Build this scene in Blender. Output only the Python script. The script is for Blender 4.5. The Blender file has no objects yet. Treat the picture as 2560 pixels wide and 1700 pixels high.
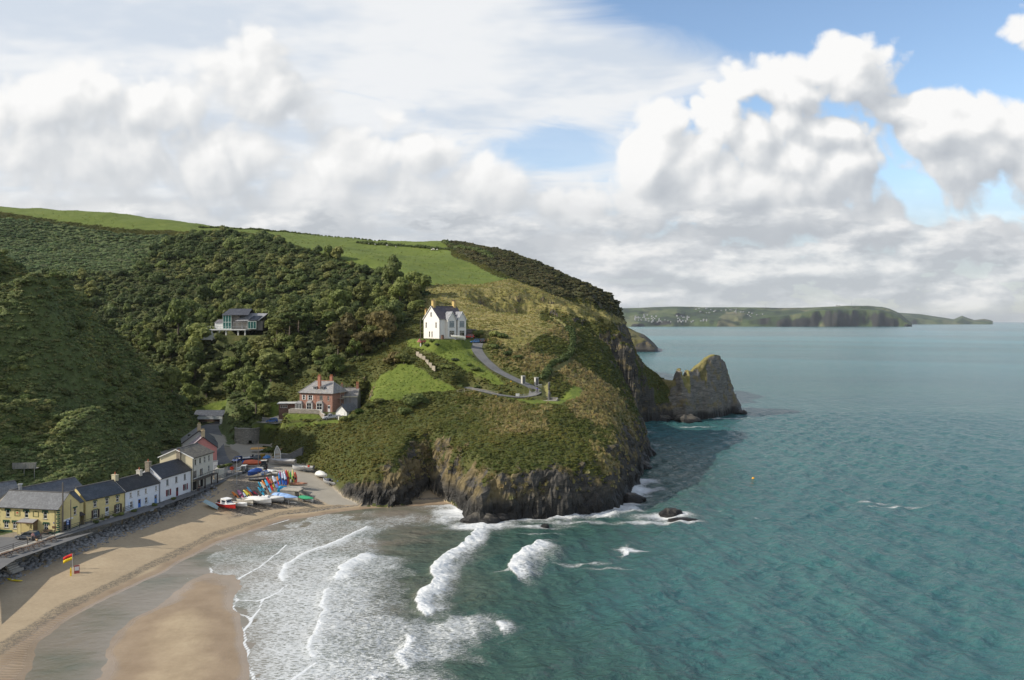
import bpy, bmesh, math, random
import numpy as np
from mathutils import Vector, Matrix, Euler

S = bpy.context.scene
COL = S.collection
D_ = bpy.data
RAD = math.radians
random.seed(7)
RNG = np.random.default_rng(11)

# ---------------------------------------------------------------- camera
CAMH, FPX, CX, CY = 48.0, 1991.0, 1280.0, 802.0      # height above the sea, focal length and principal point of the photo
cam_d = D_.cameras.new('camera'); cam = D_.objects.new('camera', cam_d); COL.objects.link(cam)
cam.location = (0, 0, CAMH); cam.rotation_euler = (RAD(90), 0, 0)
cam_d.sensor_width = 36; cam_d.lens = FPX/2560*36; cam_d.shift_y = -(850-CY)/2560
cam_d.clip_start = 1; cam_d.clip_end = 80000
S.camera = cam

def at(px, py, d):
    """place seen at photo pixel (px, py), d metres out to sea/inland from the viewpoint"""
    return Vector(((px-CX)/FPX*d, d, CAMH-(py-CY)/FPX*d))
def on(px, py, z):
    """place at height z seen at photo pixel (px, py)"""
    return at(px, py, (CAMH-z)*FPX/(py-CY))

# ---------------------------------------------------------------- view
S.view_settings.view_transform = 'Standard'; S.view_settings.look = 'None'
S.view_settings.exposure = 0.35; S.view_settings.gamma = 1.0; S.view_settings.use_curve_mapping = False
S.cycles.max_bounces = 5; S.cycles.diffuse_bounces = 2; S.cycles.glossy_bounces = 2
S.cycles.transmission_bounces = 2; S.cycles.transparent_max_bounces = 8; S.cycles.volume_bounces = 0
S.cycles.caustics_reflective = False; S.cycles.caustics_refractive = False

# ---------------------------------------------------------------- node helper
class NT:
    def __init__(s, tree): s.t = tree; s.n = tree.nodes; s.l = tree.links
    def node(s, typ, **kw):
        n = s.n.new(typ)
        for k, v in kw.items(): setattr(n, k, v)
        return n
    def put(s, sock, v):
        if hasattr(v, 'is_output') or isinstance(v, bpy.types.NodeSocket): s.l.new(v, sock)
        elif v is not None:
            if isinstance(v, (tuple, list)) and len(v) == 3 and sock.type == 'RGBA': v = (*v, 1)
            sock.default_value = v
    def m(s, op, a, b=None, c=None, clamp=False):
        n = s.node('ShaderNodeMath', operation=op, use_clamp=clamp)
        for i, v in enumerate((a, b, c)):
            if v is not None: s.put(n.inputs[i], v)
        return n.outputs[0]
    def add(s, a, b): return s.m('ADD', a, b)
    def sub(s, a, b): return s.m('SUBTRACT', a, b)
    def mul(s, a, b): return s.m('MULTIPLY', a, b)
    def mad(s, a, b, c): return s.m('MULTIPLY_ADD', a, b, c)
    def sstep(s, v, lo, hi, a=0.0, b=1.0):
        n = s.node('ShaderNodeMapRange', interpolation_type='SMOOTHSTEP')
        s.put(n.inputs['Value'], v); s.put(n.inputs['From Min'], lo); s.put(n.inputs['From Max'], hi)
        s.put(n.inputs['To Min'], a); s.put(n.inputs['To Max'], b)
        return n.outputs['Result']
    def lin(s, v, lo, hi, a=0.0, b=1.0):
        n = s.node('ShaderNodeMapRange')
        s.put(n.inputs['Value'], v); s.put(n.inputs['From Min'], lo); s.put(n.inputs['From Max'], hi)
        s.put(n.inputs['To Min'], a); s.put(n.inputs['To Max'], b)
        return n.outputs['Result']
    def vm(s, op, a, b=None, c=None):
        n = s.node('ShaderNodeVectorMath', operation=op)
        s.put(n.inputs[0], a)
        if b is not None: s.put(n.inputs[3 if op == 'SCALE' else 1], b)
        if c is not None: s.put(n.inputs[2], c)
        return n.outputs[1] if op in ('LENGTH', 'DOT_PRODUCT', 'DISTANCE') else n.outputs[0]
    def xyz(s, v):
        n = s.node('ShaderNodeSeparateXYZ'); s.put(n.inputs[0], v); return n.outputs
    def comb(s, x, y, z):
        n = s.node('ShaderNodeCombineXYZ')
        for i, v in enumerate((x, y, z)): s.put(n.inputs[i], v)
        return n.outputs[0]
    def noise(s, v, scale, det=4, rough=0.5, dist=0.0, lac=2.0, dim='3D'):
        n = s.node('ShaderNodeTexNoise', noise_dimensions=dim)
        s.put(n.inputs['Vector'], v); n.inputs['Scale'].default_value = scale; n.inputs['Detail'].default_value = det
        n.inputs['Roughness'].default_value = rough; n.inputs['Distortion'].default_value = dist; n.inputs['Lacunarity'].default_value = lac
        return n.outputs['Fac']
    def noisec(s, v, scale, det=4, rough=0.5, dim='3D'):
        n = s.node('ShaderNodeTexNoise', noise_dimensions=dim)
        s.put(n.inputs['Vector'], v); n.inputs['Scale'].default_value = scale; n.inputs['Detail'].default_value = det
        n.inputs['Roughness'].default_value = rough
        return n.outputs['Color']
    def voro(s, v, scale, feat='F1', rnd=1.0, dim='3D'):
        n = s.node('ShaderNodeTexVoronoi', feature=feat, voronoi_dimensions=dim)
        s.put(n.inputs['Vector'], v); n.inputs['Scale'].default_value = scale; n.inputs['Randomness'].default_value = rnd
        return n.outputs
    def mix(s, f, a, b, typ='MIX'):
        n = s.node('ShaderNodeMix', data_type='RGBA', blend_type=typ)
        s.put(n.inputs[0], f); s.put(n.inputs[6], a); s.put(n.inputs[7], b)
        return n.outputs[2]
    def ramp(s, f, stops):
        n = s.node('ShaderNodeValToRGB'); s.put(n.inputs[0], f)
        e = n.color_ramp.elements
        while len(e) < len(stops): e.new(0.5)
        for i, (p, c) in enumerate(stops): e[i].position = p; e[i].color = (*c, 1) if len(c) == 3 else c
        return n.outputs[0]
    def attr(s, name, typ='GEOMETRY'):
        n = s.node('ShaderNodeAttribute', attribute_type=typ, attribute_name=name); return n.outputs

# ---------------------------------------------------------------- sun and sky
TO_SUN = Vector((-0.83, -0.18, 0.54)).normalized()
SUN_EL = math.asin(TO_SUN.z); SUN_AZ = math.atan2(TO_SUN.x, TO_SUN.y)
sun_d = D_.lights.new('sun', 'SUN'); sun = D_.objects.new('sun', sun_d); COL.objects.link(sun)
sun_d.energy = 4.0; sun_d.angle = RAD(0.5); sun_d.color = (1.0, 0.93, 0.82)
sun.rotation_euler = TO_SUN.to_track_quat('Z', 'Y').to_euler(); sun.location = (-300, 0, 400)

# cloud heaps: centre (photo px), radii (px), weight
HEAPS = [(1645,300,75,80,1),(1625,400,95,130,1),(1590,520,140,100,1),(1862,240,58,72,1),(1800,320,110,110,1),(1755,440,130,130,1),
 (2090,180,205,120,1),(1990,240,190,110,1),(1950,310,150,80,.9),(2190,220,110,80,.9),(1880,350,140,110,1),(2080,360,170,80,.9),(1990,420,120,75,1),(2120,430,130,80,1),(1900,490,330,80,1),
 (2290,290,120,80,.95),(2380,330,190,115,1),(2440,420,210,125,1),(2570,350,160,150,1),(2560,70,80,90,.6),(2480,150,70,50,.45),
 (130,250,300,110,1),(380,270,160,110,1),(590,170,140,150,.95),(700,255,150,110,.95),(780,300,90,60,.8),(250,400,420,130,1),
 (560,420,260,120,1),(880,420,190,100,.9),(960,300,80,60,.7),(1060,390,120,80,1),(1180,480,220,100,1),(1420,520,180,90,1),(760,520,300,110,1),
 (200,540,500,100,1),(1500,620,420,70,1),(2000,560,420,70,1),(2450,600,260,70,.9)]

def build_world():
    w = D_.worlds.new('World'); S.world = w; w.use_nodes = True
    t = w.node_tree; t.nodes.clear(); N = NT(t)
    # group: heap density at a direction (az, el in tan units)
    g = D_.node_groups.new('cloud_density', 'ShaderNodeTree')
    g.interface.new_socket('P', in_out='INPUT', socket_type='NodeSocketVector')
    g.interface.new_socket('Density', in_out='OUTPUT', socket_type='NodeSocketFloat')
    G = NT(g); gi = G.node('NodeGroupInput'); go = G.node('NodeGroupOutput')
    P = gi.outputs[0]
    warp = G.vm('SCALE', G.vm('SUBTRACT', G.noisec(P, 5.0, 2, .55, dim='2D'), (.5, .5, .5)), .055)
    P2 = G.vm('ADD', P, G.vm('MULTIPLY', warp, (1, 1, 0)))
    f = None
    for (px, py, rx, ry, wt) in HEAPS:
        q = G.vm('SUBTRACT', P2, ((px-CX)/FPX, (CY-py)/FPX, 0))
        q = G.vm('MULTIPLY', q, (FPX/rx, FPX/ry, 0))
        d = G.mad(G.vm('LENGTH', q), -wt*.78, wt*1.06)
        if f is None: f = d
        else:
            n = G.node('ShaderNodeMath', operation='SMOOTH_MAX'); G.put(n.inputs[0], f); G.put(n.inputs[1], d); n.inputs[2].default_value = .12
            f = n.outputs[0]
    # far to the sides and behind: the same broken cover as in view
    wide = G.noise(P, 2.2, 1, .5, dim='2D')
    px = G.xyz(P)[0]
    out = G.sstep(G.m('ABSOLUTE', px), .62, .95)
    f = G.add(G.mul(f, G.sub(1, out)), G.mul(out, G.mad(wide, 2.4, -.85)))
    f = G.m('MINIMUM', f, 1.0)
    # billows: inverted cell noise over several sizes, fine noise on the rim
    b1 = G.voro(P2, 16, dim='2D')[0]; b2 = G.voro(G.vm('ADD', P2, warp), 38, dim='2D')[0]
    n1 = G.noise(P, 9, 7, .6, dim='2D')
    bil = G.add(G.mul(b1, -.42), G.mul(b2, -.28))
    dens = G.add(G.add(f, bil), G.mad(n1, .84, -.42))
    G.put(go.inputs[0], dens)

    tc = N.node('ShaderNodeTexCoord'); d = tc.outputs['Generated']
    x, y, z = N.xyz(d)
    az = N.m('ARCTAN2', x, y); hyp = N.m('SQRT', N.add(N.mul(x, x), N.mul(y, y)))
    # tan coordinates of the photo for directions in front; they go on smoothly as angles at the sides
    el = N.m('DIVIDE', z, N.m('MAXIMUM', hyp, .05))
    a2 = N.mul(az, az); u = N.mul(az, N.add(1.0, N.mul(a2, N.mad(a2, .1333, .3333))))
    uc = N.m('MINIMUM', N.m('ABSOLUTE', u), 1.2); el = N.mul(el, N.m('SQRT', N.mad(uc, uc, 1.0)))
    P = N.comb(u, el, 0)
    def dens(off):
        n = N.node('ShaderNodeGroup'); n.node_tree = g
        N.put(n.inputs[0], N.vm('ADD', P, off)); return n.outputs[0]
    d0 = dens((0, 0, 0)); d1 = dens((-.016, .018, 0)); d2 = dens((-.045, .055, 0))
    alpha = N.sstep(d0, N.sstep(u, .0, .2, -.06, .0), N.sstep(u, .0, .2, .36, .25))
    # light: thin towards the sun side = bright, thick above = grey
    lit = N.add(N.mul(N.sub(d0, d1), .95), N.mul(N.sub(d0, d2), .50))
    thick = N.sstep(d0, .25, 1.0)
    shade = N.add(N.sub(.60, N.mul(thick, .13)), lit)
    shade = N.add(shade, N.mad(N.noise(P, 7, 3, .5, dim='2D'), .26, -.13))
    low = N.sstep(el, .06, .22)
    shade = N.m('MULTIPLY', shade, N.lin(low, 0, 1, .88, 1.0))
    soft_left = N.sstep(u, .22, -.02, 0, .42)
    shade = N.add(N.mul(shade, N.sub(1, soft_left)), N.mul(soft_left, .74))
    cloudc = N.ramp(shade, [(0.0, (.40, .425, .46)), (.36, (.475, .498, .525)), (.62, (.575, .59, .605)), (.84, (.69, .692, .69)), (1.0, (.765, .762, .755))])
    # high thin veil in the upper left
    pl = N.comb(N.m('DIVIDE', x, N.add(N.m('ABSOLUTE', z), .12)), N.m('DIVIDE', y, N.add(N.m('ABSOLUTE', z), .12)), 0)
    v1 = N.noise(N.vm('MULTIPLY', pl, (1.0, 1.6, 1)), 1.6, 6, .62, .6, dim='2D')
    bound = N.m('MINIMUM', N.mad(N.sub(.403, el), 2.2, .05), N.sstep(el, .25, .31, .16, .26))
    vmask = N.sstep(N.add(N.sub(u, bound), N.mad(v1, -.26, .13)), .085, -.085)
    q = N.vm('MULTIPLY', N.vm('SUBTRACT', P, ((1370-CX)/FPX, (CY-375)/FPX, 0)), (FPX/200, FPX/75, 0))
    hole = N.sstep(N.add(N.vm('LENGTH', q), N.mad(v1, -1.4, .7)), .45, 1.1)
    veil = N.mul(N.mul(N.sstep(v1, .06, .40), vmask), N.lin(hole, 0, 1, .25, 1.0))
    veilc = N.mix(N.sstep(N.noise(N.vm('MULTIPLY', pl, (1, 1.5, 1)), 1.5, 4, .6, dim='2D'), .33, .62), (.53, .58, .645), (.71, .718, .725))
    # low banks along the horizon, flattened by distance
    hz = N.vm('MULTIPLY', P, (1.0, 2.7, 1))
    s1 = N.noise(hz, 9.0, 5, .56, .0, dim='2D'); s1b = N.noise(N.vm('ADD', hz, (-.02, .045, 0)), 9.0, 5, .56, .0, dim='2D')
    band = N.mul(N.sstep(el, .20, .075), N.sstep(el, -.05, .01))
    ba = N.mul(N.sstep(N.add(s1, N.mad(band, .35, -.30)), .30, .48), N.sstep(el, .19, .12))
    ba = N.m('MAXIMUM', ba, N.mul(band, .85))
    bsh = N.add(N.mad(N.sub(s1, s1b), 2.6, .48), N.mul(N.sstep(el, .0, .13), -.10))
    bc = N.ramp(bsh, [(0.15, (.41, .435, .465)), (.5, (.50, .522, .545)), (.72, (.59, .602, .612)), (1.0, (.70, .70, .695))])
    # pale strip of clear air right on the horizon
    clear = N.sstep(el, .030, .006)
    sky = N.node('ShaderNodeTexSky'); sky.sky_type = 'NISHITA'; sky.sun_disc = False
    sky.sun_elevation = SUN_EL; sky.sun_rotation = SUN_AZ; sky.air_density = 1.0; sky.dust_density = .6; sky.ozone_density = 1.6; sky.altitude = 50
    bg = N.node('ShaderNodeBackground'); N.put(bg.inputs[0], sky.outputs[0]); bg.inputs[1].default_value = SKY_K
    def over(under, col, a):
        b = N.node('ShaderNodeBackground'); N.put(b.inputs[0], col); b.inputs[1].default_value = 1.0
        m = N.node('ShaderNodeMixShader'); N.put(m.inputs[0], a); N.l.new(under, m.inputs[1]); N.l.new(b.outputs[0], m.inputs[2]); return m.outputs[0]
    up = N.sstep(el, -.02, .0)
    sh = over(bg.outputs[0], veilc, N.mul(N.mul(veil, up), .95))
    sh = over(sh, cloudc, N.mul(alpha, up))
    sh = over(sh, bc, N.mul(N.mul(ba, up), N.lin(clear, 0, 1, .97, .80)))
    o = N.node('ShaderNodeOutputWorld'); N.l.new(sh, o.inputs[0])
    w.cycles.sampling_method = 'MANUAL'; w.cycles.sample_map_resolution = 512
SKY_K = 0.15; HAZE = 2.6e-5
build_world()
# ---------------------------------------------------------------- numeric noise
def _hash(ix, iy, iz, s):
    h = (ix.astype(np.uint32)*np.uint32(374761393) + iy.astype(np.uint32)*np.uint32(668265263) + iz.astype(np.uint32)*np.uint32(2147483647) + np.uint32(s*1013904223 & 0xffffffff))
    h = (h ^ (h >> np.uint32(13)))*np.uint32(1274126177); h ^= h >> np.uint32(16); h = h*np.uint32(2246822519); h ^= h >> np.uint32(15)
    return (h & np.uint32(0xffffff)).astype(np.float32)/np.float32(0xffffff)
def vnoise(x, y, z=None, s=0):
    """value noise 0..1, smooth"""
    ix = np.floor(x); iy = np.floor(y); fx = (x-ix).astype(np.float32); fy = (y-iy).astype(np.float32)
    ix = ix.astype(np.int64); iy = iy.astype(np.int64)
    fx = fx*fx*fx*(fx*(fx*6-15)+10); fy = fy*fy*fy*(fy*(fy*6-15)+10)
    def layer(iz):
        a = _hash(ix, iy, iz, s); b = _hash(ix+1, iy, iz, s); c = _hash(ix, iy+1, iz, s); d = _hash(ix+1, iy+1, iz, s)
        return a + (b-a)*fx + (c-a)*fy + (a-b-c+d)*fx*fy
    if z is None: return layer(np.zeros_like(ix))
    iz = np.floor(z); fz = (z-iz).astype(np.float32); iz = iz.astype(np.int64); fz = fz*fz*fz*(fz*(fz*6-15)+10)
    l0 = layer(iz); l1 = layer(iz+1)
    return l0 + (l1-l0)*fz
def fbm(x, y, z=None, oct=4, s=0, gain=.5, ridged=False):
    v = 0; a = 1.0; t = 0
    for o in range(oct):
        n = vnoise(x*2**o + o*17.3, y*2**o - o*9.1, None if z is None else z*2**o + o*5.7, s+o)
        if ridged: n = 1-np.abs(2*n-1)
        v = v + a*n; t += a; a *= gain
    return v/t
def sst(v, a, b):
    t = np.clip((v-a)/(b-a), 0, 1); return t*t*(3-2*t)
def smin(a, b, k):
    h = np.clip(.5+.5*(b-a)/k, 0, 1); return b+(a-b)*h - k*h*(1-h)

def inside(poly, X, Y):
    r = np.zeros(X.shape, bool); n = len(poly); j = n-1
    for i in range(n):
        xi, yi = poly[i]; xj, yj = poly[j]
        c = ((yi > Y) != (yj > Y)) & (X < (xj-xi)*(Y-yi)/(yj-yi+1e-12)+xi); r ^= c; j = i
    return r
def seg_dist(X, Y, a, b):
    ax, ay = a; bx, by = b; dx, dy = bx-ax, by-ay; L = dx*dx+dy*dy+1e-9
    t = np.clip(((X-ax)*dx+(Y-ay)*dy)/L, 0, 1)
    return np.hypot(X-(ax+t*dx), Y-(ay+t*dy)), t
def line_dist(pts, X, Y):
    best = np.full(X.shape, 1e9, np.float32); par = np.zeros(X.shape, np.float32)
    for i in range(len(pts)-1):
        d, t = seg_dist(X, Y, pts[i][:2], pts[i+1][:2]); m = d < best
        best = np.where(m, d, best); par = np.where(m, i+t, par)
    return best, par

def tps(ctrl, reg=1e-3):
    P = np.array([(c[0], c[1]) for c in ctrl], float)/100; Z = np.array([c[2] for c in ctrl], float); n = len(P)
    def ker(r): return r**2*np.log(r+1e-9)
    K = ker(np.hypot(P[:, None, 0]-P[None, :, 0], P[:, None, 1]-P[None, :, 1])) + reg*np.eye(n)
    A = np.zeros((n+3, n+3)); A[:n, :n] = K; A[:n, n] = 1; A[:n, n+1:] = P; A[n, :n] = 1; A[n+1:, :n] = P.T
    w = np.linalg.solve(A, np.concatenate([Z, np.zeros(3)]))
    def f(X, Y):
        out = np.empty(X.size); Xf = X.ravel()/100; Yf = Y.ravel()/100
        for i in range(0, X.size, 20000):
            x = Xf[i:i+20000]; y = Yf[i:i+20000]
            r = np.hypot(x[:, None]-P[None, :, 0], y[:, None]-P[None, :, 1])
            out[i:i+20000] = ker(r)@w[:n] + w[n] + w[n+1]*x + w[n+2]*y
        return out.reshape(X.shape)
    return f

# ---------------------------------------------------------------- survey of the land: photo pixel and distance of points on it
SKYL = [(-200,505,640),(0,517,620),(217,533,610),(400,558,600),(510,571,600),(650,577,620),(800,592,640),(976,605,640),(1130,608,600),
        (1171,609,570),(1240,622,540),(1301,642,515),(1360,667,490),(1410,697,470),(1470,722,450),(1540,752,430),(1580,795,418)]
LANDPX = SKYL + [(720,612,500),(850,652,455),(960,685,420),(1057,710,395),(1270,700,425),(1200,750,362),(1340,780,348),(1450,770,378),(1560,795,402),
 (900,620,560),(1050,640,530),(1150,680,450),(1300,730,390),(1100,788,330),(1060,800,325),(1118,846,290),(1080,880,276),(1150,890,271),(1200,856,288),(1230,920,268),(1320,962,256),
 (1340,985,251),(1290,982,251),(1372,1002,245),(1430,987,248),(1240,990,251),(1250,805,320),(1300,835,296),(1320,872,284),(1400,852,295),(1430,832,306),(1370,922,268),
 (1400,802,320),(1450,842,310),(1500,882,300),(1540,932,291),(1570,985,283),(1330,790,335),
 (54,765,228),(0,726,232),(-120,640,245),(108,800,226),(170,850,235),(240,905,247),(325,943,262),(400,985,277),(477,1030,294),
 (150,1200,186),(300,1140,207),(400,1062,238),(100,1000,215),(200,1000,226),(0,1100,196),(0,900,222),(300,1000,243),(-100,1000,205),(-150,1250,170),(420,1040,262),
 (400,900,355),(350,800,410),(350,700,470),(350,620,545),(200,640,525),(50,700,460),(100,600,560),(200,560,590),(-100,700,440),
 (550,860,347),(600,842,347),(650,900,312),(700,960,286),(800,800,362),(800,700,435),(900,800,342),(1000,765,350),(850,900,292),(950,900,281),(700,800,380),(600,720,440),
 (1000,930,269),(950,985,252),(1150,960,256),(620,1000,277),(560,1005,292),(490,1012,312),(770,1029,262),(730,1032,263),(830,1036,258),(900,1010,258),
 (680,1054,273),(640,1064,279),(612,1079,281),(829,1058,247),(720,1080,255),(900,1055,244),(1000,1030,246),(1100,1000,250),(1050,1060,232),(1200,1000,248),
 (1300,1012,240),(1400,1018,236),(1480,1010,242),(1500,1040,240),(1200,1060,226)]
LAND = [tuple(at(*p)) for p in LANDPX]
for p in SKYL:                                         # the hill goes on behind its skyline, a little lower
    v = at(*p); LAND.append((v.x*1.22, v.y+130, v.z-4)); LAND.append((v.x*1.5, v.y+330, v.z-25))
LAND += [(-105,150,5),(-93,161,5),(-98,175,5),(-86,190,5),(-92,200,6.5),(-80,212,5.2),(-78,224,5.5),(-86.5,235,5.9),(-96,228,7),(-95,255,6.6),(-103,274,7.4),(-109,287,8.3),(-114,300,9),
         (-108,310,9.5),(-160,345,15),(-240,390,27),(-190,300,24),(-200,330,24),(-120,318,10.5),(-130,140,7),(-116,128,5.5),(-102,120,5),(-120,100,5),(-160,110,30),(-170,160,38),(-230,150,60),(-250,220,75),(-320,250,85),(-330,320,70),(-88,272,7),
         (90,405,46),(110,430,44),(100,480,50),(90,540,60),(40,700,80)]
# shore line of the land, with height and lean of the cliff above each point: x, y, sheer height, slope above
COAST = [(-114,60,9,8),(-103,128,9,8),(-95,146,9,8),(-85,184,9,8),(-76,223,9,8),(-78,240,2,1.2),(-84,256,2,1.2),(-89,270,2,1.2),(-84.5,271,4,1.1),(-79.5,257,3.4,1.1),(-73,246,3.2,1.25),(-61,235,3.2,.85),(-51,221,3.6,.66),(-45,211,5,.55),(-39,205,6,.55),(-31.5,205,6.5,.62),(-27,207,8,.75),
         (-25.5,212,11,.85),(-24.6,217,15,.9),(-23,222,20,.9),(-21.0,217,20,1),(-18,211,18,.9),(-15,206,15,.8),(-8,187.5,11,.62),(-3,192,13,.6),(5,194,15,.55),(13,196,17,.5),(22,201,18,.6),(28,207,18,.8),(32,218,18,.9),(36,232,17,1.0),
         (42.5,259,15,1.1),(49,281,14,1.15),(53,318,18,1.3),(50,336,20,1.3),(38,347,22,1.5),(15,355,20,1.3),(13,361,22,1.2),(34,367,46,.8),(58,373,40,.6),(66,378,24,.6),(73,384,14,.6),(85,391,9,.5),(92,398,6,.6),(90,412,6,.6),(75,416,10,.7),(67,433,38,.9),(76,470,50,.9),(79,520,60,.9),(70,620,40,.7),(60,1100,40,.7),(-700,1100,60,2),(-700,60,60,2)]
# beach and hard: photo pixel and height
BEACHPX = [(0,1330,2.6),(100,1300,2.6),(200,1290,2.5),(330,1322-20,2.4),(510,1282,2.3),(300,1345,2.0),(0,1420,2.0),(150,1420,1.5),(300,1420,1.2),(500,1320,1.3),
 (720,1262,1.5),(790,1250,1.5),(850,1258,1.0),(0,1626,.3),(59,1585,.3),(148,1526,.3),(237,1484,.3),(326,1443,.3),(415,1398,.3),(520,1345,.3),(694,1288,.3),(840,1270,.3),(59,1614,.05),(148,1552,.05),(237,1508,.05),(326,1466,.05),(415,1419,.05),(500,1378,.04),(600,1334,.03),(910,1268,.15),
 (0,1700,.10),(60,1640,.10),(120,1622,-.10),(180,1585,-.15),(260,1535,-.2),(340,1488,-.22),(420,1450,-.22),(500,1408,-.22),(560,1380,-.2),(630,1352,-.18),(350,1540,.03),(440,1478,.03),(520,1432,.03),(650,1328,-.06),(760,1300,-.06),(880,1278,-.08),
 (325,1626,.20),(455,1540,.32),(540,1605,.18),(400,1690,.30),(490,1450,.10),(300,1690,.05),(240,1650,-.10),
 (530,1442,.02),(575,1518,0),(610,1605,0),(625,1690,0),(700,1420,-.25),(700,1600,-.35),(850,1350,-.4),(980,1356,-.9),(976,1626,-1.6),(1300,1520,-4),(1100,1290,-.6),
 (1085,1236,.7),(1074,1204,1.6),(1040,1250,.35),(1120,1250,.3),(1300,1330,-2.5),(1600,1300,-5),(1500,1600,-7),(2000,1500,-9),
 (650,1190,4.2),(600,1152,5.3),(700,1205,3.9),(770,1205,2.9),(690,1170,4.8),(620,1130,5.8),(640,1150,5.4),(740,1180,4.1),(800,1225,2.1),(560,1180,5.4),(590,1195,5.2)]
BEACH = [tuple(on(*p)) for p in BEACHPX] + [(-90,60,1.0),(-60,60,.1),(0,60,-2),(100,60,-9),(140,150,-11),(120,300,-11),(-120,150,3.2),(-120,230,6),(-100,250,7),(0,260,1.8),(60,330,-6),(60,360,-5)]
land_f = tps(LAND, 4e-3); beach_f = tps(BEACH, 2e-3)

# level places cut into the hill: centre, half length, half depth, turn, height, soft edge
PADS = []
def pad(x, y, hw, hd, rot, z, soft=4.0): PADS.append((x, y, hw, hd, rot, z, soft))
# roads and paths: list of (x, y, z), half width
WAYS = []
def way(pts, hw, soft=2.5): WAYS.append((pts, hw, soft))

P_PUB = on(75, 1330, 5.0)
ROAD = [(-113,118,4.9),(-104,140,4.9),(-93.2,158,4.95),(-86.5,175,5.0),(-81.6,196,5.05),(-79.6,212,5.2),(-81,224,5.45),(-86.5,236,5.9),(-91.5,246,6.2),(-96.5,258,6.7),(-102.5,274,7.3),(-109,288,8.2),(-113,297,8.9),(-109,307,9.5),(-98,320,11)]
way(ROAD, 3.3)
DRIVE = [tuple(at(*p)) for p in [(1195,858,287),(1190,872,281),(1206,895,274),(1240,925,266),(1280,945,260),(1318,962,255),(1345,975,252),(1342,988,250),(1300,994,249),(1240,986,250.5),(1200,975,254),(1165,968,258)]]
way(DRIVE, 2.1)
for q in [(1118,846,290,9,8,.62,5)]: v = at(*q[:3]); pad(v.x, v.y-1, q[3], q[4], q[5], v.z, q[6])
WH = at(1118, 846, 290)
v = at(775,1027,262); BH = v; pad(v.x+5, v.y+1.5, 10.5, 8.5, .1, v.z, 7.0)
v = at(829,1048,251); pad(v.x, v.y, 4, 1.8, .2, v.z, 2.5)
v = at(672,1056,274); pad(v.x, v.y, 5, 2.5, .1, v.z, 2.5)
v = at(598,838,349); MH = v; pad(v.x+1, v.y+3, 9, 5, .1, v.z, 3)
v = at(1372,1001,246); SC = v; pad(v.x, v.y, 4.5, 3.2, 0, v.z, 3)
pad(-119,305,8,4,.15,9.1,3); pad(-106,168,9,8,-.1,5,3); pad(-97,180,6,9,-.3,5.05,3); pad(-92,197,6,9,-.3,5.1,3); pad(-89,211,5,9,-.3,5.2,2.5); pad(-97,226,6,9,-.3,5.6,3); pad(-104,245,6,9,-.3,6.5,3)
pad(-104,140,7,20,-.3,4.9,4)

def way_field(pts, X, Y):
    d, p = line_dist(pts, X, Y); i = np.clip(np.floor(p).astype(int), 0, len(pts)-2); t = p-i
    z = np.array([q[2] for q in pts], float); return d, z[i]+(z[i+1]-z[i])*t

def ground(X, Y, detail=True):
    """height of the land, height of beach, distance inland from the shore, per-place sheer height"""
    L = land_f(X, Y)
    L = L + (fbm(X/22, Y/22, oct=4, s=3)-.5)*(3.0+5*sst(X, -95, -115)*sst(Y, 300, 270))*sst(L, 9, 26)
    lf = sst(X, -96, -112)*sst(Y, 310, 280)*sst(L, 8, 18)
    L = L + lf*((fbm((X*.57+Y*.82)/75, (X*.82-Y*.57)/21, oct=3, s=13, ridged=True)-.6)*34 + (fbm(X/7, Y/7, oct=3, s=14)-.5)*3)
    # narrow gully cut down to the dark cleft behind the near headland
    C = np.array(COAST)
    ins = inside(C[:, :2], X, Y); n = len(C)
    best = np.full(X.shape, 1e9); hs = np.zeros(X.shape); sl = np.zeros(X.shape); W = np.zeros(X.shape)
    for i in range(n):
        a = C[i]; b = C[(i+1) % n]
        if a[0] < -650 or b[0] < -650: continue
        d, t = seg_dist(X, Y, a[:2], b[:2]); best = np.minimum(best, d)
        w = 1/(d+.8)**3; W += w; hs += w*(a[2]+(b[2]-a[2])*t); sl += w*(a[3]+(b[3]-a[3])*t)
    hs /= W; sl /= W
    d = np.where(ins, best, -best)
    rgh = sst(hs, 3.5, 8)*sst(X, -68, -60)
    wob = (fbm(X/9, Y/9, oct=4, s=21)-.5)*5*rgh
    dw = d + wob*sst(np.abs(d), 0, 6) + (fbm(X/2.6, Y/2.6, oct=2, s=31)-.5)*1.6*rgh
    hsn = hs*(1+(fbm(X/14, Y/14, oct=3, s=77)-.5)*.5)
    prof = np.where(dw > 0, hsn*(1-np.exp(-np.maximum(dw, 0)*(3.4+4.5*sst(Y, 352, 366))/np.maximum(hsn, .5)))+sl*np.maximum(dw, 0), dw*1.6) - .4
    B = beach_f(X, Y)
    land = smin(L, prof, 3.0)
    for (px, py, hw, hd, rot, z, soft) in PADS:
        c, s_ = math.cos(rot), math.sin(rot); u = (X-px)*c+(Y-py)*s_; v = -(X-px)*s_+(Y-py)*c
        q = np.hypot(np.maximum(np.abs(u)-hw, 0), np.maximum(np.abs(v)-hd, 0)); m = 1-sst(q, 0, soft)
        land = land*(1-m)+m*np.where(ins | (d > -1), np.minimum(z, prof+30), land)
    for pts, hw, soft in WAYS:
        dd, z = way_field(pts, X, Y); m = (1-sst(dd, hw+.5, hw+.5+soft))*(d > -.5)
        land = land*(1-m)+m*(z-.06)
    return land, B, d, hs, L

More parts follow.
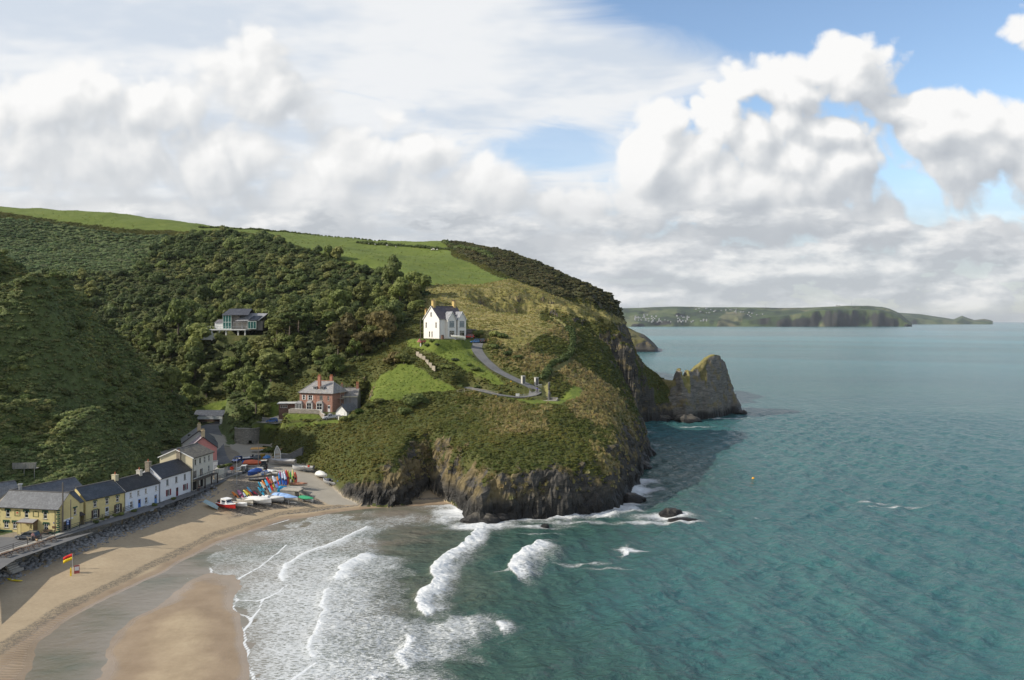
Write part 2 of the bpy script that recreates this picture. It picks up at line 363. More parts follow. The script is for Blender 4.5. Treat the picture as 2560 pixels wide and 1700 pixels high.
_xs = np.concatenate([np.arange(-470,-200,2.0), np.arange(-200,-62,.9), np.arange(-62,60,.45), np.arange(60,136,.65)])
_ys = np.concatenate([np.arange(60,150,1.1), np.arange(150,182,.7), np.arange(182,300,.45), np.arange(300,425,.8), np.arange(425,780,2.4), np.arange(780,1000,12)])
GX, GY = np.meshgrid(_xs, _ys)
LH, BHH, CD, HS, LSM = ground(GX, GY)
HZ = np.maximum(LH, BHH)
IS_LAND = LH >= BHH

def sample(x, y):
    """height of the finished ground at x, y"""
    i = min(max(np.searchsorted(_xs, x)-1, 0), len(_xs)-2); j = min(max(np.searchsorted(_ys, y)-1, 0), len(_ys)-2)
    u = (x-_xs[i])/(_xs[i+1]-_xs[i]); v = (y-_ys[j])/(_ys[j+1]-_ys[j])
    return float((HZ[j, i]*(1-u)+HZ[j, i+1]*u)*(1-v)+(HZ[j+1, i]*(1-u)+HZ[j+1, i+1]*u)*v)
def on_ground(px, py, d0=None):
    """where the sight line through photo pixel (px, py) meets the ground"""
    a = 100.0 if d0 is None else d0
    prev = None
    for k in range(4000):
        v = at(px, py, a)
        if _xs[0] < v.x < _xs[-1] and _ys[0] < v.y < _ys[-1]:
            if v.z <= sample(v.x, v.y):
                lo, hi = a-.25, a
                for _ in range(12):
                    mid = (lo+hi)/2; q = at(px, py, mid)
                    if q.z <= sample(q.x, q.y): hi = mid
                    else: lo = mid
                q = at(px, py, hi); return Vector((q.x, q.y, sample(q.x, q.y)))
        a += .25
    return None

# slope of the smooth ground
gy_, gx_ = np.gradient(HZ, _ys, _xs)
NZ = 1/np.sqrt(1+gx_**2+gy_**2)
def project(X, Y, Z): return CX+X/Y*FPX, CY-(Z-CAMH)/Y*FPX
PXX, PYY = project(GX, GY, HZ)

# what grows or lies where (plan areas, traced where the photo shows their borders)
def area(pts, soft_noise=6, X=None, Y=None, PXv=None, PYv=None):
    X = GX if X is None else X; Y = GY if Y is None else Y
    a = (PXX if PXv is None else PXv) + (fbm(X/7, Y/7, oct=3, s=5)-.5)*soft_noise*2
    b = (PYY if PYv is None else PYv) + (fbm(X/7, Y/7, oct=3, s=6)-.5)*soft_noise*.8
    return inside(pts, a, b)
land_in = IS_LAND & (CD > 1)
far = GY > 330
FIELD = area([(-600,300),(520,540),(1140,575),(1120,618),(1130,640),(1180,660),(1240,690),(1272,698),(1200,712),(1066,713),(960,683),(850,650),(720,609),(640,585),(560,575),(470,580),(300,572),(120,550),(0,530),(-600,470)], 4) & (GY > 385)
DRYG = area([(1066,713),(1200,710),(1272,697),(1300,705),(1400,742),(1500,778),(1570,800),(1570,815),(1480,803),(1380,775),(1330,772),(1345,800),(1300,850),(1260,865),(1180,830),(1165,800),(1120,790),(1040,770),(1050,740)], 7) & (GY > 290)
DRYG |= area([(1165,800),(1250,775),(1345,772),(1352,800),(1395,812),(1340,845),(1290,878),(1262,866),(1245,848),(1215,838)], 8) & (GY > 270)
LAWN = (area([(1010,848),(1190,850),(1180,890),(1260,960),(1240,965),(1160,925),(1080,880),(1020,870)], 4) | area([(920,960),(990,905),(1020,905),(1120,960),(1130,975),(1060,985),(990,1000),(920,1005)], 22)
        | area([(1255,995),(1330,1000),(1395,1003),(1430,962),(1456,975),(1450,992),(1400,1010),(1330,1010)], 4) | area([(705,1034),(800,1036),(800,1046),(740,1050),(700,1046)], 3) | area([(600,1080),(640,1064),(700,1061),(850,1049),(850,1057),(700,1070),(640,1074)], 3)        | area([(650,1010),(700,1005),(690,1045),(640,1052)], 4) | area([(500,1065),(550,1063),(548,1075),(500,1078)], 3) | area([(460,1025),(600,990),(640,1000),(560,1030)], 6)) & (GY > 225)
BRACK = (area([(-600,480),(0,545),(120,560),(300,585),(430,590),(330,680),(200,690),(0,700),(-600,760)], 10) & (GY > 300)) | ((GX < -88) & (GY < 300) & (GX < -60-.2*(GY-160)))
HEATH = area([(1122,618),(1115,606),(1171,600),(1300,630),(1420,690),(1560,745),(1590,800),(1560,800),(1460,750),(1380,738),(1330,715),(1270,690),(1190,655)], 5) & (GY > 400)
OCHRE = np.clip(sst(fbm(GX/16, GY/16, oct=4, s=41), .50, .66)*sst(GX, -20, 12)*sst(GY, 330, 290), 0, 1)
PATH = [tuple(at(*p)) for p in [(1366,985,250),(1362,960,256),(1378,925,266),(1425,895,280),(1432,845,298),(1420,822,308),(1380,800,322),(1345,785,338)]]
pd_, _ = line_dist(PATH, GX, GY)
# rough, steep and near the sea: bare rock
rk = fbm(GX/5, GY/5, GX*0+HZ/7, oct=4, s=51)
steep = sst(NZ, .70, .48)
hrel = HZ/np.maximum(HS, 3)
ROCK = np.clip(sst(steep*.75+sst(hrel, 1.15, .55)*.65+(rk-.5)*1.5, .62, .85), 0, 1)*(CD < 34)*(CD > -8)*sst(HS, 3.6, 6)*(GX > -64)
ROCK = ROCK*np.clip(1-sst(fbm(GX/8, GY/8, HZ/10, oct=4, s=53), .46, .56)*sst(HZ, 5, 11)*.95, 0, 1)
ROCK = np.maximum(ROCK, sst(HZ, 3.6, 1.6)*(CD < 9)*(GX > -58)*sst(HS, 3.6, 5))
ROCK = np.where(GY > 340, np.maximum(ROCK, sst(NZ, .55, .40)*(CD < 40)*sst(fbm(GX/9, GY/9, HZ/9, oct=4, s=54), .60, .48)), ROCK)
ROCK = ROCK*IS_LAND
FIELD = FIELD & (ROCK < .4)
# crags: strata standing proud of the rock faces, leaning as the beds lean
nx, ny, nz = -gx_*NZ, -gy_*NZ, NZ
sx = GX*.80+HZ*.60; sz = -GX*.60+HZ*.80
crag = fbm(sx/6.0, GY/5.0, sz/1.5, oct=5, s=61, ridged=True, gain=.6)-.62
crag2 = fbm(GX/9, GY/9, HZ/14, oct=3, s=62, ridged=True)-.6
amp = ROCK*(2.9*crag+3.0*crag2)*sst(HZ, -3, .5)
VX = GX+nx*amp; VY = GY+ny*amp; VZ = HZ+nz*amp*.6
tus = (fbm(GX/1.1, GY/1.1, oct=2, s=71)-.5)*(1-ROCK)*IS_LAND*(CD > .5)
wayd = np.full(GX.shape, 99.0)
for pts, hw, soft in WAYS: wayd = np.minimum(wayd, line_dist(pts, GX, GY)[0]-hw)
padm = np.full(GX.shape, 99.0)
for (px, py, hw, hd, rot, z, soft) in PADS:
    c, s_ = math.cos(rot), math.sin(rot); u = (GX-px)*c+(GY-py)*s_; v = -(GX-px)*s_+(GY-py)*c
    padm = np.minimum(padm, np.hypot(np.maximum(np.abs(u)-hw, 0), np.maximum(np.abs(v)-hd, 0)))
soft_ok = sst(wayd, .8, 3)*sst(padm, 1, 4)
VZ = VZ + tus*soft_ok*np.where(FIELD | LAWN, .15, np.where(DRYG, .5, 1.0)) - .9*sst(pd_, 1.1, .3)*IS_LAND
# beach ripples and low bars
RIP = sst(PXX, 380, 60)*sst(PYY, 1500, 1580)*sst(BHH, .28, .05)
VZ = VZ + np.where(IS_LAND, 0, (fbm(GX/2.5, GY/2.5, oct=3, s=81)-.5)*.05)

def grid_mesh(name, VX, VY, VZ, keep, attrs, mat, smooth=True):
    h, w = VX.shape; idx = np.arange(h*w).reshape(h, w)
    q = np.stack([idx[:-1, :-1], idx[:-1, 1:], idx[1:, 1:], idx[1:, :-1]], -1)[keep]
    used = np.zeros(h*w, bool); used[q.ravel()] = True
    remap = np.cumsum(used)-1; q = remap[q].astype(np.int32)
    co = np.stack([VX.ravel(), VY.ravel(), VZ.ravel()], -1)[used].astype(np.float32)
    me = D_.meshes.new(name); me.vertices.add(len(co)); me.vertices.foreach_set('co', co.ravel())
    me.loops.add(q.size); me.loops.foreach_set('vertex_index', q.ravel())
    me.polygons.add(len(q)); me.polygons.foreach_set('loop_start', np.arange(0, q.size, 4, dtype=np.int32))
    me.polygons.foreach_set('use_smooth', np.full(len(q), smooth) if isinstance(smooth, bool) else smooth[keep])
    me.update(calc_edges=True)
    for k, v in attrs.items():
        if isinstance(v, tuple):
            a = me.attributes.new(k, 'FLOAT_COLOR', 'POINT'); vv = [np.broadcast_to(np.asarray(c, np.float32), VX.shape).ravel()[used] for c in v]
            while len(vv) < 4: vv.append(np.zeros_like(vv[0]))
            a.data.foreach_set('color', np.stack(vv, -1).astype(np.float32).ravel())
        else:
            a = me.attributes.new(k, 'FLOAT', 'POINT'); a.data.foreach_set('value', np.asarray(v, np.float32).ravel()[used])
    me.materials.append(mat); o = D_.objects.new(name, me); COL.objects.link(o); return o

# ---------------------------------------------------------------- ground materials
def material(name):
    m = D_.materials.new(name); m.use_nodes = True; m.node_tree.nodes.clear()
    return m, NT(m.node_tree)
def finish(N, col, rough=.8, bump=None, spec=.3, metal=0.0, bstr=.5, bdist=.1, trans=None, coat=None):
    b = N.node('ShaderNodeBsdfPrincipled'); N.put(b.inputs['Base Color'], col); N.put(b.inputs['Roughness'], rough)
    N.put(b.inputs['Specular IOR Level'], spec); N.put(b.inputs['Metallic'], metal)
    if coat: b.inputs['Coat Weight'].default_value = coat; b.inputs['Coat Roughness'].default_value = .08
    if bump is not None:
        n = N.node('ShaderNodeBump'); N.put(n.inputs['Strength'], bstr); n.inputs['Distance'].default_value = bdist; N.put(n.inputs['Height'], bump)
        N.l.new(n.outputs[0], b.inputs['Normal'])
    o = N.node('ShaderNodeOutputMaterial'); s = b.outputs[0]
    if trans is not None:
        t = N.node('ShaderNodeBsdfTranslucent'); N.put(t.inputs[0], trans); x = N.node('ShaderNodeMixShader'); x.inputs[0].default_value = .4
        N.l.new(s, x.inputs[1]); N.l.new(t.outputs[0], x.inputs[2]); s = x.outputs[0]
    N.l.new(s, o.inputs[0]); return b

def land_material(name='land_cover', rk=1.0):
    m, N = material(name)
    p = N.node('ShaderNodeNewGeometry').outputs['Position']
    a = N.attr('cover'); r, g, b = N.node('ShaderNodeSeparateColor'), None, None
    N.l.new(a['Color'], r.inputs[0]); rock, field, dry = r.outputs[0], r.outputs[1], r.outputs[2]
    a2 = N.attr('cover2'); r2 = N.node('ShaderNodeSeparateColor'); N.l.new(a2['Color'], r2.inputs[0]); lawn, brack, heath = r2.outputs
    a3 = N.attr('cover3'); r3 = N.node('ShaderNodeSeparateColor'); N.l.new(a3['Color'], r3.inputs[0]); ochre, path, hard = r3.outputs
    n1 = N.noise(p, .12, 5, .6); n2 = N.noise(p, .9, 4, .6); n3 = N.noise(p, 4, 3, .6)
    x_, _y, z = N.xyz(p)
    scrub = N.ramp(N.add(N.mul(n1, .6), N.mul(n2, .4)), [(.3, (.030, .044, .011)), (.5, (.060, .070, .019)), (.65, (.095, .092, .028)), (.8, (.12, .10, .04))])
    och = N.ramp(n2, [(.3, (.13, .10, .04)), (.6, (.24, .19, .085)), (.8, (.30, .24, .12))])
    c = N.mix(N.mul(ochre, .8), scrub, och)
    streak = N.noise(N.vm('MULTIPLY', p, (.25, .5, .35)), 1.0, 4, .6)
    fieldc = N.ramp(N.add(N.mul(n1, .55), N.mul(streak, .45)), [(.3, (.085, .120, .018)), (.55, (.12, .155, .026)), (.75, (.175, .18, .045))])
    c = N.mix(field, c, fieldc)
    st2 = N.noise(N.vm('MULTIPLY', p, (.12, .35, .5)), 1.0, 5, .65)
    dryc = N.ramp(N.add(N.mul(st2, .7), N.mul(n3, .3)), [(.28, (.075, .085, .02)), (.45, (.17, .155, .045)), (.6, (.27, .225, .095)), (.8, (.36, .30, .16))])
    c = N.mix(dry, c, dryc)
    lawnc = N.ramp(N.add(N.add(N.mul(n2, .35), N.mul(n3, .3)), N.mul(N.noise(p, .3, 3, .6), .35)), [(.34, (.060, .088, .014)), (.52, (.115, .15, .022)), (.68, (.19, .19, .05))])
    c = N.mix(lawn, c, lawnc)
    bc = N.ramp(n2, [(.3, (.05, .07, .022)), (.6, (.10, .125, .042)), (.8, (.14, .155, .065))])
    c = N.mix(brack, c, bc)
    hc = N.ramp(n2, [(.3, (.030, .034, .014)), (.6, (.06, .06, .026)), (.85, (.12, .10, .045))])
    c = N.mix(heath, c, hc)
    c = N.mix(path, c, N.ramp(n3, [(.3, (.13, .15, .035)), (.7, (.26, .22, .11))]))
    # rock: tilted beds of grey slate and shale, rusty and pale streaks, black wet foot
    rot = N.node('ShaderNodeMapping'); N.put(rot.inputs[0], p); rot.inputs['Rotation'].default_value = (.1, -.64, .2); rot.inputs['Scale'].default_value = (.12, .16, .75)
    beds = N.noise(rot.outputs[0], 1.6, 6, .65, .5); beds2 = N.noise(rot.outputs[0], 6, 4, .6)
    blot = N.noise(p, .22, 5, .6)
    rockc = N.ramp(N.add(N.mul(beds, .6), N.mul(beds2, .4)), [(.30, (.014*rk, .014*rk, .014*rk)), (.46, (.050*rk, .047*rk, .042*rk)), (.6, (.088*rk, .080*rk, .069*rk)), (.78, (.24*rk, .215*rk, .18*rk))])
    lich = N.mul(N.sstep(N.add(blot, N.mul(N.sstep(x_, 16, -8), .10)), .50, .64), N.sstep(z, 3.0, 7))
    rockc = N.mix(N.mul(lich, .75), rockc, N.ramp(n2, [(.3, (.11, .085, .035)), (.7, (.26, .20, .095))]))
    wet = N.sstep(N.add(z, N.mad(n1, -5, 2.3)), 4.8, 1.6)
    rockc = N.mix(wet, rockc, N.ramp(beds2, [(.3, (.006, .006, .006)), (.7, (.028, .026, .022))]))
    edge = N.sstep(N.add(rock, N.mad(n3, .5, -.25)), .38, .62)
    c = N.mix(edge, c, rockc)
    hardc = N.ramp(N.add(N.mul(n1, .5), N.mul(n3, .5)), [(.3, (.17, .145, .11)), (.7, (.30, .26, .20))])
    c = N.mix(hard, c, hardc)
    rough = N.mix(N.mul(wet, edge), (.9, .9, .9), (.35, .35, .35))
    h = N.add(N.mul(n3, .25), N.mul(n2, .75)); h = N.mix(edge, h, N.add(beds, N.mul(beds2, .5)))
    finish(N, c, rough, h, .25, bstr=.8, bdist=.5)
    return m

def sand_material():
    m, N = material('beach_sand')
    p = N.node('ShaderNodeNewGeometry').outputs['Position']; x, y, z = N.xyz(p)
    a = N.attr('shore'); r = N.node('ShaderNodeSeparateColor'); N.l.new(a['Color'], r.inputs[0]); wrack, pebble, hard = r.outputs
    n1 = N.noise(p, .18, 5, .6); n2 = N.noise(p, 1.6, 5, .65); n3 = N.noise(p, 7, 3, .7)
    dry = N.ramp(N.add(N.mul(n1, .5), N.mul(n2, .5)), [(.3, (.305, .235, .150)), (.55, (.385, .30, .195)), (.75, (.44, .355, .235))])
    bars = N.ramp(n1, [(.35, (.245, .178, .112)), (.65, (.315, .235, .155))])
    wetm = N.sstep(N.add(z, N.mad(n1, .12, -.06)), .33, .14)
    c = N.mix(wetm, dry, bars)
    # drift line of weed and small stones
    spk = N.sstep(N.add(n3, N.mul(n2, .55)), .88, .74)
    w = N.sstep(N.add(wrack, N.mad(n2, .7, -.35)), .35, .75)
    vs = N.voro(p, 2.2)[0]
    c = N.mix(N.mul(N.mul(w, N.sstep(N.add(n3, N.mul(n2, .7)), .68, .95)), .8), c, (.085, .078, .064))
    peb = N.ramp(N.voro(p, 3.0)[1], [(.2, (.07, .062, .052)), (.5, (.17, .145, .115)), (.8, (.30, .255, .20))])
    pm = N.sstep(N.add(pebble, N.mad(n2, .8, -.4)), .4, .65)
    c = N.mix(N.mul(pm, .85), c, peb)
    wr = N.noise(N.vm('MULTIPLY', p, (.5, 1.6, 1)), 1.3, 5, .65)
    sp2 = N.mul(N.sstep(wr, .60, .70), N.sstep(z, .8, 1.6))
    c = N.mix(N.mul(sp2, .55), c, (.13, .095, .06))
    hc = N.ramp(N.add(N.mul(n1, .4), N.mul(n3, .6)), [(.3, (.26, .235, .19)), (.7, (.40, .36, .295))])
    c = N.mix(hard, c, hc)
    rip = N.node('ShaderNodeTexWave', wave_type='BANDS', bands_direction='Y'); N.put(rip.inputs[0], p); rip.inputs['Scale'].default_value = .38; rip.inputs['Distortion'].default_value = 5; rip.inputs['Detail'].default_value = 3; rip.inputs['Detail Scale'].default_value = .7
    ripm = N.attr('ripple')['Fac']
    film = N.mul(ripm, N.sstep(N.add(rip.outputs['Fac'], N.mad(n1, .8, -.4)), .30, .70))
    film = N.m('MAXIMUM', film, N.mul(N.sstep(N.add(z, N.mad(n1, .08, -.04)), .085, .035), .8))
    c = N.mix(N.mul(film, .35), c, (.20, .165, .135))
    rough = N.lin(wetm, 0, 1, .9, .55); rough = N.add(N.mul(rough, N.sub(1, film)), N.mul(film, .12))
    finish(N, c, rough, N.add(N.mul(n2, .6), N.mul(n3, .4)), N.lin(film, 0, 1, .25, .6), bstr=N.lin(film, 0, 1, .5, .03), bdist=.12)
    return m

keepz = np.minimum.reduce([HZ[:-1, :-1], HZ[1:, 1:], HZ[:-1, 1:], HZ[1:, :-1]])
isl = IS_LAND.astype(int); cnt = isl[:-1, :-1]+isl[1:, 1:]+isl[:-1, 1:]+isl[1:, :-1]
kl = (cnt >= 2) & (np.maximum.reduce([HZ[:-1, :-1], HZ[1:, 1:], HZ[:-1, 1:], HZ[1:, :-1]]) > -2.2)
kb = (cnt < 2) & (np.maximum.reduce([HZ[:-1, :-1], HZ[1:, 1:], HZ[:-1, 1:], HZ[1:, :-1]]) > -1.6)
F_ = lambda a: a.astype(np.float32)
HARD = F_(((PXX < 760) & (GY > 222) & (GX < -50) & ~IS_LAND) | area([(690,1180),(760,1165),(800,1200),(905,1245),(900,1262),(820,1262),(740,1215),(700,1200)], 3) & ~IS_LAND)
WL = [tuple(on(*p, .3)) for p in [(-60,1665),(0,1624),(59,1583),(148,1525),(237,1482),(326,1441),(415,1396),(520,1343),(694,1287),(850,1268)]]
WRACK = .95*np.exp(-((line_dist(WL, GX, GY)[0]+1.2*(fbm(GX/5, GY/5, oct=3, s=88)-.5))/1.5)**2)
PEB = sst(BHH, .8, 1.3)*sst(PXX, 470, 660)*sst(PXX, 900, 800)*(1-HARD)*.9 + sst(PXX, 150, 20)*sst(BHH, 1.7, 2.3)*.8 + .75*np.exp(-((BHH-.42)/.12)**2)*sst(PXX, 600, 760)
land_o = grid_mesh('hills', VX, VY, VZ, kl, dict(cover=(ROCK, F_(FIELD), F_(DRYG)), cover2=(F_(LAWN), F_(BRACK & ~FIELD), F_(HEATH)), cover3=(OCHRE*(1-F_(LAWN)), sst(pd_, 1.4, .7)*F_(IS_LAND), np.maximum(F_((GX < -76) & (GY > 150) & (GY < 262) & (wayd < 6) & (HZ < 8)), (1-sst(LH-BHH, .1, .7))*(GX > -64)*(GX < -10)*(BHH > .2)))), land_material(), smooth=(ROCK[:-1, :-1] < .5))
land_o['kind'] = 'structure'
beach_o = grid_mesh('beach', VX, VY, VZ, kb, dict(shore=(WRACK, PEB, HARD), ripple=RIP), sand_material())
beach_o['kind'] = 'structure'
# ---------------------------------------------------------------- sea
_sx = np.concatenate([-np.geomspace(30000, 100, 40), np.arange(-98,-66,.9), np.arange(-66,60,.4), np.arange(60,150,.7), np.arange(151,300,2.5), np.geomspace(300,30000,50)])
_sy = np.concatenate([np.arange(62,100,1.2), np.arange(100,235,.4), np.arange(235,420,.8), np.geomspace(421,26000,150)])
SX, SY = np.meshgrid(_sx, _sy)
near = sst(SY, 620, 300)*sst(np.abs(SX), 320, 160)
depth = np.full(SX.shape, 9.0); nm = (SY < 330) & (np.abs(SX) < 140)
depth[nm] = np.clip(-beach_f(SX[nm], SY[nm]), -1, 12)
def crest(pxs): return [tuple(on(px, py, 0))[:2] for px, py in pxs]
def z2(zx, zy): return (500+zx*.3388, 1240+zy*.3388)            # reading aids for the traced foam lines
def z3(zx, zy): return (1000+zx*.3388, 1240+zy*.3388)
# breakers: line of the front, reach of the white water behind it (m), strength, height of the crest
BREAK = [
 ([z2(2110,215),z2(2020,270),z2(1960,350),z2(1840,410),z2(1780,470),z2(1710,540),z2(1740,600),z2(1700,670),z2(1610,740),z2(1600,790),z2(1640,850),z2(1690,890)], 5.5, 1.0, .9),
 ([z3(1075,335),z3(970,385),z3(870,450),z3(800,520),z3(830,580),z3(890,620)], 7.0, 1.0, 1.1),
 ([z2(1525,990),z2(1520,1060),z2(1510,1130),z2(1450,1190),z2(1490,1240),z2(1590,1290)], 2.2, .95, .6),
 ([z2(1265,410),z2(1180,440),z2(1080,490),z2(1020,550),z2(1000,590),z2(1020,640)], 7.5, .85, .35),
 ([z2(1020,650),z2(930,700),z2(905,770),z2(915,850),z2(890,920),z2(840,1000),z2(815,1100),z2(830,1170),z2(865,1230)], 7.0, .62, .25),
 ([z2(1300,205),z2(1180,245),z2(1060,310),z2(960,360),z2(820,400),z2(730,440),z2(640,500),z2(595,560),z2(610,610),z2(630,660)], 6.0, .6, .22),
 ([z2(2200,900),z2(2220,960),z2(2240,1010)], 4.0, .75, .5),
 ([z2(1250,1290),z2(1270,1330),z2(1290,1358)], 5.0, .8, .3),
 ([z3(1600,400),z3(1660,420),z3(1700,365)], 3.0, .85, .3),
]
# thin white edges of the swash
EDGES = [[z2(80,530),z2(75,590),z2(55,630),z2(125,680),z2(110,710),z2(180,745),z2(280,770)],
 [z2(640,360),z2(560,430),z2(440,525),z2(300,600),z2(250,650),z2(250,720),z2(280,765),z2(430,775),z2(470,760),z2(570,715),z2(640,660)],
 [z2(280,770),z2(240,820),z2(270,870),z2(350,890),z2(375,920),z2(440,830),z2(470,760)],
 [z2(375,920),z2(345,970),z2(322,1000),z2(335,1060),z2(325,1090),z2(360,1140),z2(335,1200),z2(355,1280),z2(390,1320),z2(392,1400)],
 [z2(865,1230),z2(770,1290),z2(670,1358),z2(600,1420)],
 [z2(0,350),z2(200,290),z2(430,240),z2(640,180),z2(820,120),z2(1000,90),z2(1150,95)]]
lead = EDGES[3]
foam = np.zeros(SX.shape); hgt = np.zeros(SX.shape); core = np.zeros(SX.shape)
m = (SY < 245) & (SX > -70) & (SX < 70)
X, Y = SX[m], SY[m]
PX, PY = project(X, Y, Y*0)
wx = (fbm(X/3, Y/3, oct=3, s=91)-.5)*1.6; wy = (fbm(X/3, Y/3, oct=3, s=92)-.5)*1.6
fo = np.zeros(X.shape); hg = np.zeros(X.shape); co_ = np.zeros(X.shape)
def side(pts, X, Y, par):
    i = np.clip(np.floor(par).astype(int), 0, len(pts)-2); P = np.array(pts); a = P[i]; b = P[i+1]
    return (b[:, 0]-a[:, 0])*(Y-a[:, 1])-(b[:, 1]-a[:, 1])*(X-a[:, 0])
for pts, reach, st, ht in BREAK:
    q = crest(pts); d, par = line_dist(q, X+wx, Y+wy); n = len(q)-1
    taper = sst(par, 0, .8)*sst(n-par, 0, .8)
    s = side(q, X+wx, Y+wy, par)                      # the lines run so that the open sea lies to their left
    behind = s > 0
    f = np.where(behind, np.exp(-(d/(reach*(.40+.7*fbm(X/2.2, Y/9, oct=3, s=86))))**1.3), np.exp(-(d/.35)**2))*st*(.35+.65*taper)
    fo = np.maximum(fo, f)
    hg = np.maximum(hg, ht*taper*np.where(behind, np.exp(-(d/(1.2+reach*.35))**2), np.exp(-(d/.8)**2)))
    co_ = np.maximum(co_, st*taper*np.where(behind, np.exp(-(d/(reach*.30*(.5+1.0*fbm(X/2.0, Y/6, oct=3, s=85))))**2), np.exp(-(d/.3)**2)))
    co_ = np.maximum(co_, .9*taper*np.exp(-(d/.45)**2))
for pts in EDGES:
    q = crest(pts); d, par = line_dist(q, X+wx*.35, Y+wy*.35)
    co_ = np.maximum(co_, np.exp(-(d/.30)**2)*(.72+.4*fbm(X/3, Y/3, oct=2, s=89)))
# surf zone: lace of spent foam between the swash edge and the outer break
outer = [z2(1300,190),z2(1480,90),z2(1900,150),z2(2010,300),z2(1700,560),z2(1600,760),z2(1700,900),z2(2150,830),z2(2380,900),z2(2360,1010),z2(2180,1060),z2(2300,1170),z2(1930,1240),z2(2030,1358),z2(2000,1500),z2(380,1500),z2(390,1320),z2(330,1150),z2(325,1000),z2(375,920),z2(240,820),z2(20,640),z2(20,500),z2(150,370),z2(450,270),z2(700,190),z2(1000,105)]
lx = PX+(fbm(X/4, Y/4, oct=4, s=95)-.5)*110; ly = PY+(fbm(X/4, Y/4, oct=4, s=96)-.5)*45
OFF = [(0,0),(-28,8),(-60,-10),(-95,4),(-45,22),(-130,-4),(10,-8)]
lace = sum(inside(outer, lx+np.where(PX > 900, -a, 0), ly+np.where(PX > 900, b, b*.3)).astype(float) for a, b in OFF)/len(OFF)
HOLE = [z2(1230,330),z2(1500,200),z2(1950,250),z2(1700,540),z2(1620,700),z2(1500,640),z2(1560,500),z2(1280,420)]
hole = sum(inside(HOLE, lx+a*.4, ly+b*.6).astype(float) for a, b in OFF)/len(OFF)
thin = .345+.11*sst(PX+(fbm(X/8, Y/8, oct=3, s=94)-.5)*160, 560, 760)+.14*(fbm(X/5, Y/5, oct=3, s=97)-.5)
thin = thin-.07*sst(PY+(fbm(X/6, Y/6, oct=3, s=93)-.5)*70, 1410, 1360)
thin = thin + .06*sst(PX, 640, 760)*sst(PY, 1420, 1500)
fo = np.maximum(fo, lace*thin*(1-hole)+.13*hole)
# white water along the foot of the cliffs and round the rocks awash
C = np.array(COAST); cd = np.full(X.shape, 99.0)
for i in range(len(C)-1):
    if not (C[i][0] > -17 and C[i+1][0] > -17 and C[i][1] < 420): continue
    d, _ = seg_dist(X, Y, C[i][:2], C[i+1][:2]); cd = np.minimum(cd, d)
brk = fbm(X/6, Y/6, oct=3, s=98)
fo = np.maximum(fo, np.exp(-(cd/(2.2+8.0*brk))**1.5)*(.40+.8*brk))
co_ = np.maximum(co_, np.exp(-(cd/(.6+2.2*brk**2))**2)*.9*sst(brk, .35, .6))
hg = np.maximum(hg, .8*np.exp(-(cd/1.6)**2)*sst(brk, .45, .7))
for (px, py, rx, ry, st) in [(1655,1290,10,4.8,.62),(1672,1288,6.5,3.6,.95),(1705,1303,6,2.2,.75),(1620,1305,10,2.4,.62),(1440,1305,16,2,.5),(1330,1318,8,1.5,.6),(1580,1375,4,1.3,.75),(1455,1408,7,1.2,.5),(1520,1420,6,.8,.45),(1560,1235,4,4,.7),(1600,1190,4,10,.5),(1350,1335,6,.8,.5),(1270,1430,3,.7,.55)]:
    c = on(px, py, 0); e = np.hypot((X-c.x+wx)/rx, (Y-c.y+wy)/ry); fo = np.maximum(fo, st*np.exp(-e**2.2)); co_ = np.maximum(co_, .8*st*np.exp(-(e*1.7)**2)*sst(brk, .3, .7))
foam[m] = fo; hgt[m] = hg*.62*(.6+.8*fbm(X/1.6, Y/1.6, oct=3, s=87)); core[m] = co_
# the stack, the far point and whitecaps out at sea
for (px, py, rx, ry, st) in [(1820,1046,14,2.2,.8),(1735,1066,12,2.2,.7),(1650,1052,8,2,.5),(1785,1083,3,1.5,.6),(2185,1256,5,1.2,.75),(2240,1265,9,1,.7),(1800,1272,1,.6,.6),(1893,1295,.8,.5,.7),(1916,1140,1.2,.6,.6),(1640,1110,6,5,.42),(1615,1080,6,10,.45),(2010,1556,1.2,.6,.5),(1865,1035,5,6,.4)]:
    c = on(px, py, 0); e = np.hypot((SX-c.x)/rx, (SY-c.y)/ry); w = 1-.5*fbm(SX/2, SY/2, oct=2, s=99)
    foam = np.maximum(foam, st*np.exp(-e**2)*w)
for (px, py, rx, ry) in [(1640,880,40,7),(1690,884,50,5)]:
    c = on(px, py, 0); foam = np.maximum(foam, .8*np.exp(-np.hypot((SX-c.x)/rx, (SY-c.y)/ry)**2))
# swell and chop as real relief
def swell(X, Y):
    h = 0
    for k, (wl, amp, ang, ph) in enumerate([(34,.22,-.35,0),(21,.16,-.15,1.3),(13.5,.16,.25,2.2),(8.3,.17,-.6,.7),(5.6,.14,.1,4.0),(3.7,.095,-.9,2.9),(2.6,.06,.5,1.1)]):
        kx, ky = math.cos(ang)*2*math.pi/wl, math.sin(ang)*2*math.pi/wl
        p = kx*X+ky*Y+ph+5*(fbm(X/wl/2.5, Y/wl/2.5, oct=2, s=110+k)-.5)
        h = h+amp*(1-2*np.abs(np.sin(p/2))**1.4)*(.4+1.2*vnoise(X/wl/1.3, Y/wl/1.3, None, 120+k))
    return h
amp_d = sst(depth, .15, 5)*near
SZ = swell(SX, SY)*amp_d + hgt*sst(depth, -.2, .4)
front = np.where(depth < .35, 1, 0)
SZ = np.where(depth < -.02, np.minimum(SZ, 0), SZ)
SZ = np.where((depth > -.3) & (SY < 250), SZ+.01*(fbm(SX/1.5, SY/1.5, oct=2, s=130)-.5)*sst(depth, .3, 0), SZ)
# big hump of the unbroken wave off the point
c = on(1400, 1370, 0); SZ = SZ + .9*np.exp(-(((SX-c.x)*.5-(SY-c.y)*.3)/3.2)**2-(((SX-c.x)*.3+(SY-c.y)*.5)/9)**2)

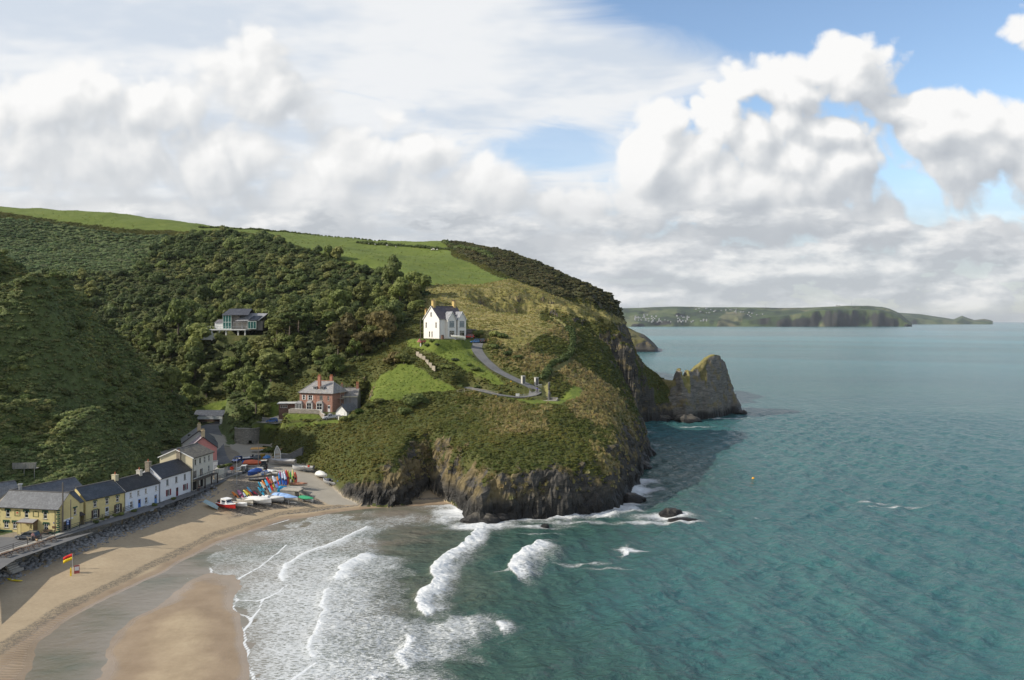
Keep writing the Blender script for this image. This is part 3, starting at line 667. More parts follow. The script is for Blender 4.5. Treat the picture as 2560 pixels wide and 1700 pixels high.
def sea_material():
    m, N = material('sea_water')
    p = N.node('ShaderNodeNewGeometry').outputs['Position']; x, y, z = N.xyz(p)
    dep = N.attr('depth')['Fac']; fo = N.attr('foam')['Fac']; core = N.attr('core')['Fac']
    dist = N.m('SQRT', N.add(N.mul(x, x), N.mul(y, y)))
    big = N.noise(N.vm('MULTIPLY', p, (.004, .010, 1)), 1.0, 4, .55)
    mid = N.noise(N.vm('MULTIPLY', p, (.03, .06, 1)), 1.0, 4, .6)
    t = N.add(N.mul(dep, .1), N.mad(mid, .5, -.25))
    body = N.ramp(t, [(0.0, (.20, .175, .14)), (.05, (.15, .14, .105)), (.12, (.085, .105, .078)), (.35, (.040, .088, .070)), (.75, (.036, .096, .090)), (1.0, (.034, .100, .102))])
    teal = N.mix(N.sstep(big, .32, .68), (.034, .108, .112), (.046, .130, .126))
    body = N.mix(N.sstep(dep, 5.5, 8.8), body, teal)
    # far belts of calmer, paler water
    belt = N.noise(N.comb(N.mul(x, .0006), N.mul(N.m('LOGARITHM', dist, 2.718), 5.0), 0), 1.0, 3, .6)
    body = N.mix(N.mul(N.sstep(dist, 500, 1500), N.sstep(belt, .42, .62)), body, (.05, .19, .20))
    # foam: lace of broken bubbles, closing up into white where it is thick
    st = N.vm('MULTIPLY', p, (.85, 2.2, 0))
    w = N.vm('ADD', st, N.vm('SCALE', N.vm('SUBTRACT', N.noisec(st, .8, 3, .6), (.5, .5, .5)), 2.2))
    cell = N.voro(w, .85, 'DISTANCE_TO_EDGE')[0]; cell2 = N.voro(w, 2.1, 'DISTANCE_TO_EDGE')[0]
    nz = N.noise(w, 1.3, 5, .65); nf = N.noise(w, 6, 3, .6)
    lace = N.add(N.add(N.sstep(cell, .32, .0, 0, .42), N.sstep(cell2, .30, .0, 0, .26)), N.add(N.mad(nz, .9, -.45), N.mad(nf, .35, -.175)))
    f1 = N.sstep(N.add(fo, N.mul(N.sub(lace, .30), .62)), .36, .66)
    f2 = N.sstep(N.add(core, N.mad(nf, .4, -.2)), .40, .72)
    f = N.m('MAXIMUM', N.mul(N.mul(f1, N.sstep(fo, .05, .18)), N.lin(fo, .3, .8, .62, .95)), f2)
    # milky aerated water under the foam
    body = N.mix(N.mul(N.sstep(fo, .12, .6), .75), body, (.25, .265, .24))
    col = N.mix(f, body, N.mix(nf, (.56, .58, .58), (.80, .81, .81)))
    # ripples
    r1 = N.noise(N.vm('MULTIPLY', p, (.55, .9, .5)), 1.0, 5, .62, .3); r2 = N.noise(N.vm('MULTIPLY', p, (.10, .17, .1)), 1.0, 4, .6, .3); r3 = N.noise(N.vm('MULTIPLY', p, (.012, .03, .05)), 1.0, 4, .6)
    hh = N.add(N.add(N.mul(r1, 1.0), N.mul(r2, 3.4)), N.mul(r3, 2.0)); hh = N.add(hh, N.mul(f, .5))
    calm = N.mul(N.sstep(dep, -.1, 1.5, .10, 1.0), N.lin(dist, 100, 3000, 1.0, .55))
    b = finish(N, col, N.lin(f, 0, 1, .16, .7), hh, N.mul(N.lin(f, 0, 1, 1.0, .4), N.lin(dist, 100, 1500, .42, .09)), bstr=N.mul(calm, .75), bdist=1.0)
    b.inputs['IOR'].default_value = 1.33
    return m
ks = np.ones((SX.shape[0]-1, SX.shape[1]-1), bool)
dmin = np.maximum.reduce([depth[:-1, :-1], depth[1:, 1:], depth[:-1, 1:], depth[1:, :-1]])
ks &= dmin > -.12
inl = inside(C[:, :2], SX, SY); dl = np.zeros(SX.shape)
cin = inl.astype(int); ks &= (cin[:-1, :-1]+cin[1:, 1:]+cin[:-1, 1:]+cin[1:, :-1]) < 4
ks |= False
sea_o = grid_mesh('sea', SX, SY, SZ, ks, dict(depth=depth, foam=foam, core=core), sea_material())
sea_o['kind'] = 'structure'
# ---------------------------------------------------------------- building kit
class MB:
    """collects shapes for ONE mesh"""
    def __init__(s): s.v = []; s.f = []
    def poly(s, pts):
        i = len(s.v); s.v += [tuple(p) for p in pts]; s.f.append(tuple(range(i, i+len(pts)))); return s
    def box(s, c, d, rz=0.0, rx=0.0, ry=0.0):
        M = Euler((rx, ry, rz)).to_matrix(); c = Vector(c); i = len(s.v)
        for z in (-.5, .5):
            for x, y in ((-.5,-.5),(.5,-.5),(.5,.5),(-.5,.5)): s.v.append(tuple(c+M@Vector((x*d[0], y*d[1], z*d[2]))))
        s.f += [(i+3,i+2,i+1,i), (i+4,i+5,i+6,i+7), (i,i+1,i+5,i+4), (i+1,i+2,i+6,i+5), (i+2,i+3,i+7,i+6), (i+3,i,i+4,i+7)]; return s
    def span(s, a, b): return s.box([(p+q)/2 for p, q in zip(a, b)], [abs(q-p) for p, q in zip(a, b)])
    def bar(s, a, b, w, h=None):
        a, b = Vector(a), Vector(b); h = h or w; d = b-a; L = d.length
        q = d.to_track_quat('X', 'Z').to_matrix(); c = (a+b)/2; i = len(s.v)
        for z in (-.5, .5):
            for x, y in ((-.5,-.5),(.5,-.5),(.5,.5),(-.5,.5)): s.v.append(tuple(c+q@Vector((x*L, y*w, z*h))))
        s.f += [(i+3,i+2,i+1,i), (i+4,i+5,i+6,i+7), (i,i+1,i+5,i+4), (i+1,i+2,i+6,i+5), (i+2,i+3,i+7,i+6), (i+3,i,i+4,i+7)]; return s
    def cyl(s, a, b, r0, r1=None, n=8, cap=True):
        a, b = Vector(a), Vector(b); r1 = r0 if r1 is None else r1; q = (b-a).to_track_quat('Z', 'X').to_matrix(); i = len(s.v)
        for p, r in ((a, r0), (b, r1)):
            for k in range(n): t = 2*math.pi*k/n; s.v.append(tuple(p+q@Vector((math.cos(t)*r, math.sin(t)*r, 0))))
        for k in range(n): m = (k+1) % n; s.f.append((i+k, i+m, i+n+m, i+n+k))
        if cap: s.f.append(tuple(i+n-1-k for k in range(n))); s.f.append(tuple(i+n+k for k in range(n)))
        return s
    def tube(s, pts, r, n=6):
        for a, b in zip(pts[:-1], pts[1:]): s.cyl(a, b, r, r, n)
        return s
    def loft(s, rings, cap=True, closed=True):
        i = len(s.v); n = len(rings[0])
        for r in rings: s.v += [tuple(p) for p in r]
        for k in range(len(rings)-1):
            for j in range(n if closed else n-1):
                m = (j+1) % n; s.f.append((i+k*n+j, i+k*n+m, i+(k+1)*n+m, i+(k+1)*n+j))
        if cap: s.f.append(tuple(i+n-1-j for j in range(n))); s.f.append(tuple(i+(len(rings)-1)*n+j for j in range(n)))
        return s
    def prism(s, pts, y0, y1):
        """outline in x, z pushed from y0 to y1"""
        return s.loft([[(x, y0, z) for x, z in pts], [(x, y1, z) for x, z in pts]])
    def blob(s, c, r, n=8, m=6):
        rings = []
        for k in range(1, m):
            t = math.pi*k/m; rings.append([(c[0]+r[0]*math.sin(t)*math.cos(2*math.pi*j/n), c[1]+r[1]*math.sin(t)*math.sin(2*math.pi*j/n), c[2]+r[2]*math.cos(t)) for j in range(n)])
        return s.loft(rings[::-1])
    def mesh(s, name, mat, smooth=False):
        me = D_.meshes.new(name); me.from_pydata(s.v, [], s.f); me.update()
        if mat: me.materials.append(mat)
        if smooth: me.polygons.foreach_set('use_smooth', [True]*len(me.polygons))
        return me
    def build(s, name, mat, parent=None, loc=None, rz=0, label=None, smooth=False):
        return link(name, s.mesh(name, mat, smooth), parent, loc, rz, label)
def link(name, me, parent=None, loc=None, rz=0, label=None):
    o = D_.objects.new(name, me); COL.objects.link(o)
    if parent is not None: o.parent = parent
    if loc is not None: o.location = loc
    if rz: o.rotation_euler = (0, 0, rz)
    if label: o['label'] = label
    return o
def tag(o, label, cat, group=None):
    o['label'] = label; o['category'] = cat
    if group: o['group'] = group
    return o
def thing(name, label, cat, loc, rz=0, group=None):
    o = D_.objects.new(name, None); o.empty_display_size = .3; COL.objects.link(o); o.location = loc; o.rotation_euler = (0, 0, rz)
    return tag(o, label, cat, group)
def copy_tree(o, parent=None):
    c = o.copy(); COL.objects.link(c)
    if parent is not None: c.parent = parent
    for ch in list(o.children): copy_tree(ch, c)
    return c

# ---------------------------------------------------------------- materials of made things
_M = {}
def paint(col, rough=.75, var=.10, spec=.3, grime=.25, metal=0.0, coat=None):
    k = ('p', col, rough, var, spec, grime, metal, coat)
    if k in _M: return _M[k]
    m, N = material('painted'); p = N.node('ShaderNodeTexCoord').outputs['Object']
    n = N.noise(p, .9, 5, .6); n2 = N.noise(N.vm('MULTIPLY', p, (2.5, 2.5, .4)), 1, 4, .6)
    c = N.mix(N.sstep(n, .35, .7), tuple(x*(1-var) for x in col), tuple(min(1, x*(1+var*.6)) for x in col))
    c = N.mix(N.mul(N.sstep(n2, .55, .8), grime), c, tuple(x*.45+.01 for x in col))
    finish(N, c, rough, n, spec, metal, bstr=.15, bdist=.02, coat=coat); _M[k] = m; return m
def slate(col, lichen=.0, row=.26, key=0):
    k = ('s', col, lichen, row)
    if k in _M: return _M[k]
    m, N = material('slate_roof'); p = N.node('ShaderNodeTexCoord').outputs['Object']; x, y, z = N.xyz(p)
    b = N.node('ShaderNodeTexBrick'); N.put(b.inputs[0], N.comb(N.add(x, N.mul(y, .35)), N.mul(z, 1.5), 0)); b.inputs['Scale'].default_value = 1.0
    b.inputs['Brick Width'].default_value = .34; b.inputs['Row Height'].default_value = row; b.inputs['Mortar Size'].default_value = .018
    b.inputs['Color1'].default_value = (*[c*.8 for c in col], 1); b.inputs['Color2'].default_value = (*[min(1, c*1.2) for c in col], 1); b.inputs['Mortar'].default_value = (*[c*.35 for c in col], 1)
    n = N.noise(p, .8, 5, .65)
    c = N.mix(N.mul(N.sstep(n, .45, .7), .5), b.outputs[0], tuple(c*1.5+.015 for c in col))
    if lichen: c = N.mix(N.mul(N.sstep(N.noise(p, 1.4, 5, .7), .5, .66), lichen), c, (.34, .30, .20))
    finish(N, c, .55, N.sub(n, b.outputs['Fac']), .4, bstr=.6, bdist=.03); _M[k] = m; return m
def masonry(col, w=.45, h=.22, key=0):
    k = ('m', col, w, h)
    if k in _M: return _M[k]
    m, N = material('masonry'); p = N.node('ShaderNodeTexCoord').outputs['Object']; x, y, z = N.xyz(p)
    q = N.comb(N.add(x, y), z, 0); q = N.vm('ADD', q, N.vm('SCALE', N.vm('SUBTRACT', N.noisec(p, 2.5, 3), (.5, .5, .5)), .10))
    b = N.node('ShaderNodeTexBrick'); N.put(b.inputs[0], q); b.inputs['Scale'].default_value = 1.0; b.inputs['Brick Width'].default_value = w; b.inputs['Row Height'].default_value = h
    b.inputs['Mortar Size'].default_value = .03 if h > .12 else .010
    b.inputs['Color1'].default_value = (*[c*.7 for c in col], 1); b.inputs['Color2'].default_value = (*[min(1, c*1.25) for c in col], 1); b.inputs['Mortar'].default_value = (*[c*.5 for c in col], 1)
    n = N.noise(p, 1.2, 5, .65); c = N.mix(N.mul(N.sstep(n, .4, .7), .45), b.outputs[0], tuple(c*.6 for c in col))
    finish(N, c, .85, N.sub(N.mul(n, .6), b.outputs['Fac']), .2, bstr=.7, bdist=.05); _M[k] = m; return m
def plain(col, rough=.5, spec=.5, metal=0.0, coat=None): return paint(col, rough, .04, spec, .06, metal, coat)
def glass_mat(col=(.02,.025,.03)):
    k = ('g', col)
    if k in _M: return _M[k]
    m, N = material('window_glass'); finish(N, col, .06, None, .8); _M[k] = m; return m
WHITE = paint((.78,.77,.74)); GLASS = glass_mat(); TIMBER = paint((.16,.11,.07)); IRON = paint((.035,.033,.032), .5); CONC = paint((.36,.34,.30), .9, .2)
ASPH = None
def asphalt():
    m, N = material('asphalt'); p = N.node('ShaderNodeNewGeometry').outputs['Position']
    n = N.noise(p, .35, 5, .6); n2 = N.noise(p, 6, 3, .7); n3 = N.noise(N.vm('MULTIPLY', p, (1.2, .25, 1)), .6, 4, .6)
    c = N.ramp(N.add(N.add(N.mul(n, .5), N.mul(n2, .2)), N.mul(n3, .3)), [(.3, (.10, .10, .102)), (.55, (.155, .153, .15)), (.75, (.21, .205, .195))])
    finish(N, c, .85, n2, .25, bstr=.3, bdist=.02); return m
ASPH = asphalt()
def ribbon(name, pts, hw, dz=.0, mat=None, step=1.0, kind='structure', hug=False):
    """strip of road following pts; sits just above the levelled ground"""
    P = []
    for a, b in zip(pts[:-1], pts[1:]):
        a, b = Vector(a), Vector(b); n = max(1, int((b-a).length/step)); P += [a.lerp(b, i/n) for i in range(n)]
    P.append(Vector(pts[-1]))
    for _ in range(6): P = [P[0]]+[(P[i-1]+P[i]*2+P[i+1])/4 for i in range(1, len(P)-1)]+[P[-1]]
    mb = MB(); rings = []
    for i, p in enumerate(P):
        t = (P[min(i+1, len(P)-1)]-P[max(i-1, 0)]); t.z = 0; t.normalize(); s = Vector((t.y, -t.x, 0))
        ring = [p+s*(-hw+2*hw*k/4)+Vector((0, 0, dz)) for k in range(5)]
        if hug:
            for q in ring: q.z = max(q.z, sample(q.x, q.y)+.05)
        rings.append(ring)
    mb.loft(rings, cap=False, closed=False)
    o = mb.build(name, mat or ASPH, smooth=True); o['kind'] = kind; return o

# ---------------------------------------------------------------- houses: local x along the front (left to right seen from outside), y into the house, z up
_W = {}
def win_mesh(kind, w, h, fm):
    k = (kind, round(w, 2), round(h, 2), fm.name)
    if k in _W: return _W[k]
    f = MB(); b = .075; y0, y1 = .03, .10
    f.span((-w/2,y0,0),(-w/2+b,y1,h)); f.span((w/2-b,y0,0),(w/2,y1,h)); f.span((-w/2+b,y0,0),(w/2-b,y1,b)); f.span((-w/2+b,y0,h-b),(w/2-b,y1,h))
    if kind in ('sash', 'four'): f.span((-w/2+b,y0+.005,h*.5-.035),(w/2-b,y1-.004,h*.5+.035))
    if kind in ('four', 'pair', 'tri'):
        xs = [0] if kind != 'tri' else [-w/6, w/6]
        for x in xs: f.span((x-.03,y0+.008,b),(x+.03,y1-.008,h-b))
    if kind == 'top':
        f.span((-w/2+b,y0+.005,h*.70),(w/2-b,y1-.004,h*.70+.07)); f.span((-.03,y0+.008,h*.70+.07),(.03,y1-.008,h-b))
    if kind == 'glaz':
        for x in (-w/6, w/6): f.span((x-.022,y0+.008,b),(x+.022,y1-.008,h-b))
        for z in (.25, .5, .75): f.span((-w/2+b,y0+.010,h*z-.022),(w/2-b,y1-.010,h*z+.022))
    g = MB(); g.poly([(-w/2+.03,.075,.03),(w/2-.03,.075,.03),(w/2-.03,.075,h-.03),(-w/2+.03,.075,h-.03)])
    s = MB(); s.span((-w/2-.12,-.12,-.10),(w/2+.12,.06,-.003))
    _W[k] = (f.mesh('window', fm), g.mesh('pane', GLASS), s.mesh('sill', CONC)); return _W[k]
def window(par, kind, x, z, w, h, M, fm=None, sill=True, pane=None):
    """M: matrix of the wall plane (x along, y inward, z up)"""
    f, g, s = win_mesh(kind, w, h, fm or WHITE)
    o = link('window', f, par); o.matrix_local = M@Matrix.Translation((x, .02, z))
    p = link('pane', g, o)
    if pane: p.data = p.data.copy(); p.data.materials.clear(); p.data.materials.append(pane)
    if sill: link('sill', s, o)
    return o
_DM = {}
def door(par, x, z, w, h, M, mat, glazed=False, name='door', label=None):
    k = (round(w, 2), round(h, 2), mat.name, glazed)
    if k not in _DM:
        d = MB(); d.span((-w/2,.03,0),(w/2,.09,h))
        for zz in (.10, .52): d.span((-w/2+.12,.012,h*zz),(-.04,.03,h*(zz+.36))); d.span((.04,.012,h*zz),(w/2-.12,.03,h*(zz+.36)))
        fr = MB(); fr.span((-w/2-.09,.0,0),(-w/2,.10,h+.09)); fr.span((w/2,.0,0),(w/2+.09,.10,h+.09)); fr.span((-w/2,.0,h),(w/2,.10,h+.09))
        hd = MB().box((w/2-.12,-.01,h*.47),(.05,.05,.12))
        _DM[k] = (d.mesh('door', mat), fr.mesh('frame', WHITE), hd.mesh('handle', IRON))
    d, fr, hd = _DM[k]; o = link(name, d, par); o.matrix_local = M@Matrix.Translation((x, .02, z)); link('frame', fr, o); link('handle', hd, o)
    if label: o['label'] = label
    if glazed: g = MB().poly([(-w/2+.15,.010,h*.55),(w/2-.15,.010,h*.55),(w/2-.15,.010,h*.92),(-w/2+.15,.010,h*.92)]).build('pane', GLASS, o)
    return o
def wall_grid(mb, M, w, h, holes, depth=.16):
    """wall w by h with holes (x centre, z, w, h); reveals run inward"""
    xs = sorted({-w/2, w/2, *[a for o in holes for a in (o[0]-o[2]/2, o[0]+o[2]/2)]}); zs = sorted({0.0, h, *[a for o in holes for a in (o[1], o[1]+o[3])]})
    T = lambda x, y, z: tuple(M@Vector((x, y, z)))
    for x0, x1 in zip(xs[:-1], xs[1:]):
        for z0, z1 in zip(zs[:-1], zs[1:]):
            cx, cz = (x0+x1)/2, (z0+z1)/2
            if any(abs(cx-o[0]) < o[2]/2 and o[1] < cz < o[1]+o[3] for o in holes): continue
            mb.poly([T(x0,0,z0), T(x1,0,z0), T(x1,0,z1), T(x0,0,z1)])
    for o in holes:
        a, b, c, d = o[0]-o[2]/2, o[0]+o[2]/2, o[1], o[1]+o[3]
        for p, q in (((a,c),(b,c)), ((b,c),(b,d)), ((b,d),(a,d)), ((a,d),(a,c))):
            mb.poly([T(p[0],0,p[1]), T(p[0],depth,p[1]), T(q[0],depth,q[1]), T(q[0],0,q[1])])
def wallM(side, w, d):
    if side == 'front': return Matrix.Identity(4)
    if side == 'right': return Matrix.Translation((w/2, d/2, 0))@Matrix.Rotation(math.pi/2, 4, 'Z')
    if side == 'left': return Matrix.Translation((-w/2, d/2, 0))@Matrix.Rotation(-math.pi/2, 4, 'Z')
    return Matrix.Translation((0, d, 0))@Matrix.Rotation(math.pi, 4, 'Z')
def gable_roof(par, w, d, h, rise, mat, over=.25, end=.15, x0=None, thick=.14, ridge=True, name='roof'):
    """ridge along x"""
    m = MB(); a, b = -w/2-end, w/2+end; s = rise/(d/2)
    for sg in (0, 1):
        y0 = -over if sg == 0 else d+over; z0 = h-over*s
        P = [(a,y0,z0),(b,y0,z0),(b,d/2,h+rise),(a,d/2,h+rise)]
        if sg: P = P[::-1]
        Q = [(x,y,z+thick) for x,y,z in P]
        m.loft([P, Q])
    o = m.build(name, mat, par)
    if ridge:
        MB().bar((a,d/2,h+rise+thick+.03),(b,d/2,h+rise+thick+.03),.26,.16).build('ridge', paint((.13,.125,.12)), o)
    return o
def chimney(par, x, y, z, w, d, h, mat, pots=2, potm=None, capm=None):
    c = MB(); c.span((x-w/2,y-d/2,z-1.4),(x+w/2,y+d/2,z+h)); o = c.build('chimney', mat, par)
    MB().span((x-w/2-.08,y-d/2-.08,z+h),(x+w/2+.08,y+d/2+.08,z+h+.14)).build('cap', capm or mat, o)
    for i in range(pots):
        px = x+(i-(pots-1)/2)*.45
        MB().cyl((px,y,z+h+.14),(px,y,z+h+.7),.14,.11,8).build('pot', potm or paint((.42,.14,.07)), o, smooth=False)
    return o
def gutter(par, w, h, y=-.33, mat=None):
    g = MB().bar((-w/2-.1,y,h-.16),(w/2+.1,y,h-.16),.11); g.build('gutter', mat or IRON, par)
def downpipe(par, x, h, y=-.06, mat=None): MB().cyl((x,y,0),(x,y,h-.15),.045,.045,6).build('downpipe', mat or IRON, par)
def shell(par, w, d, h, rise, mat, front=(), right=(), left=(), gables=True, name='wall', base=0.6):
    """walls with openings; each opening is (x, z, w, h)"""
    m = MB()
    for side, holes, L in (('front', front, w), ('right', right, d), ('left', left, d), ('back', (), w)):
        wall_grid(m, wallM(side, w, d), L, h, [q[:4] for q in holes])
    if gables:
        for x in (-w/2, w/2):
            P = [(x,0,h),(x,d,h),(x,d/2,h+rise)]; m.poly(P if x > 0 else P[::-1])
    for side, L in (('front', w), ('right', d), ('left', d), ('back', w)):        # footing down into the ground
        M = wallM(side, w, d); m.poly([tuple(M@Vector(p)) for p in ((-L/2,0,-base*2.5),(L/2,0,-base*2.5),(L/2,0,0),(-L/2,0,0))])
    return m.build(name, mat, par)
def place_front(L, R):
    """origin and turn for a front running from ground point L to R (left to right seen from outside)"""
    d = Vector(R)-Vector(L); return (Vector(L)+Vector(R))/2, math.atan2(d.y, d.x), d.xy.length
# ---------------------------------------------------------------- vegetation
def leaf_material(name, dark, mid, light, inst=False):
    m, N = material(name)
    oi = N.node('ShaderNodeObjectInfo').outputs['Random']; p = N.node('ShaderNodeNewGeometry').outputs['Position']
    lo = N.node('ShaderNodeTexCoord').outputs['Object']
    n = N.noise(p, .55, 3, .6); n2 = N.noise(p, 2.6, 2, .6)
    if inst:
        t = N.attr('tint', 'INSTANCER')['Color']
        k = N.add(N.mul(n2, .8), N.mul(oi, .2)); c = N.mix(1.0, t, N.mix(N.sstep(k, .25, .75), (.72, .76, .76), (1.3, 1.27, 1.2)), 'MULTIPLY')
    else:
        c = N.ramp(N.add(N.add(N.mul(oi, .42), N.mul(n, .30)), N.mul(n2, .28)), [(.25, dark), (.5, mid), (.75, light)])
    finish(N, c, .65, None, .25, trans=c); return m
def leaf_mesh(name, mat, lobes, ncard, size, seed, core=True, flat=0.0, coremat=None):
    """ragged mass of leaf sprays over several lobes (centre, radii), with a closed inner mass"""
    r = np.random.default_rng(seed); v = []; f = []
    for c, rad in lobes:
        k = max(6, int(ncard*(rad[0]*rad[1])**.8/sum((q[1][0]*q[1][1])**.8 for q in lobes)))
        for _ in range(k):
            d = r.normal(size=3); d[2] = d[2]*.8+.25; d /= np.linalg.norm(d); rr = r.uniform(.82, 1.08)
            p = np.array(c)+d*np.array(rad)*rr
            n = d+r.normal(size=3)*.45; n[2] += .25; n /= np.linalg.norm(n)
            a = np.cross(n, r.normal(size=3)); a /= np.linalg.norm(a); b = np.cross(n, a); s = size*r.uniform(.6, 1.25); i = len(v)
            for u, w in ((-1,-.25),(-.1,-.8),(1,-.1),(.35,.75),(-.6,.6)): v.append(tuple(p+a*u*s*r.uniform(.75,1.2)+b*w*s*r.uniform(.7,1.2)+n*r.uniform(-.12,.12)*s))
            f.append((i,i+1,i+2,i+3,i+4))
    me = D_.meshes.new(name)
    if core:
        for c, rad in lobes:
            m = MB().blob(c, [q*.86 for q in rad], 7, 5); i = len(v)
            v += [tuple(np.array(q)+r.normal(size=3)*.06*min(rad)) for q in m.v]; f += [tuple(i+j for j in t) for t in m.f]
    me.from_pydata(v, [], f); me.update(); me.materials.append(mat); return me
LF = {'dark': leaf_material('leaves_dark', (.063,.090,.028), (.132,.165,.050), (.232,.250,.078)),
      'mid': leaf_material('leaves_green', (.092,.124,.031), (.183,.222,.059), (.295,.309,.094)),
      'olive': leaf_material('leaves_olive', (.068,.084,.022), (.13,.144,.040), (.20,.20,.062)),
      'rust': leaf_material('leaves_rusty', (.082,.074,.026), (.145,.122,.044), (.21,.172,.066)),
      'pale': leaf_material('leaves_pale', (.05,.065,.03), (.09,.11,.055), (.13,.15,.085)),
      'bright': leaf_material('leaves_bright', (.035,.066,.010), (.072,.115,.018), (.125,.16,.03)),
      'red': leaf_material('leaves_red', (.28,.03,.015), (.42,.055,.02), (.5,.10,.04))}
BARK = paint((.13,.105,.08), .9, .25)
def crown_lobes(seed, R, H, n):
    r = random.Random(seed); L = [((0, 0, H*.62), (R*.72, R*.72, H*.34))]
    for k in range(n):
        a = 2*math.pi*(k+r.random()*.7)/n; t = r.uniform(.30, .82); q = R*r.uniform(.42, .68)*(1.15-.55*abs(t-.45)); s = R*r.uniform(.30, .46)
        L.append(((math.cos(a)*q, math.sin(a)*q, H*t), (s*1.1, s*1.1, s*.85)))
    L.append(((r.uniform(-.2,.2)*R, r.uniform(-.2,.2)*R, H*.88), (R*.42, R*.42, H*.13))); return L
def trunk_mesh(seed, H, R):
    r = random.Random(seed); m = MB(); p = Vector((0, 0, -.5)); rad = .05*H*.55+.06; top = H*.6
    pts = [p, Vector((r.uniform(-.15,.15), r.uniform(-.15,.15), H*.25)), Vector((r.uniform(-.3,.3), r.uniform(-.3,.3), top))]
    m.cyl(pts[0], pts[1], rad, rad*.75, 7, False); m.cyl(pts[1], pts[2], rad*.75, rad*.4, 7)
    for k in range(4):
        a = k*1.57+r.random(); b = pts[1].lerp(pts[2], r.uniform(.1, .7)); e = b+Vector((math.cos(a)*R*.6, math.sin(a)*R*.6, H*.22)); m.cyl(b, e, rad*.35, rad*.12, 5)
    return m.mesh('trunk', BARK)
TREES = {}
for kind, (R, H, n, cards, sz) in {'round': (3.4, 7.5, 9, 620, .42), 'tall': (2.9, 9.0, 10, 620, .42), 'thicket': (2.6, 4.2, 8, 420, .36)}.items():
    for lf in ('dark', 'mid', 'olive', 'rust'):
        for s in range(2): TREES[(kind, lf, s)] = (leaf_mesh('crown', LF[lf], crown_lobes(s*7+len(kind)*3, R, H, n), cards, sz, s+31*len(kind)), trunk_mesh(s+5, H, R))
BUSH = {}
for lf in LF:
    for s in range(2):
        r = random.Random(s+3); lob = [((r.uniform(-.5,.5), r.uniform(-.5,.5), r.uniform(.35,.6)), (r.uniform(.55,.75), r.uniform(.55,.75), r.uniform(.4,.6))) for _ in range(5)]
        BUSH[(lf, s)] = leaf_mesh('foliage', LF[lf], lob, 260, .15, s+70)
def tree(kind, lf, s, pos, scale, rz, label, group=None, name='broadleaf_tree', hscale=1.0):
    o = thing(name, label, 'tree', pos, rz, group); o.scale = (scale, scale, scale*hscale)
    c, t = TREES[(kind, lf, s)]; link('crown', c, o); link('trunk', t, o); return o
def shrub(lf, s, pos, scale, label, group=None, name='shrub', sq=1.0, rz=None):
    o = thing(name, label, 'shrub', pos, random.random()*6 if rz is None else rz, group); o.scale = (scale, scale, scale*sq)
    link('foliage', BUSH[(lf, s)], o); MB().cyl((0,0,-.5),(0,0,.5),.07,.04,5).build('stem', BARK, o); return o

def scatter(name, pts, scl, tint, protos, label=None):
    """many plants nobody could count, as ONE object: geometry nodes put clumps on points"""
    n = len(pts); me = D_.meshes.new(name); me.vertices.add(n); me.vertices.foreach_set('co', np.asarray(pts, np.float32).ravel())
    def at_(k, t, d, key): a = me.attributes.new(k, t, 'POINT'); a.data.foreach_set(key, np.asarray(d, np.float32).ravel())
    at_('scl', 'FLOAT_VECTOR', scl, 'vector'); rot = np.zeros((n, 3)); rot[:, 2] = RNG.uniform(0, 6.28, n); rot[:, :2] = RNG.normal(0, .15, (n, 2)); at_('rot', 'FLOAT_VECTOR', rot, 'vector')
    t4 = np.concatenate([tint, np.ones((n, 1))], 1); at_('tint', 'FLOAT_COLOR', t4, 'color')
    o = D_.objects.new(name, me); COL.objects.link(o); o['kind'] = 'stuff'
    g = D_.node_groups.new(name, 'GeometryNodeTree'); g.interface.new_socket('Geometry', in_out='INPUT', socket_type='NodeSocketGeometry'); g.interface.new_socket('Geometry', in_out='OUTPUT', socket_type='NodeSocketGeometry')
    N = g.nodes; L = g.links; gi = N.new('NodeGroupInput'); go = N.new('NodeGroupOutput'); mp = N.new('GeometryNodeMeshToPoints'); ip = N.new('GeometryNodeInstanceOnPoints'); gt = N.new('GeometryNodeJoinGeometry')
    for pr in protos:
        q = N.new('GeometryNodeObjectInfo'); q.inputs['Object'].default_value = pr; q.inputs['As Instance'].default_value = True; L.new(q.outputs['Geometry'], gt.inputs[0])
    L.new(gi.outputs[0], mp.inputs['Mesh']); L.new(mp.outputs[0], ip.inputs['Points']); L.new(gt.outputs[0], ip.inputs['Instance']); ip.inputs['Pick Instance'].default_value = True
    ri = N.new('FunctionNodeRandomValue'); ri.data_type = 'INT'; ri.inputs[4].default_value = 0; ri.inputs[5].default_value = len(protos)-1; L.new(ri.outputs[2], ip.inputs['Instance Index'])
    for k, sock in (('scl', 'Scale'), ('rot', 'Rotation')):
        na = N.new('GeometryNodeInputNamedAttribute'); na.data_type = 'FLOAT_VECTOR'; na.inputs[0].default_value = k; L.new(na.outputs[0], ip.inputs[sock])
    L.new(ip.outputs[0], go.inputs[0]); md = o.modifiers.new('plants', 'NODES'); md.node_group = g; return o
def proto(name, me): return D_.objects.new(name, me)
LFI = leaf_material('leaves_scrub', None, None, None, True)
def clump(seed, nl, cards, size, squash=1.0, spread=.6):
    r = random.Random(seed); return leaf_mesh('clump', LFI, [((r.uniform(-spread,spread), r.uniform(-spread,spread), r.uniform(.15,.4)*squash), (r.uniform(.4,.65), r.uniform(.4,.65), r.uniform(.32,.5)*squash)) for _ in range(nl)], cards, size, seed)
CL = [proto('clump', clump(s, 4, 110, .17)) for s in range(5)]
CLT = [proto('tuft', clump(s+20, 2, 44, .26, .6, .5)) for s in range(4)]
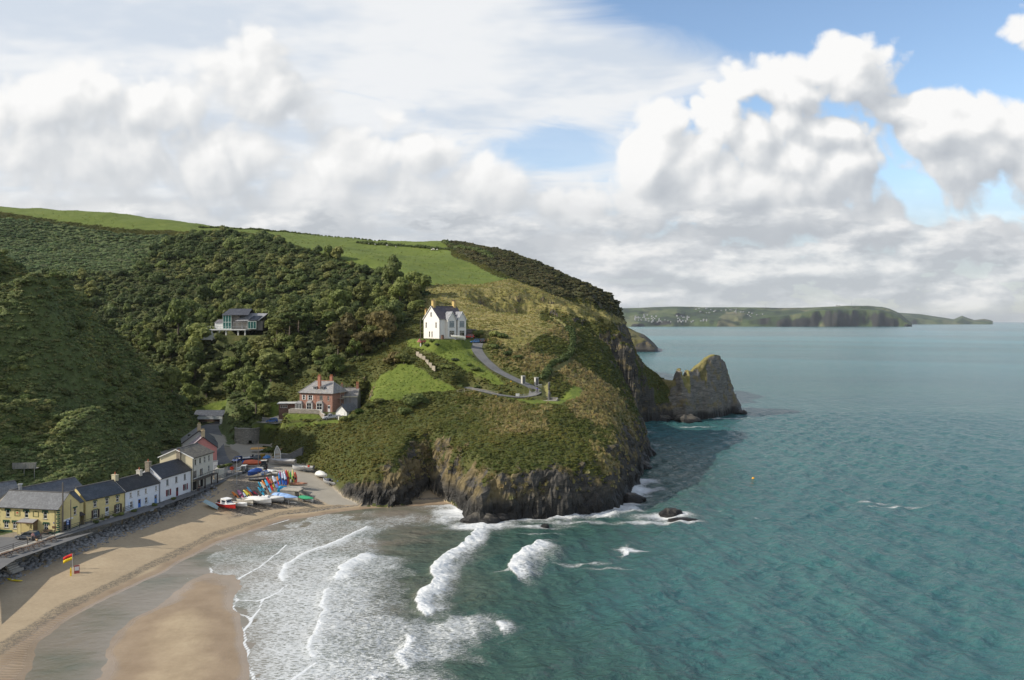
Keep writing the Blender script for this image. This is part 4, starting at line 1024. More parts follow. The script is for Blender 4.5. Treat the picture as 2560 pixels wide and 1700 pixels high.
def grass_tuft(seed):
    r = np.random.default_rng(seed); v = []; f = []
    for _ in range(34):
        a = r.uniform(0, 6.28); b = r.uniform(0, .5); h = r.uniform(.35, .75); l = r.uniform(.1, .5); x, y = math.cos(b*9+a)*b, math.sin(b*9+a)*b; w = r.uniform(.05, .11); i = len(v)
        v += [(x-w*math.sin(a), y+w*math.cos(a), -.05), (x+w*math.sin(a), y-w*math.cos(a), -.05), (x+math.cos(a)*l, y+math.sin(a)*l, h)]; f.append((i, i+1, i+2))
    me = D_.meshes.new('grass'); me.from_pydata(v, [], f); me.update(); me.materials.append(LFI); return me
GT = [proto('grass_tuft', grass_tuft(s)) for s in range(4)]

def free_at(x, y):
    """True where nothing built stands"""
    return True
def cells(mask, density, rng=RNG):
    """random places over the ground where mask (0..1 per grid point) asks for them"""
    dx = np.diff(_xs)[None, :]; dy = np.diff(_ys)[:, None]; A = (dx*dy); w = mask[:-1, :-1]*A*density
    k = rng.poisson(w); j, i = np.nonzero(k); rep = k[j, i]; j = np.repeat(j, rep); i = np.repeat(i, rep)
    u = rng.random(len(i)); v = rng.random(len(i))
    def bl(G): return (G[j, i]*(1-u)+G[j, i+1]*u)*(1-v)+(G[j+1, i]*(1-u)+G[j+1, i+1]*u)*v
    return bl(VX), bl(VY), bl(VZ), j, i
okb = F_(IS_LAND)*np.where((GX < -76) & (GY < 300) & (GY > 160), sst(wayd, 1.5, 4.5), 1)*(1-((GX > -99) & (GX < -80) & (GY > 222) & (GY < 268) & (HZ < 9.5)))*sst(wayd, .4, 1.6)*sst(padm, .2, 1.6)*sst(pd_, .8, 1.5)*(CD > .8)
seen = (PXX > -60) & (PXX < 2600) & (PYY < 1800)
ok = okb*seen
tone = fbm(GX/6, GY/6, oct=3, s=201); tone2 = fbm(GX/25, GY/25, oct=3, s=202)
def tints(base, j, i, spread=.18, tn=None):
    n = len(i); b = np.array(base); t = (tone if tn is None else tn)[j, i][:, None]
    c = np.where(t < .5, b[0]+(b[1]-b[0])*(t/.5), b[1]+(b[2]-b[1])*((t-.5)/.5)); c = c*RNG.uniform(1-spread, 1+spread, (n, 1))*RNG.uniform(.92, 1.08, (n, 3)); return np.clip(c, .003, .6)
def scl_of(n, lo, hi, sq=1.0): s = RNG.uniform(lo, hi, n)*RNG.uniform(.8, 1.25, n); return np.stack([s, s, s*RNG.uniform(.75, 1.2, n)*sq], 1)
# wood on the valley side
WOODPX = [(-600,640),(-600,760),(0,690),(200,690),(330,680),(430,590),(555,580),(640,590),(720,614),(850,655),(960,688),(1060,715),(1062,760),(1000,820),(960,860),(900,905),(840,905),(850,960),(800,930),(700,960),(650,990),(620,1005),(560,985),(500,1000),(470,1015),(350,960),(150,830),(0,720)]
WOOD = area(WOODPX, 6) & (GY > 266) & ~((GX > -1000) & (GY < 300) & (GX < -118))
# bracken slopes
bm = F_(BRACK & ~FIELD)*ok*(1-F_(WOOD))
x, y, z, j, i = cells(bm*sst(GY, 320, 290), 2.8)
scatter('bracken', np.stack([x, y, z-.1], 1), scl_of(len(x), .5, 1.0, .8), tints([(.084,.109,.042),(.210,.245,.098),(.392,.378,.140)], j, i, .16, np.clip((tone*.45+tone2*.9-.18), 0, 1)), CL+CLT)
x, y, z, j, i = cells(bm*(GY > 320), .30)
scatter('hillside_bracken', np.stack([x, y, z-.1], 1), scl_of(len(x), 1.0, 2.2, .6), tints([(.098,.143,.062),(.176,.227,.101),(.234,.280,.137)], j, i, .2), CL)
x, y, z, j, i = cells(bm*sst(GY, 320, 290)*sst(tone2, .44, .60), .16)
scatter('gorse', np.stack([x, y, z-.1], 1), scl_of(len(x), 1.1, 2.4, .8), tints([(.075,.099,.033),(.135,.165,.054),(.225,.232,.078)], j, i, .2), CL)
# scrub, gorse and bramble over the headland
sm = (1-ROCK)*ok*(1-F_(FIELD | LAWN | DRYG | BRACK | HEATH | WOOD))
x, y, z, j, i = cells(sm*(1-OCHRE*.85)*sst(HZ, 3.2, 4.5), 4.2)
tn = np.clip(tone*.6+tone2*.6-.1, 0, 1)
scatter('headland_scrub', np.stack([x, y, z-.12], 1), scl_of(len(x), .35, .68, .62), tints([(.060,.088,.020),(.145,.150,.036),(.235,.20,.055)], j, i, .12, tn), CL+CLT)
x, y, z, j, i = cells(sm*OCHRE*sst(HZ, 3.2, 4.5), 1.5)
scatter('headland_grass', np.stack([x, y, z-.05], 1), scl_of(len(x), .6, 1.3), tints([(.20,.18,.07),(.34,.28,.12),(.48,.39,.20)], j, i, .2), GT)
# dry grass hanging on the rock face
x, y, z, j, i = cells(okb*seen*ROCK*sst(fbm(GX/4, GY/4, HZ/5, oct=3, s=211), .50, .60)*sst(HZ, 3.5, 7)*(.5+1.3*sst(GX, 18, -6)), 2.6)
scatter('cliff_grass', np.stack([x, y, z-.05], 1), scl_of(len(x), .5, 1.2), tints([(.16,.15,.065),(.29,.25,.115),(.40,.33,.18)], j, i, .25), GT)
# rough pasture
x, y, z, j, i = cells(F_(DRYG)*ok, .9)
scatter('dry_grass', np.stack([x, y, z-.08], 1), scl_of(len(x), .5, 1.1, .8), tints([(.17,.175,.05),(.33,.295,.10),(.48,.41,.20)], j, i, .2, np.clip(tone*1.3-.15, 0, 1)), GT)
x, y, z, j, i = cells(F_(HEATH)*ok, .35)
scatter('heath', np.stack([x, y, z-.1], 1), scl_of(len(x), .8, 2.0, .7), tints([(.055,.060,.026),(.10,.10,.042),(.18,.155,.07)], j, i, .25), CL)
x, y, z, j, i = cells(F_(LAWN)*ok*(PXX < 1250)*(GY < 300), .9)
scatter('lawn_grass', np.stack([x, y, z-.05], 1), scl_of(len(x), .3, .7, .7), tints([(.12,.17,.025),(.21,.26,.045),(.34,.34,.10)], j, i, .15), GT)
x, y, z, j, i = cells(F_(FIELD)*ok, .05)
scatter('field_grass', np.stack([x, y, z-.05], 1), scl_of(len(x), .5, 1.1, .5), tints([(.12,.16,.025),(.20,.23,.045),(.32,.31,.09)], j, i, .15), GT)
# undergrowth of the wood
x, y, z, j, i = cells(F_(WOOD)*ok, .16)
scatter('undergrowth', np.stack([x, y, z-.2], 1), scl_of(len(x), 1.2, 2.6, .9), tints([(.055,.075,.026),(.105,.13,.045),(.17,.18,.065)], j, i, .25), CL)
# trees: thinned so that crowns overlap but do not coincide
x, y, z, j, i = cells(F_(WOOD)*ok, .055)
order = RNG.permutation(len(x)); keep = []; used = {}; SZ_ = {}
KEEPOUT = []
for q in order:
    SZ_[q] = min(1.75, max(.5, math.exp(random.gauss(-.05, .36)))); r0 = (1.5+2.3*SZ_[q])*(1 if y[q] < 400 else 1.15); c = (int(x[q]//4), int(y[q]//4)); bad = False
    for a in (-1, 0, 1):
        for b in (-1, 0, 1):
            for t in used.get((c[0]+a, c[1]+b), ()):
                if (x[t]-x[q])**2+(y[t]-y[q])**2 < r0*r0: bad = True
    pxq, pyq = CX+x[q]/y[q]*FPX, CY-(z[q]-CAMH)/y[q]*FPX
    if 515 < pxq < 685 and 828 < pyq < 905 and y[q] < 349: bad = bad or pyq < 893   # leave the view of the glass house open
    if 760 < pxq < 830 and 835 < pyq < 905: bad = True
    if not bad: used.setdefault(c, []).append(q); keep.append(q)
keep = sorted(keep, key=lambda q: y[q]); KINDW = []
ZONES = [('dark', 'dense dark green tree crowded into the wood on the valley side', 'dark trees of the valley wood'), ('mid', 'mid green broadleaf tree in the wood on the valley side', 'green trees of the valley wood'),
         ('olive', 'olive green tree in the wood on the valley side', 'olive trees of the valley wood'), ('rust', 'brownish tree among the green ones of the valley wood', 'brownish trees of the valley wood')]
MARKS = [(590,800,'the glass fronted house'),(790,860,'the dark garden hut'),(720,880,'the tall dark pines'),(790,975,'the brick villa'),(520,1035,'the lettered shelter at the road head'),(640,985,'the leafy tree over the road'),(900,880,'the rusty trees by the white house'),(1050,800,'the white house'),(330,960,'the bracken spur behind the cottages'),(620,1020,'the grass bank over the road')]
def tree_label(px, py, zi, kind, sc):
    m = min(MARKS, key=lambda q: (q[0]-px)**2+((q[1]-py)*1.4)**2); dx, dy = px-m[0], py-m[1]; dist = math.hypot(dx, dy)
    near_ = 'close' if dist < 55 else 'some way' if dist < 130 else 'well'
    side = ('left of' if dx < 0 else 'right of') if abs(dx) > abs(dy)*1.2 else ('uphill from' if dy < 0 else 'downhill from')
    tone_ = ('dark green','mid green','olive green','brownish')[zi]; size = 'large' if sc > 1.02 else 'small' if sc < .86 else 'middling'; form = {'round':'round tree','tall':'tall tree','thicket':'bushy tree'}[kind]
    return f'{size} {tone_} {form} {near_} {side} {m[2]}', f'{tone_} trees of the valley wood'
rest = []
for n, q in enumerate(keep):
    t = tone2[j[q], i[q]]+random.uniform(-.24, .24); zi = 0 if t < .50 else 1 if t < .70 else 2 if (t < .86 or not 800 < CX+x[q]/y[q]*FPX < 1000) else 3
    up = sst(np.float64(y[q]), 330, 430); kind = random.choice(['round', 'tall', 'round']) if random.random() > up*.9 else 'thicket'
    sc = SZ_[q]
    pxq = CX+x[q]/y[q]*FPX
    if n < 290:
        lab, grp = tree_label(pxq, CY-(z[q]-CAMH)/y[q]*FPX, zi, kind, sc); tree(kind, ZONES[zi][0], random.randint(0, 1), (x[q], y[q], z[q]-.2), sc, random.random()*6, lab, grp, hscale=random.uniform(.72, 1.3))
    else: rest.append((q, zi, kind, sc))
print('trees', len(keep), 'of which in the far wood', len(rest))
if rest:
    T = [(.100,.132,.045),(.171,.210,.066),(.236,.242,.083),(.224,.189,.080)]
    qs = [r[0] for r in rest]; P3 = [proto('far_crown', leaf_mesh('far_crown', LFI, crown_lobes(s+60, 2.6, 4.4, 8), 300, .42, s+90)) for s in range(3)]
    scatter('far_wood', np.stack([x[qs], y[qs], z[qs]-.3], 1), np.array([[r[3]*random.uniform(.7,1.2), r[3]*random.uniform(.7,1.2), r[3]*random.uniform(.6,1.25)] for r in rest]), np.array([T[r[1]] for r in rest]), P3)
# ---------------------------------------------------------------- roads
rd = ribbon('road', ROAD, 3.1, .03); 
dv = ribbon('driveway', DRIVE, 1.9, .03, hug=True)
# car park in front of the inn
mb = MB(); q = [on(-120,1500,4.98), on(-60,1340,4.98), on(150,1348,4.98), on(235,1330,4.98), on(40,1398,4.98)]; mb.poly([(p.x,p.y,4.98) for p in q]); cp = mb.build('car_park', ASPH); cp['kind'] = 'structure'
# boat yard hard standing is part of the beach mesh; kerb line and parking strip beside the road
mb = MB(); q = [(-77.5,224),(-74.5,233),(-76,243),(-82,254),(-88,262),(-91,252),(-86.5,243),(-81.5,236)]; mb.poly([(a,b,sample(a,b)+.12) for a,b in q]); 
# ---------------------------------------------------------------- sea wall with coping, railings
WALLPTS = [(-99.5,128),(-94.2,146),(-89.6,165),(-85.2,184),(-80.4,204),(-76.2,223),(-76.8,230)]
def wall_z(y): return float(np.interp(y, [118,158,196,212,224,236], [4.95,4.95,5.05,5.2,5.45,5.7]))
sw = thing('sea_wall', 'long stone sea wall between the village street and the beach', 'wall', (-88,175,2))
o0 = Vector((-88,175,2))
m = MB(); cap = MB()
W3 = []
for a, b in zip(WALLPTS[:-1], WALLPTS[1:]):
    for k in range(6): W3.append((a[0]+(b[0]-a[0])*k/6, a[1]+(b[1]-a[1])*k/6))
W3.append(WALLPTS[-1])
rings = []; rc = []
for i, (x, y) in enumerate(W3):
    a = W3[max(i-1,0)]; b = W3[min(i+1,len(W3)-1)]; t = Vector((b[0]-a[0], b[1]-a[1], 0)).normalized(); s = Vector((t.y,-t.x,0)); z = wall_z(y); p = Vector((x,y,0))
    rings.append([p+s*.75+Vector((0,0,.6))-o0, p+s*.35+Vector((0,0,z+.12))-o0, p-s*.9+Vector((0,0,z+.12))-o0, p-s*.9+Vector((0,0,.6))-o0])
    rc.append([p+s*.42+Vector((0,0,z+.123))-o0, p+s*.42+Vector((0,0,z+.26))-o0, p-s*.75+Vector((0,0,z+.26))-o0, p-s*.75+Vector((0,0,z+.123))-o0])
m.loft(rings); m.build('masonry', masonry((.28,.265,.24), .7, .3), sw); cap.loft(rc); cap.build('coping', CONC, sw)
def railing(name, label, pts, every, h, mat, rails=3, cat='railing', hug=0.0):
    o = Vector(pts[0]); t = thing(name, label, cat, o)
    P = []
    for a, b in zip(pts[:-1], pts[1:]):
        a, b = Vector(a), Vector(b); n = max(1, round((b-a).length/every)); P += [a.lerp(b, i/n) for i in range(n)]
    P.append(Vector(pts[-1]))
    pm = MB().box((0,0,h/2-.1),(.09,.09,h+.2)).mesh('post', mat)
    for p in P: link('post', pm, t, p-o)
    for k in range(rails):
        r = MB(); z = h*(k+1)/rails-.05
        for a, b in zip(P[:-1], P[1:]): r.bar(a-o+Vector((0,0,z)), b-o+Vector((0,0,z)), .07)
        r.build('rail', mat, t)
    return t
W3z = [(x, y, wall_z(y)+.26) for x, y in W3]
railing('railing', 'long dark metal railing along the top of the sea wall', W3z, 2.6, 1.1, paint((.085,.078,.072), .6), 3)
# boulders heaped along the foot of the wall: hundreds of small stones
bo = MB(); r = random.Random(4)
for k in range(2600):
    t = r.random(); i = min(int(t*(len(W3)-1)), len(W3)-2); f = r.random(); x = W3[i][0]+(W3[i+1][0]-W3[i][0])*f; y = W3[i][1]+(W3[i+1][1]-W3[i][1])*f
    if y > 203+r.random()*6: continue
    o = abs(r.gauss(0, 1))*2.4+.9; o = min(o, 5.5*min(1, (224-y)/20+.35)); x += o*.95; y += -o*.28; s = r.uniform(.18, .46)*(1 if o < 3.5 else .7); z = sample(x, y)+max(0, 1.5-o*.42)*r.random()+s*.12
    n0 = len(bo.v); bo.blob((x, y, z), (s*r.uniform(.8,1.4), s*r.uniform(.8,1.3), s*r.uniform(.6,.9)), 6, 4)
    for q in range(n0, len(bo.v)): v = bo.v[q]; bo.v[q] = (v[0]+r.uniform(-.25,.25)*s, v[1]+r.uniform(-.25,.25)*s, v[2]+r.uniform(-.2,.2)*s)
bl = bo.build('boulders', paint((.27,.265,.26), .9, .35)); bl['kind'] = 'stuff'
# steps down to the sand
st = thing('beach_steps', 'stone steps going down from the sea wall to the sand', 'steps', on(22,1420,2.6), -.25)
for k in range(8):
    MB().box((-.9+k*.42,-.1*k,2.0-k*.28),(.5,2.2,.30)).build('step', CONC, st)
MB().span((-1.4,-1.4,-.5),(2.3,1.0,.05)).build('base', CONC, st)

# ---------------------------------------------------------------- the inn
CREAMY = paint((.62,.52,.25), .8, .08); GREEN = paint((.015,.075,.045), .6)
def inn():
    L = on(-5,1327,5.0); R = on(146,1335,5.0); P, rot, w = place_front(L, R); d, h, rise = 6.0, 5.05, 2.5
    t = thing('inn', 'yellow two storey inn with green window hoods and quoins facing the car park', 'inn', P, rot)
    px = lambda u: -w/2+w*u
    up = [(px(.165),2.95), (px(.475),2.95), (px(.785),2.95)]; lo = [(px(.14),.75,1.0,1.35), (px(.285),.65,.95,1.45), (px(.80),.55,.95,1.5)]
    holes = [(x,z,.85,1.5) for x,z in up]+[(x,z,a,b) for x,z,a,b in lo]
    right = [(1.7,2.75,.8,1.5), (-.7,.2,2.3,1.9)]
    shell(t, w, d, h, rise, CREAMY, holes, right)
    gable_roof(t, w, d, h, rise, slate((.135,.14,.148)), .3, .12)
    F = wallM('front', w, d); Rm = wallM('right', w, d)
    for x, z, a, b in holes:
        win = window(t, 'sash' if z > 2 else 'four', x, z, a, b, F)
        lm = MB(); lm.span((-a/2-.24,-.12,b-.05),(a/2+.24,.0,b+.22)); lm.span((-a/2-.26,-.11,b-.35),(-a/2-.08,.0,b-.05)); lm.span((a/2+.08,-.11,b-.35),(a/2+.26,.0,b-.05)); lm.build('hood', GREEN, win)
    win = window(t, 'sash', 1.7, 2.75, .8, 1.5, Rm); MB().span((-.62,-.12,1.45),(.62,0,1.7)).build('hood', GREEN, win)
    sh = window(t, 'pair', -.7, .2, 2.3, 1.9, Rm, paint((.05,.07,.16), .5)); sh['label'] = 'wide dark shop window in the gable end'
    MB().box((w/2+.12,d/2-.6,2.35),(.25,2.9,.3)).build('fascia', WHITE, t)
    q = MB()
    for k in range(11):
        a = .30 if k % 2 else .46
        for s in (-1, 1): q.span((s*w/2-(a if s > 0 else .035), -.035, .35+k*.42), (s*w/2+(.035 if s > 0 else a), a, .35+k*.42+.30))
    q.build('quoins', GREEN, t)
    b = MB(); b.span((-w/2-.03,-.05,-.3),(px(.24),-.003,.28)); b.span((px(.72),-.05,-.3),(w/2+.05,-.003,.34)); b.span((w/2+.003,-.03,-.3),(w/2+.05,d,.34)); b.build('plinth', GREEN, t)
    # porch
    pc = MB(); x0, x1 = px(.41), px(.66)
    pp = MB().poly([(x0-.25,-1.5,2.35),(x1+.25,-1.5,2.35),(x1+.1,0,2.75),(x0-.1,0,2.75)]); pr = MB().loft([[(x0-.25,-1.55,2.2),(x1+.25,-1.55,2.2),(x1+.25,-1.55,2.4),(x0-.25,-1.55,2.4)],[(x0-.1,-.003,2.3),(x1+.1,-.003,2.3),(x1+.1,-.003,2.8),(x0-.1,-.003,2.8)]])
    porch = pr.build('porch', paint((.12,.075,.05), .7), t)
    MB().poly([(x0-.22,-1.5,2.425),(x1+.22,-1.5,2.425),(x1+.08,-.05,2.81),(x0-.08,-.05,2.81)]).build('porch_roof', paint((.30,.29,.29), .6), porch)
    for x in (x0, x0+.75, x1-.75, x1): MB().span((x-.07,-1.4,0),(x+.07,-1.26,2.2)).build('post', CREAMY, porch)
    MB().span((x0+.08,-1.36,.0),(x0+.68,-1.30,.9)).build('panel', CREAMY, porch)
    MB().span((x1-.02,-1.25,.0),(x1+.03,-.05,2.2)).build('side_panel', paint((.22,.15,.08)), porch)
    door(t, (x0+x1)/2, 0, 1.3, 2.1, F, paint((.10,.09,.08)), True)
    # signs
    for u, emb in ((.325, True), (.63, False)):
        x = px(u); f = MB(); 
        f.span((x-.62,-.05,3.22),(x+.62,-.003,3.30)); f.span((x-.62,-.05,4.26),(x+.62,-.003,4.34)); f.span((x-.62,-.05,3.30),(x-.54,-.003,4.26)); f.span((x+.54,-.05,3.30),(x+.62,-.003,4.26)); f.span((x-.15,-.05,4.34),(x+.15,-.003,4.44))
        fo = f.build('sign', paint((.045,.075,.02), .5), t, label='framed sign with a red heraldic emblem on a shield' if emb else 'empty framed sign panel')
        if emb:
            MB().prism([(x-.34,4.12),(x+.34,4.12),(x+.34,3.72),(x,3.38),(x-.34,3.72)], -.03, -.003).build('shield', paint((.55,.47,.24)), fo)
            e = MB(); e.prism([(x-.20,4.02),(x-.05,4.04),(x,3.98),(x+.06,4.04),(x+.20,4.0),(x+.17,3.80),(x+.07,3.74),(x,3.80),(x-.08,3.73),(x-.18,3.80)], -.045, -.031); e.build('emblem', paint((.55,.03,.03)), fo)
    MB().span((px(.90),-.05,1.1),(px(.96),-.003,1.55)).build('menu_board', paint((.16,.09,.05)), t)
    MB().cyl((px(.925),-.003,2.2),(px(.925),-.04,2.2),.14).build('plaque', paint((.10,.10,.32)), t)
    gutter(t, w, h, -.36); downpipe(t, w/2-.75, h)
    return t, P, rot, w
INN, IP, IR, IW = inn()
# outbuilding at the edge of the picture
L = on(-130,1322,5.0); R = on(-7,1334,5.0)
P = Vector((-108.5,168.5,5.0)); t = thing('outbuilding', 'grey roofed building with a pale gable behind the inn at the picture edge', 'building', P, .95)
shell(t, 9, 7.5, 5.2, 2.7, paint((.50,.46,.30))); gable_roof(t, 9, 7.5, 5.2, 2.7, slate((.15,.155,.16)))
# ---------------------------------------------------------------- yellow cottage
def row_house(name, label, Lp, Rp, z, d, h, rise, wallm, roofm, up, lo, doors, chims, lichen=0, cat='cottage', dpos=None, frame=None, shutter=None, shut_for=(), hood=None, end=.05, over=.22, ddz=0.0):
    L = on(*Lp, z); R = on(*Rp, z); P, rot, w = place_front(L, R); P.z = z
    t = thing(name, label, cat, P, rot); F = wallM('front', w, d); X = lambda u: -w/2+w*u
    holes = [(X(u), zz, a, b) for u, zz, a, b, k in up+lo]; dh = [(X(u), ddz, a, b) for u, a, b, m, lab in doors]
    shell(t, w, d, h, rise, wallm, holes+dh); rf = gable_roof(t, w, d, h, rise, roofm, over, end)
    for i, (u, zz, a, b, k) in enumerate(up+lo):
        win = window(t, k, X(u), zz, a, b, F, frame)
        if hood: m = MB(); m.span((-a/2-.16,-.06,b-.02),(a/2+.16,.0,b+.16)); m.span((-a/2-.17,-.05,b-.3),(-a/2-.04,0,b-.02)); m.span((a/2+.04,-.05,b-.3),(a/2+.17,0,b-.02)); m.build('hood', hood, win)
        if shutter and i-len(up) in shut_for:
            for s in (-1, 1):
                m = MB(); c = s*(a/2+.27); m.span((c-.22,-.075,-.02),(c+.22,-.025,b+.02))
                for q in range(5): m.span((c-.17,-.09,.08+q*(b-.1)/5),(c+.17,-.0751,.08+q*(b-.1)/5+.13))
                m.build('shutter', shutter, win)
    for u, a, b, m, lab in doors: door(t, X(u), ddz, a, b, F, m, True, label=lab)
    for u, dd, ch, cw, cd, m, pots in chims: chimney(t, X(u), dd*d, h+rise, cw, cd, ch, m, pots)
    gutter(t, w, h, -over-.05); downpipe(t, w/2-.15, h)
    return t, P, rot, w
YC = row_house('cottage', 'yellow cottage with dark brown shutters and white door next to the inn', (214,1306), (313,1281), 5.0, 6.2, 4.7, 2.3, CREAMY, slate((.062,.072,.085)),
 [(.23,2.85,.75,1.3,'sash'),(.53,2.85,.75,1.35,'sash'),(.80,2.85,.75,1.3,'sash')], [(.24,.45,.95,1.75,'four'),(.81,.45,.95,1.75,'four')], [(.53,.95,2.25,paint((.66,.66,.66)),None)],
 [(.985,.5,1.15,.85,1.25,paint((.50,.45,.30)),1)], shutter=paint((.055,.032,.026), .6), shut_for=(0,1), hood=GREEN)
# two-storey link with porch between inn and cottage, and the range behind with a flue
P = Vector((-91.6,167.6,5.0)); t = thing('inn_annex', 'narrow yellow annex with dark porch between the inn and cottage', 'building', P, YC[2]+.05)
shell(t, 3.2, 5.5, 4.6, 2.0, CREAMY, [(-.2,2.7,.8,1.3)]); gable_roof(t, 3.2, 5.5, 4.6, 2.0, slate((.065,.075,.085)), .15, .05); window(t, 'sash', -.2, 2.7, .8, 1.3, wallM('front',3.2,5.5))
pm = MB().loft([[(-.7,-1.2,2.0),(1.1,-1.2,2.0),(1.1,-1.2,2.12),(-.7,-1.2,2.12)],[(-.7,-.003,2.5),(1.1,-.003,2.5),(1.1,-.003,2.62),(-.7,-.003,2.62)]]).build('porch', paint((.06,.05,.05)), t); MB().span((.9,-1.1,0),(1.05,-.003,2.05)).build('side_panel', paint((.34,.28,.16)), pm)
door(t, .1, 0, .85, 2.0, wallM('front',3.2,5.5), paint((.04,.03,.03)))
MB().span((-1.7,-.04,0),(-1.35,-.003,4.4)).build('quoins', GREEN, t)
P = Vector((-99.5,172.5,5.0)); t = thing('rear_range', 'long grey slate roofed range with metal flue behind the yellow cottage', 'building', P, YC[2]+.02)
shell(t, 15, 6, 5.4, 2.0, paint((.42,.40,.36))); gable_roof(t, 15, 6, 5.4, 2.0, slate((.11,.115,.125)), .2, .1)
f = MB(); f.cyl((-6.4,1.2,5.2),(-6.4,1.2,8.6),.32,.32,10); f.cyl((-6.4,1.2,8.6),(-6.4,1.2,8.85),.48,.44,10); f.build('flue', plain((.42,.42,.42), .4, .6, .5), t)
BLUE = paint((.06,.17,.50), .5)
WC = row_house('cottage', 'white cottage with bright blue doors and pale shutters in the terrace', (313.6,1281), (398.6,1256), 5.05, 6.0, 4.75, 2.2, paint((.66,.70,.76), .8, .05), slate((.040,.038,.036), 0, .3),
 [(.15,3.0,.62,1.15,'four'),(.37,3.0,.62,1.15,'four'),(.59,3.0,.62,1.15,'four'),(.90,3.0,.62,1.15,'four')], [(.17,.75,.8,1.35,'four'),(.60,.75,.8,1.35,'four')],
 [(.40,.85,2.1,BLUE,None),(.885,.85,2.1,paint((.12,.24,.48), .5),'plain blue door at the far end')], [(.70,.5,1.0,.8,1.1,paint((.52,.49,.42)),1)], shutter=paint((.60,.68,.80), .6), shut_for=(0,1))
RED = paint((.17,.022,.035), .6)
RW = row_house('terraced_house', 'tall white house with dark red shutters and door at the terrace end', (401,1254.5), (478,1228), 5.1, 6.6, 5.5, 2.5, paint((.70,.71,.73), .8, .05), slate((.050,.050,.055)),
 [(.22,3.35,.85,1.45,'glaz'),(.505,3.35,.85,1.45,'glaz'),(.785,3.35,.85,1.45,'glaz')], [(.25,.85,.9,1.45,'glaz'),(.80,.85,.9,1.45,'glaz')], [(.53,.9,2.1,RED,None)],
 [(.0,.5,1.3,.9,1.1,masonry((.36,.31,.24),.4,.2),1),(.985,.5,1.8,.8,1.1,masonry((.36,.31,.24),.4,.2),1)], shutter=RED, shut_for=(0,1), end=.02, frame=paint((.42,.42,.40)))
MB().loft([[(-RW[3]/2-.06,-.25,5.25),(-RW[3]/2-.06,3.3,8.2),(-RW[3]/2-.06,3.3,8.45),(-RW[3]/2-.06,-.25,5.5)],[(-RW[3]/2+.16,-.25,5.25),(-RW[3]/2+.16,3.3,8.2),(-RW[3]/2+.16,3.3,8.45),(-RW[3]/2+.16,-.25,5.5)]]).build('verge', WHITE, RW[0])
# ---------------------------------------------------------------- cream building over garages
L = on(481.8,1227,5.2); R = on(532.6,1207.5,5.2); P, rot, w = place_front(L, R); P.z = 5.2
CR = paint((.56,.54,.47), .8, .06); CR_LIT = paint((.66,.58,.40), .8, .05)
t = thing('apartment_house', 'cream three storey house with balcony above dark garage openings', 'house', P, rot); d, h, rise = 9.0, 8.3, 2.0
X = lambda u: -w/2+w*u; F = wallM('front', w, d)
wins = [(X(.13),6.2,.8,1.5,'case'),(X(.36),6.2,.8,1.5,'case'),(X(.58),6.2,.8,1.5,'four'),(X(.80),6.2,.8,1.5,'four'),(X(.79),3.5,.8,1.5,'four')]
frd = [(X(.12),2.9,1.5,2.0,'pair'),(X(.42),2.9,1.5,2.0,'pair')]; gar = [(X(.10),0,2.2,2.2),(X(.44),0,1.5,2.2)]
shell(t, w, d, h, rise, CR, [q[:4] for q in wins+frd]+gar)
MB().poly([(-w/2-.01,.02,0),(-w/2-.01,d,0),(-w/2-.01,d,h),(-w/2-.01,d/2,h+rise),(-w/2-.01,.02,h)][::-1]).build('lit_gable', CR_LIT, t)  # skin over the left gable in brighter cream: sunlight put into the colour
for x, z, a, b, k in wins: window(t, k, x, z, a, b, F, paint((.6,.6,.58)))
for x, z, a, b, k in frd: window(t, k, x, z, a, b, F, WHITE, False)
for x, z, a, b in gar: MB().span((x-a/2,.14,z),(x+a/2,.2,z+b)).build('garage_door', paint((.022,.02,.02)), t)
rf = gable_roof(t, w, d, h, rise, slate((.135,.115,.085), .5, .3), .35, .25)
MB().loft([[(-w/2-.32,-.4,h-.25),(-w/2-.32,d/2,h+rise-.1),(-w/2-.32,d/2,h+rise+.12),(-w/2-.32,-.4,h)],[(-w/2-.24,-.4,h-.25),(-w/2-.24,d/2,h+rise-.1),(-w/2-.24,d/2,h+rise+.12),(-w/2-.24,-.4,h)]]).build('bargeboard', WHITE, t)
MB().loft([[(-w/2-.32,d/2,h+rise-.1),(-w/2-.32,d+.4,h-.25),(-w/2-.32,d+.4,h),(-w/2-.32,d/2,h+rise+.12)],[(-w/2-.24,d/2,h+rise-.1),(-w/2-.24,d+.4,h-.25),(-w/2-.24,d+.4,h),(-w/2-.24,d/2,h+rise+.12)]]).build('bargeboard', WHITE, t)
bal = MB().span((-w/2+.1,-1.5,2.55),(w/2+.1,-.003,2.75)).build('balcony', paint((.10,.085,.07)), t)
for u in (.02,.36,.68,.99): MB().span((X(u)-.12,-1.45,0),(X(u)+.12,-1.2,2.55)).build('pillar', paint((.06,.045,.04)), bal)
for k in range(12): MB().span((-w/2+.12+k*w/11-.02,-1.47,2.75),(-w/2+.12+k*w/11+.02,-1.43,3.7)).build('baluster', IRON, bal)
MB().span((-w/2+.1,-1.49,3.7),(w/2+.1,-1.41,3.78)).build('handrail', IRON, bal)
gutter(t, w, h, -.4); downpipe(t, -w/2+.2, h)
CRP = P
